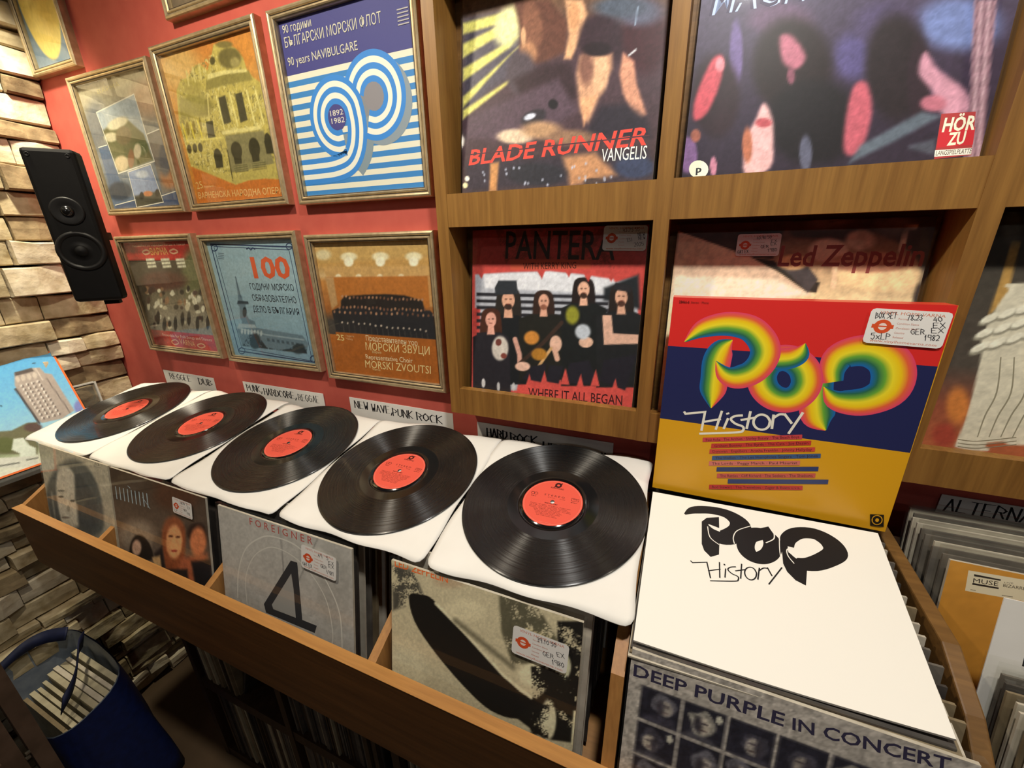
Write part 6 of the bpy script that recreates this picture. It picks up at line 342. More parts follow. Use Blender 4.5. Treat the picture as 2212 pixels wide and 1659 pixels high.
"box":[50,"dba01f",[["Q",[[-.016,1.004],[.999,1.001],[.997,.765],[.604,.768],[.343,.773],[-.007,.772]],"d8302c",0],["Q",[[-.007,.772],[.343,.773],[.604,.768],[.997,.765],[.998,.392],[.623,.393],[-.015,.399]],"272b55",0],["S",[[.629,.707],[.628,.626],[.638,.558],[.659,.49],[.693,.445]],[.0925,.1159,.1311,.1159,.0089],["1f66b0","2c6a50","6aa83a","f0dc30","f2c81e","e8643c","e0446a"],1,0],["S",[[.649,.642],[.697,.593],[.762,.585],[.821,.603],[.866,.648],[.871,.713],[.843,.773],[.787,.806],[.728,.804],[.677,.774],[.665,.718],[.678,.666]],[.0076,.0849,.1159,.1273,.1425,.1463,.1425,.1349,.1273,.1159,.0925,.069],["1f66b0","2c6a50","6aa83a","f0dc30","f2c81e","e8643c","e0446a"],1,0],["S",[[.584,.649],[.579,.678],[.567,.706],[.548,.729],[.525,.745],[.498,.754],[.472,.753],[.448,.743],[.428,.725],[.416,.7],[.411,.671],[.415,.641],[.427,.612],[.447,.588],[.472,.571],[.499,.563],[.526,.564],[.55,.575],[.569,.595],[.58,.62]],.1172,["1f66b0","2c6a50","6aa83a","f0dc30","f2c81e","e8643c","e0446a"],1,1],["S",[[.42,.735],[.458,.745],[.508,.756],[.537,.782],[.548,.824]],[.0462,.0925,.0925,.0773,.0044],["e0446a","e8643c","f2c81e","f0dc30","6aa83a","2c6a50","1f66b0"],1,0],["S",[[.27,.819],[.238,.782],[.22,.724],[.219,.637],[.222,.563],[.225,.485]],[.0076,.0925,.1197,.1159,.1077,.0057],["e0446a","e8643c","f2c81e","f0dc30","6aa83a","2c6a50","1f66b0"],1,0],["S",[[.071,.797],[.133,.857],[.205,.885],[.272,.889],[.337,.872],[.387,.824],[.407,.771],[.396,.715],[.361,.67],[.306,.648],[.257,.663],[.216,.717]],[.0063,.0792,.1013,.1089,.1127,.1153,.1178,.1165,.114,.1077,.076,.0038],["e0446a","e8643c","f2c81e","f0dc30","6aa83a","2c6a50","1f66b0"],1,0],["S",[[.108,.451],[.116,.44],[.202,.462],[.198,.362]],.0108,"ece6d6",0,0],["S",[[.196,.408],[.275,.436]],.0108,"ece6d6",0,0],["S",[[.274,.478],[.26,.378]],.0108,"ece6d6",0,0],["S",[[.305,.445],[.293,.387]],.0108,"ece6d6",0,0],["S",[[.298,.472],[.302,.464]],.014,"ece6d6",0,0],["S",[[.364,.468],[.333,.46],[.317,.442],[.339,.422],[.372,.412],[.375,.393],[.351,.379],[.19,.345]],.0108,"ece6d6",1,0],["S",[[.392,.493],[.389,.403]],.0108,"ece6d6",0,0],["S",[[.358,.443],[.417,.465]],.0108,"ece6d6",0,0],["S",[[.477,.451],[.475,.429],[.462,.413],[.443,.409],[.425,.417],[.413,.436],[.413,.458],[.424,.476],[.442,.483],[.461,.477],[.474,.461]],.0108,"ece6d6",1,1],["S",[[.486,.49],[.49,.419]],.0108,"ece6d6",0,0],["S",[[.486,.471],[.507,.493],[.527,.496]],.0108,"ece6d6",1,0],["S",[[.526,.5],[.563,.457]],.0108,"ece6d6",0,0],["S",[[.595,.516],[.558,.406]],.0108,"ece6d6",0,0],["Q",[[.209,.327],[.611,.411],[.614,.389],[.21,.304]],"c8484a",0],["t","Paul Anka · The Archies · Shirley Bassey · The Beach Boys",.225,.311,.603,.392,.0135,"3a1c20",0,0],["Q",[[.251,.302],[.65,.388],[.652,.366],[.252,.278]],"c23c34",0],["t","Graham Bonney · The Byrds · The Cats · Joe Dassin",.267,.286,.642,.369,.0135,"3a1c20",0,0],["Q",[[.247,.271],[.67,.359],[.672,.338],[.248,.247]],"cc4a3c",0],["t","Donovan · Engelbert · Aretha Franklin · Johnny Hallyday",.263,.255,.661,.34,.0135,"3a1c20",0,0],["Q",[[.263,.238],[.696,.332],[.699,.311],[.264,.214]],"3c5a86",0],["t","The Hollies · The Les Humphries Singers · Tom Jones",.28,.222,.688,.313,.0135,"3a1c20",0,0],["Q",[[.253,.206],[.626,.282],[.628,.26],[.254,.182]],"d47468",0],["t","The Lords · Peggy March · Paul Mauriat",.268,.19,.618,.263,.0135,"3a1c20",0,0],["Q",[[.291,.181],[.7,.267],[.702,.245],[.292,.157]],"2f3c6a",0],["Q",[[.297,.146],[.695,.232],[.697,.21],[.299,.122]],"c8584c",0],["t","The Rattles · Cliff Richard · The Seekers · The Shadows",.313,.13,.687,.212,.014,"3a1c20",0,0],["Q",[[.349,.127],[.748,.211],[.75,.189],[.35,.102]],"3a4470",0],["Q",[[.27,.077],[.658,.159],[.661,.137],[.272,.052]],"c43a34",0],["t","Rod Stewart · The Tremeloes · Zager & Evans u.v.a.",.286,.061,.651,.139,.014,"3a1c20",0,0],["t","28466-6",.027,.975,.071,.975,.011,"3a1c1c",0,.01],["t","Stereo · Mono",.078,.976,.152,.976,.009,"5a2420",0,0],["Q",[[.929,.076],[.977,.085],[.989,.025],[.942,.019]],"1c1a18",0],["Q",[[.978,.058],[.979,.048],[.976,.039],[.971,.032],[.964,.028],[.956,.028],[.949,.033],[.943,.04],[.94,.05],[.94,.06],[.943,.069],[.949,.075],[.956,.078],[.964,.077],[.971,.073],[.976,.065]],"dba01f",0],["Q",[[.975,.057],[.975,.049],[.973,.041],[.969,.036],[.963,.032],[.957,.033],[.951,.036],[.946,.042],[.944,.05],[.943,.059],[.946,.066],[.95,.072],[.956,.074],[.963,.073],[.969,.069],[.973,.063]],"1c1a18",0],["Q",[[.966,.055],[.966,.051],[.965,.047],[.962,.044],[.958,.044],[.955,.046],[.953,.05],[.953,.055],[.954,.059],[.956,.062],[.959,.062],[.963,.061],[.965,.057]],"dba01f",0],["S",[[.947,.02],[.982,.022]],.0025,"6a5418",0,0]]],
"booklet":[8,"eeeae0",[["S",[[.169,.856],[.214,.905],[.293,.932],[.37,.925],[.421,.876],[.418,.812],[.365,.744],[.321,.735],[.288,.767],[.277,.807]],[.01,.0564,.0628,.0714,.0914,.0978,.1,.0914,.0543,.0079],"1d1b1c",1,0],["Q",[[.25,.824],[.273,.862],[.33,.887],[.33,.8],[.281,.815],[.284,.753],[.299,.709],[.329,.69],[.326,.608],[.29,.579],[.262,.613],[.251,.656]],"1d1b1c",0],["S",[[.553,.729],[.557,.757],[.555,.783],[.547,.805],[.535,.82],[.519,.826],[.5,.823],[.482,.811],[.465,.791],[.452,.765],[.444,.737],[.441,.708],[.444,.683],[.452,.663],[.465,.649],[.48,.644],[.498,.647],[.515,.659],[.531,.677],[.544,.701]],.0771,"1d1b1c",1,1],["Q",[[.463,.84],[.515,.865],[.549,.889],[.565,.845],[.545,.796],[.501,.766],[.471,.735]],"1d1b1c",0],["S",[[.613,.723],[.633,.67],[.698,.678],[.77,.741],[.807,.798],[.794,.861],[.741,.901],[.671,.882],[.627,.825],[.618,.769]],[.0164,.0671,.08,.0878,.0921,.0921,.0843,.0757,.0671,.05],"1d1b1c",1,0],["Q",[[.595,.814],[.623,.835],[.616,.74],[.626,.668],[.663,.649],[.678,.634],[.662,.536],[.626,.554],[.599,.595],[.588,.643]],"1d1b1c",0],["S",[[.59,.83],[.582,.717],[.586,.621]],.0036,"eeeae0",1,0],["S",[[.394,.707],[.391,.753],[.411,.81],[.472,.866]],.0043,"eeeae0",1,0],["S",[[.327,.677],[.288,.717],[.277,.794]],.0043,"eeeae0",1,0],["S",[[.569,.85],[.565,.803],[.529,.761]],.005,"eeeae0",1,0],["S",[[.679,.761],[.619,.753],[.612,.706],[.632,.659]],.0043,"eeeae0",1,0],["S",[[.204,.523],[.213,.513],[.274,.538],[.289,.443]],.0057,"1d1b1c",0,0],["S",[[.279,.485],[.331,.515]],.0057,"1d1b1c",0,0],["S",[[.327,.558],[.327,.459]],.0057,"1d1b1c",0,0],["S",[[.352,.526],[.348,.468]],.0057,"1d1b1c",0,0],["S",[[.346,.553],[.349,.545]],.0074,"1d1b1c",0,0],["S",[[.395,.552],[.373,.542],[.361,.523],[.377,.503],[.4,.494],[.401,.475],[.386,.461],[.287,.427]],.0057,"1d1b1c",1,0],["S",[[.419,.58],[.411,.485]],.0057,"1d1b1c",0,0],["S",[[.391,.525],[.435,.55]],.0057,"1d1b1c",0,0],["S",[[.476,.537],[.471,.514],[.46,.497],[.447,.492],[.435,.501],[.429,.52],[.431,.543],[.441,.562],[.455,.571],[.468,.566],[.475,.548]],.0057,"1d1b1c",1,1],["S",[[.49,.58],[.479,.504]],.0057,"1d1b1c",0,0],["S",[[.486,.559],[.506,.584],[.522,.588]],.0057,"1d1b1c",1,0],["S",[[.522,.594],[.537,.546]],.0057,"1d1b1c",0,0],["S",[[.581,.615],[.52,.491]],.0057,"1d1b1c",0,0]]],
"G":[90,"6f86a0",[["e",.5,.5,.47,.0,.0,-.459,"e8cf78",.015],["e",.4,.647,.25,.0,.0,-.206,"eedb98",.185],["e",.65,.353,.2,.0,.0,-.147,"d6b660",.148],["l",[[.25,.647],[.7,.706]],.0296,"cdb068",.0444],["l",[[.3,.412],[.6,.471]],.0296,"c8aa60",.0444],["n",30,.06,1]]],
"Hh":[60,"6a5a48",[["g",[[0,"7a6a58"],[.5,"5a4c40"],[1,"8a7a68"]]],["n",20,.15,1],["S",[[.05,.08],[.95,.08]],.01,"b0a080",0,0],["e",.4,.5,.25,.0,.0,-.2,"8c7a5c",.1],["e",.65,.4,.15,.0,.0,-.25,"4a3e34",.08]]]
}
GEO={'A':((-1.44629, -0.004, 1.47329),(0.99993, 0.0, -0.012),(0.012, 0.0, 0.99993),0.31,0.296),
'B':((-1.07663, -0.004, 1.46873),(1.0, 0.0, 0.0016),(-0.0016, 0.0, 1.0),0.3084,0.3089),
'C':((-0.70026, -0.004, 1.46586),(1.0, 0.0, -0.0023),(0.0023, 0.0, 1.0),0.3086,0.3087),
'D':((-1.45845, -0.004, 1.07455),(1.0, 0.0, 0.0027),(-0.0027, 0.0, 1.0),0.3166,0.3074),
'E':((-1.08061, -0.004, 1.07231),(0.99998, 0.0, 0.0061),(-0.0061, 0.0, 0.99998),0.3165,0.3053),
'F':((-0.70506, -0.004, 1.06176),(0.99999, 0.0, 0.0033),(-0.0033, 0.0, 0.99999),0.3111,0.3072),
'pant':((-0.292, -0.036, 1.069),(1.0, 0.0, 0.0),(0.0, 0.1302, 0.99149),0.318,0.318),
'blade':((-0.29, -0.034, 1.426),(1.0, 0.0, 0.0),(0.0, 0.1302, 0.99149),0.318,0.318),
'mach':((0.068, -0.036, 1.426),(1.0, 0.0, 0.0),(0.0, 0.1302, 0.99149),0.316,0.318),
'zep2':((0.069, -0.03, 1.069),(1.0, 0.0, 0.0),(0.0, 0.11043, 0.99388),0.31,0.316),
'wing':((0.424, -0.03, 1.069),(1.0, 0.0, 0.0),(0.0, 0.11043, 0.99388),0.318,0.318),
'lady':((-1.37, -0.39293, 0.59984),(1.0, 0.0, 0.0),(0.0, 0.17493, 0.98458),0.312,0.314),
'band':((-1.052, -0.39293, 0.59884),(1.0, 0.0, 0.0),(0.0, 0.17493, 0.98458),0.33,0.314),
'four':((-0.684, -0.39493, 0.59484),(1.0, 0.0, 0.0),(0.0, 0.17493, 0.98458),0.326,0.314),
'zep1':((-0.281, -0.39293, 0.59784),(1.0, 0.0, 0.0),(0.0, 0.17493, 0.98458),0.298,0.314),
'dp':((0.0785, -0.41343, 0.60734),(1.0, 0.0, 0.0),(0.0, 0.17493, 0.98458),0.3,0.314),
'muse':((0.438, -0.18993, 0.66284),(1.0, 0.0, 0.0),(0.0, 0.17493, 0.98458),0.314,0.314),
'tower':((-1.58, -0.462, 0.78),(0.0, 1.0, 0.0),(-0.32013, 0.0, 0.94737),0.315,0.312),
'box':((0.0755, -0.098, 0.971),(1.0, 0.0, 0.0),(0.0, 0.02999, 0.99955),0.309,0.3125)}

def art(name,w,h,z,m,gain=1.0,sheet=None):
    n,bg,ops=ART[name]; s=sheet or Sheet(); s.setup(w,h,z,m,gain); s.grid(paint(n,bg,ops)); s.ops(ops); return s
# ------------------------------------------------------------------ setting
def struct(name,mb,label,cat):
    o=mb.build(name); o['kind']='structure'; o['label']=label; o['category']=cat; return o
XL=-1.72; FZ=-.27; CZ=2.6; XR=4.0; YF=-4.4; WY=.02
b=MB(); b.box((XL-.1,WY,FZ),(XR,WY+.1,CZ),'red_plaster'); struct('wall_back',b,'red painted wall behind the framed covers and the display shelf','wall')
b=MB(); b.box((XL-.1,YF,FZ-.08),(XR,WY+.1,FZ),'dark_tile'); struct('floor',b,'dark floor under the record browser','floor')
b=MB(); b.box((XL-.1,YF,CZ),(XR,WY+.1,CZ+.08),'ceiling_paint'); struct('ceiling',b,'dark ceiling above the shop','ceiling')
b=MB(); b.box((XR,YF,FZ),(XR+.1,WY+.1,CZ),'red_plaster'); struct('wall_right',b,'red wall at the far right of the shop','wall')
b=MB(); b.box((XL-.1,YF-.1,FZ),(XR+.1,YF,CZ),'red_plaster'); struct('wall_front',b,'red wall behind the viewer','wall')
def stone_wall():
    b=MB(); b.box((XL-.1,YF,FZ),(XL,WY,CZ),'mortar'); r=random.Random(11); z=FZ
    while z<2.3:
        hgt=r.choice([.028,.034,.042,.05,.06,.07]) if z<1.15 else r.choice([.045,.055,.065,.075,.085])
        y=WY-.002
        while y>-1.25:
            ln=r.uniform(.06,.21); y0=max(y-ln,-1.3); pro=r.uniform(.012,.052) if y<WY-.06 else r.uniform(.024,.040); m=r.choice(['stone','stone','stone_dark','stone_pale'])
            nx=max(2,int(ln/.05)); g=.0018; ch=.0035; tilt=r.uniform(-.009,.009); lx=max(0,z-.95)*.085; vs=[]
            rows=((0,-.006,0),(ch,0,0),(hgt*.5-g,r.uniform(-.001,.003),1),(hgt-2*g-ch,0,0),(hgt-2*g,-.006,0))
            jz=[r.uniform(-.005,.005) for _ in range(nx+1)]; jd=[r.uniform(-.006,.006) for _ in range(nx+1)]
            for zz,dd,mid in rows:
                for i in range(nx+1):
                    e=-.004 if i in (0,nx) else 0
                    vs.append((XL+lx+max(.003,pro+dd+e+tilt*(zz/hgt-.5)+jd[i]+r.uniform(-.0012,.0012)),y-g+(y0+2*g-y)*i/nx+(r.uniform(-.006,.006) if 0<i<nx else 0),z+g+zz+jz[i]*(zz/hgt if zz>hgt*.6 else (.5 if mid else 0))))
            nz=4; fs=[(j*(nx+1)+i,(j+1)*(nx+1)+i,(j+1)*(nx+1)+i+1,j*(nx+1)+i+1) for j in range(nz) for i in range(nx)]
            k=len(vs); rim=[i for i in range(nx+1)]+[j*(nx+1)+nx for j in range(1,nz+1)]+[nz*(nx+1)+i for i in range(nx-1,-1,-1)]+[j*(nx+1) for j in range(nz-1,0,-1)]
            vs+=[(XL-.005,vs[i][1],vs[i][2]) for i in rim]; n=len(rim)
            fs+=[(rim[i],rim[(i+1)%n],k+(i+1)%n,k+i) for i in range(n)]
            b.add(vs,fs,m); y=y0
        z+=hgt
    struct('wall_left',b,'rough ledge stone wall at the left of the corner','wall')
stone_wall()
# ------------------------------------------------------------------ price stickers
def sticker(parent,u,v,w,rot,lines,z,curl=0,name='price_sticker'):
    s=Sheet().setup(w,w*.56,.0,'print_satin'); h=w*.56; r=.004
    pts=[]
    for cx,cy,a0 in ((1-.06,1-.1,0),(.06,1-.1,90),(.06,.1,180),(1-.06,.1,270)):
        for a in (0,45,90): pts.append((cx+.06*math.cos(math.radians(a0+a)),cy+.1*math.sin(math.radians(a0+a))))
    s.poly(pts,'e6e2dc')
    s.text('VINYL HOME VARNA',.12,.85,.92,.85,.085,'d0785c',0,.0); s.text('www.vinylhomevarna.com',.09,.05,.93,.05,.075,'d0785c',0,.0)
    E=lambda rx,ry:[(.20+rx*math.cos(t),.50+ry*math.sin(t)) for t in np.arange(0,6.2,.4)]
    s.poly(E(.115,.2),'d8542c'); s.poly([(.06,.45),(.34,.45),(.34,.56),(.06,.56)],'d8542c'); s.poly(E(.055,.10),'ecd8cc'); s.poly([(.10,.485),(.30,.485),(.30,.525),(.10,.525)],'d8542c')
    for i,t in enumerate(('Format','Condition Sleeve','Condition Vinyl','Country','Released')): s.text(t,.37,.72-i*.13,.50+.14*(i in (1,2)),.72-i*.13,.05,'d8a090',0,0)
    for (t,a,bb,v0,hh) in lines: s.handtext(t,a,v0,bb,v0+.02,hh,'2c2c34',.0085)
    mw=Matrix.Translation((u,v,z))@Matrix.Rotation(rot,4,'Z')
    o=s.build(name,parent); o.matrix_local=mw; o['label']='white price sticker with a red oval emblem'; return o
# ------------------------------------------------------------------ record sleeves
def sleeve(name,label,cat,BL,R,U,w,h,t,artn,m='print_satin',gain=1.0,plastic=True,stickers=(),edge='card_edge',group=None,extra=.006):
    rt=root(name,label,cat,frame_mw(BL,R,U),group)
    s=Sheet(); s.box((0,0,-t),(w,h,-.00012),edge); art(artn,w,h,0,m,gain,s); s.build('cover',rt)
    if plastic:
        p=MB(); e=extra; p.box((-e*.4,-.001,-t-.001),(w+e*.6,h+e,.0022),'plastic'); p.build('plastic_sleeve',rt)
    for (u,v,sw,rot,lines) in stickers: sticker(rt,u,v,sw,rot,lines,.0030 if plastic else .0016)
    return rt
# ------------------------------------------------------------------ picture frames on the red wall
def picture_frame(label,X,Z,w,h,ro,artn,gain):
    rt=root('picture_frame',label,'framed record cover',frame_mw((X,0,Z),(math.cos(ro),0,math.sin(ro)),(-math.sin(ro),0,math.cos(ro))),'framed record covers on the red wall')
    prof=[(0,-.02),(0,-.004),(.0015,-.0012),(.0045,0),(.0072,-.0008),(.0085,-.003),(.0098,-.0038),(.0112,-.002),(.0135,-.0016),(.0152,-.0034),(.0172,-.0045),(.0178,-.0075),(.0178,-.02)]
    b=MB(); n=len(prof); vs=[]
    for d,z in prof: vs+=[(d,d,z),(w-d,d,z),(w-d,h-d,z),(d,h-d,z)]
    for i in range(n-1):
        m='frame_groove' if i in (5,9) else 'frame_bronze'
        b.add([],[],m); k=b.mi(m)
        for c in range(4): pass
    o=len(b.v); b.v+=vs; b.c+=[(1,1,1)]*len(vs)
    for i in range(n-1):
        k=b.mi('frame_groove' if i in (5,9) else 'frame_bronze')
        for c in range(4): b.f.append([i*4+c,i*4+(c+1)%4,(i+1)*4+(c+1)%4,(i+1)*4+c]); b.m.append(k); b.sm.append(False)
    b.build('moulding',rt)
    q=.0172; s=Sheet(); s.box((0,0,-.006),(w-2*q,h-2*q,-.0001),'card_edge'); art(artn,w-2*q,h-2*q,0,'print_frame',gain,s)
    o=s.build('print',rt); o.matrix_local=Matrix.Translation((q,q,-.0125))
    g=MB(); g.box((q,q,-.0092),(w-q,h-q,-.0078),'glass'); g.build('glass_pane',rt)
    return rt
FR=[('bronze framed cover with a collage of bordered landscape photos, beside the speaker',-1.464,1.456,.345,.331,-.012,'A'),
('bronze framed cover showing a yellow ornate theatre building under an orange sky',-1.0941,1.4512,.3434,.3439,.0016,'B'),
('bronze framed cover with blue and white stripes looping into a big 90',-.7178,1.4484,.3436,.3437,-.0023,'C'),
('bronze framed cover with red bands above and below a photo of a dancing crowd',-1.4759,1.057,.3516,.3424,.0027,'D'),
('bronze framed pale blue cover with an orange 100 and a spired building',-1.098,1.0547,.3515,.3403,.0061,'E'),
('bronze framed orange cover showing a choir in black on a lit stage',-.7225,1.0442,.3461,.3422,.0033,'F'),
('bronze framed cover with a pale yellow oval on blue grey, highest by the stone wall',-1.606,1.808,.213,.345,-.01,'G'),
('bronze frame cut by the top of the picture, above the theatre cover',-1.01,1.829,.344,.344,0,'Hh')]

for f in FR: picture_frame(f[0],*f[1:7],1.0)
# ------------------------------------------------------------------ wall display shelf
SF=-.055; UP=[(-.331,-.309),(.036,.058),(.388,.411),(.745,.768)]
FZS=[(1.031,1.085),(1.389,1.4425),(1.747,1.80)]
rt=root('display_shelf','brown oak wall shelf with square compartments facing covers outward','shelf',Matrix.Translation((0,0,0)))
for a,c in UP:
    b=MB(); b.box((a,SF,1.031),(c,WY-.006,2.15),'oak_veneer'); b.build('upright',rt)
for z0,z1 in FZS:
    for (a,c),(d,e) in zip(UP[:-1],UP[1:]):
        b=MB(); b.box((c,SF+.0008,z0),(d,SF+.017,z1),'oak_veneer'); b.build('front_rail',rt)
        b=MB(); b.box((c,SF+.0172,z0+.018),(d,WY-.006,z0+.036),'oak_veneer_x'); b.build('shelf_board',rt)
b=MB(); b.box((UP[0][0],.0145,1.031),(UP[-1][1],.0198,2.15),'oak_dark'); b.build('back_panel',rt)
ST=lambda *L:list(L)
h1=[('NEW',.80,.95,.58,.13),('NEW',.82,.97,.44,.13),('43.75 55',.45,.82,.74,.14),('EU',.58,.68,.36,.14),('2025',.74,.95,.17,.15)]
h2=[('40.90 50',.45,.78,.74,.14),('EX',.80,.92,.60,.13),('EX',.80,.92,.46,.13),('GER',.58,.75,.34,.14),('1980',.74,.95,.18,.15),('GAT EX',.05,.30,.12,.14)]
h3=[('BOX SET',.08,.34,.72,.16),('78.23',.48,.66,.72,.15),('40',.80,.90,.72,.14),('EX',.82,.96,.56,.14),('EX',.82,.96,.42,.13),('GER',.58,.74,.34,.15),('1982',.76,.94,.20,.15),('5xLP',.10,.34,.12,.18)]
def G(n): return GEO[n]
def cv(name,label,cat,g,t,m='print_satin',gain=1.0,**k): 
    BL,R,U,w,h=GEO[g]; return sleeve(name,label,cat,BL,R,U,w,h,t,g,m,gain,**k)
cv('record_sleeve','red cover with a group photo of long-haired musicians, in the lower left shelf compartment','record',
   'pant',.004,'print_gloss',1.25,stickers=[(.246,.279,.070,-.02,h1)],group=None)
cv('record_sleeve','dark cover with yellow beams and red slanted lettering, upper left shelf compartment','record','blade',.004,'print_satin',1.2)
cv('record_sleeve','dark purple cover with blurred pink faces and a red square badge, upper shelf','record','mach',.004,'print_satin',1.25)
for i in range(3):
    b=MB(); b.box((0,0,-.003),(.314,.314,0),'card_edge'); o=b.build('record_sleeve',None,frame_mw((.0712+.0016*i,-.030+.0042*i,1.4255),(1,0,0),(0,.13,.99)))
    tag(o,'plain pale record sleeve filed behind the dark purple cover','record','sleeves behind the dark purple cover')
cv('record_sleeve','brown and cream cover with dark red lettering, half hidden behind the pop box','record','zep2',.004,'print_satin',1.5,stickers=[(.085,.268,.056,0,h2)])
cv('record_sleeve','cover with a white carved stone wing on dark brown, right end of the shelf','record','wing',.004,'print_satin',1.2)
# ------------------------------------------------------------------ record browser (bins under the wall)
PL=lambda x,y:.9909+.1964*y+.0142*x
rt=root('record_browser','long wooden record browser with open bins along the wall','record bin',Matrix.Translation((0,0,0)))
RY0,RY1,RZ=-.410,-.392,.748
b=MB(); b.box((-1.436,RY0,RZ-.171),(.95,RY1,RZ-.0012),'rail_shade_brown'); fr=b.build('front_rail',rt)  # wood coloured darker than the top edge: the front's shade is in the colour
b=MB(); b.box((-1.4365,RY0-.0004,RZ-.0012),(.95,RY1+.0004,RZ),'beech_edge'); o=b.build('top_edge',fr); o['label']='beech top edge of the rail'
b=MB(); b.prism([(RY1,.66),(-.02,.66),(-.02,.92),(-.12,.915),(RY1,RZ-.001)],-1.436,-1.420,'beech','x'); b.build('end_panel',rt)
for x in (-1.078,-.706,-.308):
    b=MB(); b.prism([(RY1,.585),(-.02,.60),(-.02,.90),(-.12,.895),(RY1,RZ-.001)],x,x+.015,'beech','x'); b.build('divider',rt)
b=MB(); b.prism([(RY1,.585),(-.02,.60),(-.02,.91),(-.30,.90),(-.36,.868),(RY1,RZ-.001)],.057,.073,'beech','x'); b.build('divider',rt)
b=MB(); b.prism([(-.352,.60),(-.02,.60),(-.02,.948),(-.24,.936),(-.30,.908),(-.345,.870),(-.352,.84)],.395,.412,'oak_dark','x'); b.build('divider',rt,bev=.002)
b=MB(); b.prism([(-.3915,.577),(-.02,.650),(-.02,.664),(-.3915,.591)],-1.420,.95,'beech_edge','x'); b.build('bin_floor',rt)
b=MB(); b.box((-1.436,-.019,.60),(.95,.0,.905),'walnut_dark'); b.build('back_panel',rt)
LU=Vector((0,.175,.985)).normalized()
def filed(x0,w,yf,yb,n,zt,label,group,mats,jit=.004,h=.314,name='record_sleeve'):
    for i in range(n):
        y=yf+(yb-yf)*i/max(1,n-1); z=zt(y)-RND.uniform(0,.006)
        b=MB(); b.box((0,0,-.0035),(w,h,0),RND.choice(mats)); BL=Vector((x0+RND.uniform(-jit,jit),y,z))-LU*h
        o=b.build(name,None,frame_mw(BL,(1,0,0),LU)); tag(o,label,'record',group)
DK=['card_dark','card_dark','spine_grey','spine_brown','spine_tan','card_edge']
zt=lambda x:(lambda y:PL(x,y)-.0055-max(0,y+.14)*.16)
s1=[('48.90 65',.45,.78,.74,.14),('EX',.80,.92,.6,.13),('GER',.58,.74,.36,.14),('1986',.74,.94,.2,.15),('LP',.10,.25,.12,.15)]
s2=[('49 65',.5,.78,.74,.14),('EX',.80,.94,.62,.13),('EX',.80,.94,.48,.13),('GER',.58,.74,.34,.14),('1981',.74,.95,.18,.15),('GAT EX',.05,.32,.12,.14)]
s3=[('39.10 50',.45,.78,.74,.14),('EX',.82,.94,.5,.14),('GER',.58,.76,.34,.15),('1980',.74,.95,.18,.15)]
cv('record_sleeve','grey cover with a pale face in dark oval hair, front of the leftmost bin','record','lady',.004,'print_matte',1.5)
cv('record_sleeve','dark brown cover with three heads, front of the second bin from the left','record','band',.004,'print_satin',1.6,stickers=[(.228,.262,.062,-.03,s1)])
cv('record_sleeve','grey cover with a big dark numeral 4 and faint rings, third bin','record','four',.004,'print_satin',1.45,stickers=[(.216,.252,.078,-.05,s2)])
cv('record_sleeve','cream and black abstract cover with orange title, front of the bin under the nearest vinyl','record','zep1',.004,'print_satin',1.6,stickers=[(.204,.236,.078,-.03,s3)])
cv('record_sleeve','silver cover with rows of small dark portraits, below the white booklet','record','dp',.004,'print_satin',1.3)
for x0,w,xm,yf,nm in ((-1.366,.306,-1.2,-.319,'leftmost'),(-1.046,.316,-.9,-.317,'second'),(-.678,.314,-.5,-.319,'third'),(-.277,.300,-.12,-.317,'fourth')):
    filed(x0,w,yf,-.05,17,zt(xm),'thin record sleeve filed behind the front cover of the %s browser bin'%nm,'records filed in the %s bin'%nm,DK,.003)
filed(.081,.300,-.325,-.045,18,zt(.23),'thin record sleeve filed under the white booklet','records filed under the white booklet',['card_edge','spine_grey','card_dark','spine_tan'],.003)
# clear outer sleeves peeping out behind the booklet
for i in range(4):
    b=MB(); b.box((0,0,-.003),(.316,.318,0),'plastic'); y=-.085+i*.014
    o=b.build('outer_sleeve',None,frame_mw(Vector((.0765-.001*i,y,.966+.002*i))-LU*.318,(1,0,0),LU)); tag(o,'clear plastic outer sleeve standing behind the booklet beside the pop box','plastic sleeve','clear outer sleeves behind the booklet')
# right hand bin
cv('record_sleeve','orange cover with a cream band label, in the bin at the right edge','record','muse',.004,'print_satin',1.0,extra=.012)
for i in range(9):
    y=-.118+i*.012; b=MB(); b.box((0,0,-.003),(.314,.31,0),RND.choice(['card_edge','paper_white','spine_grey'])); e=RND.uniform(-.004,.004)
    b.box((-.003,-.001,-.0042),(.322,.322,.0012),'plastic')
    o=b.build('record_sleeve',None,frame_mw(Vector((.436+e,y,.972+.0006*i))-LU*.314,(1,0,0),LU)); tag(o,'record in clear plastic filed behind the orange cover','record','plastic sleeved records behind the orange cover')
for i in range(11):
    y=-.235-i*.010; b=MB(); b.box((0,0,-.003),(.314,.306,0),RND.choice(['card_edge','spine_grey','card_dark','spine_tan','spine_brown'])); e=RND.uniform(-.004,.004)
    b.box((-.003,-.001,-.0042),(.322,.318,.0012),'plastic')
    o=b.build('record_sleeve',None,frame_mw(Vector((.444+e,y,.918-.001*i))-LU*.306,(1,0,0),LU)); tag(o,'record in clear plastic filed in front of the lettered divider card','record','records in front of the lettered divider card')
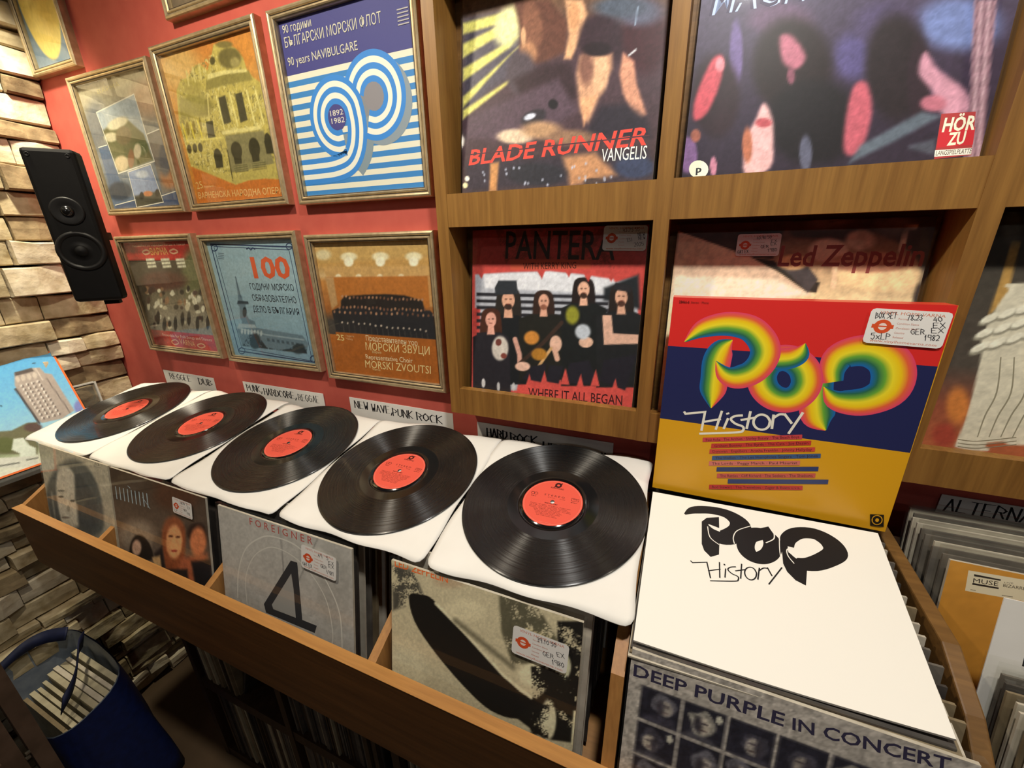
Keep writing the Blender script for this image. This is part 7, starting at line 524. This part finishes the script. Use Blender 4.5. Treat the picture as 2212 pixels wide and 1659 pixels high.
# ------------------------------------------------------------------ white inner sleeves and vinyl records laid over the bins
DC=[(-1.3202,-.1659),(-1.0006,-.1628),(-.6887,-.1681),(-.379,-.1797),(-.0738,-.1773)]
ORD=['farthest by the stone wall','second from the stone wall','middle one of five','second nearest to the pop box','nearest, beside the pop box']
PN=Vector((-.0142,-.1964,1)).normalized()
def inner_sleeve(i,cx,cy,w,d,rz,lift):
    nx,ny=34,34; r=.10; vs=[]; rr=random.Random(30+i)
    for j in range(ny+1):
        for k in range(nx+1):
            a=2*k/nx-1; c=2*j/ny-1; A,B=abs(a),abs(c); q=1-r
            if A>q and B>q:
                p=(A-q)/r;t=(B-q)/r; p,t=p*math.sqrt(1-t*t/2),t*math.sqrt(1-p*p/2); a=math.copysign(q+r*p,a);c=math.copysign(q+r*t,c)
            x=a*w/2+.0022*math.sin(6*c+i*2)*(A>.6);y=c*d/2+.0022*math.sin(7*a+i)*(B>.6); z=0
            f=max(0,-c-.84)/.16; z-=.003*f*f*(1+.6*math.sin(5*a+i)); g=max(0,c-.80)/.2; z-=.012*g*g*(1+.5*math.sin(4*a+2*i))
            e=max(0,A-.90)/.1; z-=.0006*e*e; rad=math.hypot(x,y+.0)
            if rad>.150: z+=.0012*math.sin(9*a+i)*math.cos(7*c+2*i)*min(1,(rad-.150)/.02)
            vs.append((x,y,z))
    n=len(vs); fs=[(j*(nx+1)+k,j*(nx+1)+k+1,(j+1)*(nx+1)+k+1,(j+1)*(nx+1)+k) for j in range(ny) for k in range(nx)]
    rim=[k for k in range(nx+1)]+[j*(nx+1)+nx for j in range(1,ny+1)]+[ny*(nx+1)+k for k in range(nx-1,-1,-1)]+[j*(nx+1) for j in range(ny-1,0,-1)]
    fs2=fs+[tuple(x+n for x in f[::-1]) for f in fs]+[(rim[(m+1)%len(rim)],rim[m],rim[m]+n,rim[(m+1)%len(rim)]+n) for m in range(len(rim))]
    b=MB(); nf=len(fs)*2; b.add(vs+[(x,y,z-.0009) for x,y,z in vs],fs2[:nf],'paper_white',smooth=True); b.f+=[list(f) for f in fs2[nf:]]; b.m+=[0]*(len(fs2)-nf); b.sm+=[False]*(len(fs2)-nf)
    R=Vector((math.cos(rz),math.sin(rz),0)); R=(R-PN*R.dot(PN)).normalized(); U=PN.cross(R); mw=frame_mw((cx,cy,PL(cx,cy)-.0012+lift),R,U)
    o=b.build('inner_sleeve',None,mw); tag(o,'white paper inner sleeve under the vinyl %s'%ORD[i],'paper sleeve','white inner sleeves under the vinyls')
SLV=[(-1.325,-.176,.310,.318,.0,0),(-1.012,-.176,.312,.318,.01,.0006),(-.694,-.178,.310,.318,-.01,-.0002),(-.380,-.180,.308,.318,-.01,.0004),(-.0760,-.181,.297,.318,.02,0)]
for i,a in enumerate(SLV): inner_sleeve(i,*a)
def record(i,cx,cy):
    rz=[.25,.18,.12,-.02,.02][i]
    R=Vector((math.cos(rz),math.sin(rz),0)); R=(R-PN*R.dot(PN)).normalized(); U=PN.cross(R)
    rt=root('vinyl_record','black vinyl record with a red label, %s'%ORD[i],'vinyl record',frame_mw((cx,cy,PL(cx,cy)+.0004),R,U),'vinyl records laid out in a row')
    b=MB(); b.lathe([(.0037,0),(.0037,.0019),(.0500,.0019),(.0504,.0014),(.0590,.0012),(.0600,.0013),(.1455,.0013),(.1465,.0017),(.1492,.0021),(.1503,.0016),(.1505,.0010),(.1500,.0002),(.1490,-.0002)],'vinyl',128,True,True); b.build('disc',rt)
    s=Sheet().setup(.1,.1,.00205,'print_satin'); pts=[(.5+.495*math.cos(t),.5+.495*math.sin(t)) for t in np.linspace(0,2*math.pi,64,endpoint=False)]; hole=[(.5+.036*math.cos(t),.5+.036*math.sin(t)) for t in np.linspace(0,2*math.pi,64,endpoint=False)]
    vs=[(x*.1,y*.1,s.z) for x,y in pts+hole]; s.add(vs,[(k,(k+1)%64,64+(k+1)%64,64+k) for k in range(64)],'print_satin',s.L('e25a48'))
    C=lambda r:[(.5+r*math.cos(t),.5+r*math.sin(t)) for t in np.linspace(0,2*math.pi,48,endpoint=False)]
    s.ribbon(C(.475),.006,'ee8a78',True,False); K='3a1a18'
    q=[(.5+.042*math.cos(t),.89+.042*math.sin(t)) for t in np.linspace(0,2*math.pi,20,endpoint=False)]; s.ribbon(q,.034,K,True,False); s.poly([(.515,.925),(.555,.955),(.565,.94),(.545,.905)],K); s.poly([(.435,.835),(.45,.825),(.48,.86),(.455,.875)],K)
    s.text('SONOCORD',.385,.80,.615,.80,.028,K,0,.02); s.text('S T E R E O',.325,.615,.675,.615,.035,K,0,.0)
    s.text('33 ⅓ U/min',.40,.578,.52,.578,.014,K); s.text('LC 6292',.60,.578,.69,.578,.014,K)
    s.text('GEMA',.81,.625,.89,.625,.02,K); s.ribbon([(.79,.60),(.91,.60),(.91,.655),(.79,.655)],.005,K,True,False); s.text('28 466-6',.79,.555,.90,.555,.018,K)
    for dx in (0,.055): s.ribbon([(.125+dx+.03*math.cos(t),.62+.028*math.sin(t)) for t in np.linspace(0,6.0,14)],.006,K,True,False)
    s.text('Side %d'%(i+1),.11,.55,.20,.55,.018,K); s.text('POP HISTORY',.385,.44,.60,.44,.022,K,0,.01)
    r=random.Random(i)
    for k in range(9):
        y=.40-k*.028; a=.16+.02*k if k>3 else .15; bb=1-a-r.uniform(0,.1); s.text(r.choice(['Paul Anka · The Archies · Shirley Bassey · The Beach Boys','Graham Bonney · The Byrds · The Cats · Joe Dassin','The Lords · Peggy March · Paul Mauriat · Tom Jones','The Rattles · Cliff Richard · The Seekers · The Shadows']),a,y,bb,y,.012,K)
    s.text('MADE IN GERMANY',.40,.045,.60,.045,.014,'ee8a78')
    o=s.build('center_label',rt); o.matrix_local=Matrix.Translation((-.05,-.05,0)); o['label']='red paper centre label with dark print'
for i,(x,y) in enumerate(DC): record(i,x,y)
# ------------------------------------------------------------------ box set and booklet
BL,R,U,w,h=GEO['box']; rt=root('box_set','bright record box with a rainbow Pop title, leaning on the shelf front','record box',frame_mw(BL,R,U))
s=Sheet(); s.box((0,0,-.029),(w,h,-.0001),'box_red'); art('box',w,h,0,'print_gloss',1.0,s); s.build('box',rt)
sticker(rt,.228,.2635,.077,-.03,h3,.0022)
def booklet():
    n=40; top=[]; TL,TR,BR,BL_=(Vector(v) for v in ((.0775,-.1132,.9712),(.3704,-.1132,.9753),(.362,-.3504,.9275),(.0784,-.3535,.9232)))
    def P(u,v):
        p=(BL_*(1-u)+BR*u)*(1-v)+(TL*(1-u)+TR*u)*v
        sag=-.0035*math.sin(math.pi*u)*(1-v)**2; return p+Vector((0,0,sag+.0012))
    s=Sheet().setup(1,1,0,'print_satin'); nn,bg,ops=ART['booklet']; s.grid(np.tile(HB(bg),(n,n,1))); s.ops(ops)
    s.v=[tuple(P(min(max(x,0),1),min(max(y,0),1))+PN*(z*1.0)) for x,y,z in s.v]
    o=len(s.v); m=24; rim=[(i/m,0) for i in range(m)]+[(1,i/m) for i in range(m)]+[(1-i/m,1) for i in range(m)]+[(0,1-i/m) for i in range(m)]
    vs=[tuple(P(u,v)) for u,v in rim]+[tuple(P(u,v)-PN*.003) for u,v in rim]; k=len(rim)
    s.add(vs,[((i+1)%k,i,i+k,(i+1)%k+k) for i in range(k)],'paper_white')
    e=s.build('booklet'); tag(e,'white booklet with black Pop lettering lying in front of the pop box','booklet')
booklet()
for i in range(3):   # the sheets of the booklet pile
    b=MB(); dz=-.0125-.0036*i; pts=[(.0765-.001*i,-.3560-.003*i,.9232),(.364+.004*i,-.3530-.002*i,.9272),(.3715,-.118,.9748),(.077,-.118,.9705)]
    v=[(x,y,z+dz+.0048) for x,y,z in pts]; b.add(v+[(x,y,z-.0024) for x,y,z in v],[(0,1,2,3),(7,6,5,4),(0,4,5,1),(1,5,6,2),(2,6,7,3),(3,7,4,0)],['card_dark','spine_tan','card_edge'][i])
    tag(b.build('record_sleeve'),['dark sleeve lying directly under the white booklet','tan sleeve lying under the dark sleeve below the booklet','pale sleeve lowest in the pile under the booklet'][i],'record')
# ------------------------------------------------------------------ genre cards
def genre(label,x0,x1,zt,hh,txts,y=.0175,tilt=0,mw=None,w=None):
    w=w or x1-x0; s=Sheet(); s.box((0,0,-.0012),(w,hh,-.0001),'tag_card'); s.setup(w,hh,0,'print_matte'); s.add([(0,0,0),(w,0,0),(w,hh,0),(0,hh,0)],[(0,1,2,3)],'tag_card')
    for t,a,bb,v,h,wd in txts: s.handtext(t,a,v,bb,v,h,'1a1a1e',wd)
    o=s.build('genre_card',None,mw or frame_mw((x0,y,zt-hh),(1,0,tilt),(0,0,1))); return tag(o,label,'card','genre cards on the red wall')
genre('white card lettered REGGAE DUB on the red wall',-1.475,-1.155,0.986,.07,[('REGGEE',.09,.42,0.61,.27,.012),('DUB',.54,.74,0.59,.27,.014)],tilt=-.02)
genre('white card lettered PUNK HARDCORE REGGAE on the red wall',-1.087,-.771,0.989,.07,[('PUNK,',.04,.24,0.61,.27,.011),('HARDCORE,',.27,.67,0.56,.27,.012),('REGGAE',.70,.94,0.56,.27,.008)],tilt=.006)
genre('white card lettered NEW WAVE PUNK ROCK on the red wall',-.682,-.376,0.992,.07,[('NEW',.05,.19,0.61,.27,.011),('WAVE,',.23,.43,0.59,.27,.011),('PUNK',.44,.63,0.55,.27,.011),('ROCK',.67,.90,0.55,.27,.012)],tilt=-.015)
genre('cream card lettered HARD ROCK under the wall shelf',-.311,-.007,0.980,.07,[('HARD',.08,.24,0.55,.27,.013),('ROCK',.27,.47,0.52,.27,.013),('HEAVY',.52,.78,0.39,.27,.014),('METAL',.80,.98,0.35,.27,.012)],tilt=.012)
genre('white card lettered ALTERNATIVE in the bin at the right edge',.489,.655,.984,.06,[('ALTERNATIVE',.05,.97,.56,.34,.016)],y=.0165)
genre('white divider card lettered with an H, nearest right edge',0,0,0,.36,[('HEAVY METAL',.09,.95,.80,.10,.014)],mw=frame_mw(Vector((.438,-.222,.997))-LU*.36,(1,0,0),LU),w=.32)
# ------------------------------------------------------------------ tower cover on its acrylic stand
cv('record_sleeve','cover with a concrete tower under blue sky, orange edge, leaning on the stone wall','record','tower',.004,'print_satin',1.4,plastic=False)
rt=root('acrylic_stand','clear acrylic stand holding the tower cover on the stone wall','record stand',Matrix.Translation((-1.66,-.28,.78)))
b=MB(); b.prism([(-1.668,.775),(-1.56,.775),(-1.545,.790),(-1.538,.785),(-1.553,.768),(-1.672,.768),(-1.672,.958),(-1.668,.958)],-.455,-.086,'acrylic','y'); o=b.build('holder',rt); 
e=MB(); e.box((-1.672,-.088,.79),(-1.664,-.0835,.958),'acrylic_edge'); e.box((-1.672,-.20,.9535),(-1.666,-.0835,.958),'acrylic_edge'); q=e.build('polished_edge',rt)
for oo in (o,q): oo.matrix_parent_inverse=rt.matrix_world.inverted()
# ------------------------------------------------------------------ loudspeaker
yaw=.88; R=Vector((math.cos(yaw),math.sin(yaw),0)); U=Vector((0,0,1)); SW,SH=.094,.347
rt=root('loudspeaker','slim black loudspeaker hung in the corner beside the stone wall','speaker',frame_mw((-1.327,-.190,1.240),R,U))
b=MB(); b.box((0,0,-.052),(SW,SH,0),'speaker_black'); b.build('cabinet',rt,bev=.008)
def rings(name,cx,cy,prof,m,n=48):
    b=MB(); b.lathe(prof,m,n); o=b.build(name,rt); o.matrix_local=Matrix.Translation((cx,cy,0)); return o
rings('tweeter_ring',.047,.213,[(.031,.0),(.031,.0022),(.028,.0028),(.017,.0006),(.0125,.0004)],'speaker_cone')
rings('tweeter_dome',.047,.213,[(.0125,.0004),(.0115,.004),(.008,.0072),(.004,.0086),(.0005,.009)],'speaker_dome')
rings('woofer_surround',.047,.122,[(.046,0),(.046,.002),(.0435,.0042),(.040,.0045),(.0365,.003),(.035,.0008)],'speaker_cone')
rings('woofer_cone',.047,.122,[(.0352,.0008),(.024,.0004),(.014,.0003),(.013,.0022),(.008,.0052),(.0005,.0062)],'speaker_black')
for sx in (.013,.081): rings('grille_peg',sx,.332,[(.0045,.0),(.0045,.0012),(.003,.0014),(.0028,.0004),(.0003,.0004)],'speaker_cone',20)
b=MB(); b.box((.045,-.012,-.06),(.075,.002,-.035),'speaker_black'); b.box((.039,.15,-.22),(.055,.17,-.051),'speaker_black'); b.build('wall_bracket',rt)
# ------------------------------------------------------------------ storage cabinet under the bins
rt=root('storage_cabinet','dark wooden storage cabinet under the record bins','cabinet',Matrix.Translation((0,0,0)))
CY=-.285
for x in (-1.19,-.80,-.42,-.04,.34):
    b=MB(); b.box((x,CY,FZ),(x+.022,.0,.555),'walnut_dark'); b.build('upright',rt)
for z0,z1,nm in ((FZ,FZ+.04,'plinth'),(.062,.100,'shelf'),(.50,.555,'top')):
    b=MB(); b.box((-1.19,CY+.002,z0),(.36,.0,z1),'walnut_dark'); b.build(nm,rt)
b=MB(); b.box((-1.19,-.001,FZ),(.36,.012,.555),'walnut_dark'); b.build('back_panel',rt)
SP=['spine_tan','spine_grey','spine_brown','spine_brown','spine_cream','card_dark','spine_grey']
def spines(x0,x1,z0,label,group):
    x=x0
    while x<x1:
        t=RND.choice([.004,.005,.007,.010,.014]); b=MB(); d=RND.uniform(0,.012); hh=.313+RND.uniform(-.002,.002)
        b.box((x,CY+.006+d,z0),(x+t*.9,CY+.275,z0+hh),RND.choice(SP)); tag(b.build('record_sleeve'),label,'record',group); x+=t
spines(-1.150,-1.005,.1005,'record spine on the upper shelf of the cabinet below the leftmost bins','spines on the upper shelf, left bay')
spines(-.770,-.47,.1005,'record spine on the upper shelf of the cabinet, middle bay','spines on the upper shelf, middle bay')
spines(-.390,-.10,.1005,'record spine on the upper shelf of the cabinet below the nearest vinyl','spines on the upper shelf, right bay')
spines(-1.130,-.83,-.2295,'record spine on the lower shelf of the cabinet, left bay','spines on the lower shelf, left bay')
spines(-.765,-.46,-.2295,'record spine on the lower shelf of the cabinet, middle bay','spines on the lower shelf, middle bay')
b=MB(); b.box((0,0,0),(.006,.27,.313),'card_dark'); o=b.build('record_sleeve',None,Matrix.Translation((-1.0,CY+.02,.1010))@Matrix.Rotation(.36,4,'Y')); tag(o,'dark record slumped sideways against the spines on the upper cabinet shelf','record')
# ------------------------------------------------------------------ shopping bag of records and the dark rack
def bag():
    rt=root('shopping_bag','dark blue shopping bag of records on the floor by the stone wall','bag',Matrix.Translation((-1.46,-.46,FZ)))
    B=[(-1.665,-.545),(-1.33,-.545),(-1.29,-.36),(-1.665,-.36)]; T=[(-1.655,-.545,.20),(-1.41,-.560,.13),(-1.31,-.515,.145),(-1.30,-.40,.205),(-1.50,-.37,.215),(-1.66,-.395,.205)]
    bot=[(-1.655,-.54),(-1.40,-.545),(-1.31,-.52),(-1.287,-.36),(-1.47,-.352),(-1.66,-.36)]
    def ringpts(f,ins=0):
        P=np.array([[bx*(1-f)+t[0]*f,by*(1-f)+t[1]*f,FZ*(1-f)+t[2]*f] for (bx,by),t in zip(bot,T)]); P=catmull(P,6,True); c=P.mean(0); c[2]=0
        out=[]
        for k,p in enumerate(P):
            d=p-c; d[2]=0; d/=np.linalg.norm(d); wv=.006*math.sin(k*1.7+f*6)*math.sin(f*3.0); out.append(tuple(p+d*(wv-ins)))
        return out
    def shell(ins,m,name,par,flip):
        b=MB(); L=9; vs=[]
        for j in range(L): vs+=ringpts(j/(L-1)*.999+.001,ins)
        n=len(vs)//L; fs=[(j*n+k,j*n+(k+1)%n,(j+1)*n+(k+1)%n,(j+1)*n+k) for j in range(L-1) for k in range(n)]+[tuple(range(n))[::-1]]
        if flip: fs=[f[::-1] for f in fs]
        b.add(vs,fs,m,smooth=True); o=b.build(name,par); o.matrix_parent_inverse=par.matrix_world.inverted(); return o
    shell(0,'bag_blue','bag_body',rt,False); shell(.004,'bag_lining','lining',rt,True)
    def strap(P,wd,name):
        P=catmull(np.array(P,float),8); b=MB(); vs=[]
        for i,p in enumerate(P):
            vs+=[tuple(p+np.array([0,0,wd/2])),tuple(p+np.array([.012,-.02,-wd/2]))]
        b.add(vs,[(2*i,2*i+1,2*i+3,2*i+2) for i in range(len(P)-1)],'strap_navy',smooth=True); o=b.build(name,rt); o.matrix_parent_inverse=rt.matrix_world.inverted()
        sd=o.modifiers.new('thick','SOLIDIFY'); sd.thickness=.003
    strap([(-1.655,-.53,.20),(-1.66,-.47,.222),(-1.655,-.42,.222),(-1.60,-.385,.225)],.03,'handle')
    strap([(-1.545,-.372,.212),(-1.50,-.40,.222),(-1.455,-.425,.205),(-1.425,-.455,.18),(-1.41,-.49,.155)],.04,'handle')
bag()
for i in range(9):
    b=MB(); y=-.522+i*.0155; t=RND.choice([.009,.012,.014]); x0=-1.635+RND.uniform(0,.01); zb=-.255
    b.box((x0,y,zb),(x0+.29,y+t,zb+.335+.006*i+RND.uniform(-.01,.006)),RND.choice(['spine_cream','spine_tan','spine_cream','card_edge'])); tag(b.build('record_sleeve'),'record standing in the open blue shopping bag','record','records in the shopping bag')
rt=root('storage_rack','dark wooden rack front with upright slats, bottom left foreground','rack',Matrix.Translation((0,0,0)))
RX=-1.30
for y0,y1,dx in ((-.590,-.560,0),(-.632,-.600,-.012),(-.93,-.90,0)):
    b=MB(); b.box((RX-.03+dx,y0,FZ),(RX+dx,y1,.60),'rack_brown'); b.build('upright',rt)
b=MB(); b.box((RX-.028,-.90,.17),(RX-.004,-.632,.20),'rack_brown'); b.build('cross_rail',rt)
b=MB(); b.box((RX-.034,-.90,FZ),(RX-.030,-.632,.60),'rack_brown'); b.build('panel',rt)
b=MB(); b.box((RX-.39,-.93,.60),(RX+.0,-.565,.62),'rack_brown'); b.build('top_board',rt)
for y,z in ((-.594,.185),(-.597,.172),(-.66,.18)):
    b=MB(); b.box((RX-.002,y-.004,z-.003),(RX+.004,y+.004,z+.003),'steel'); b.build('latch',rt)
bpy.data.objects.remove(FO)
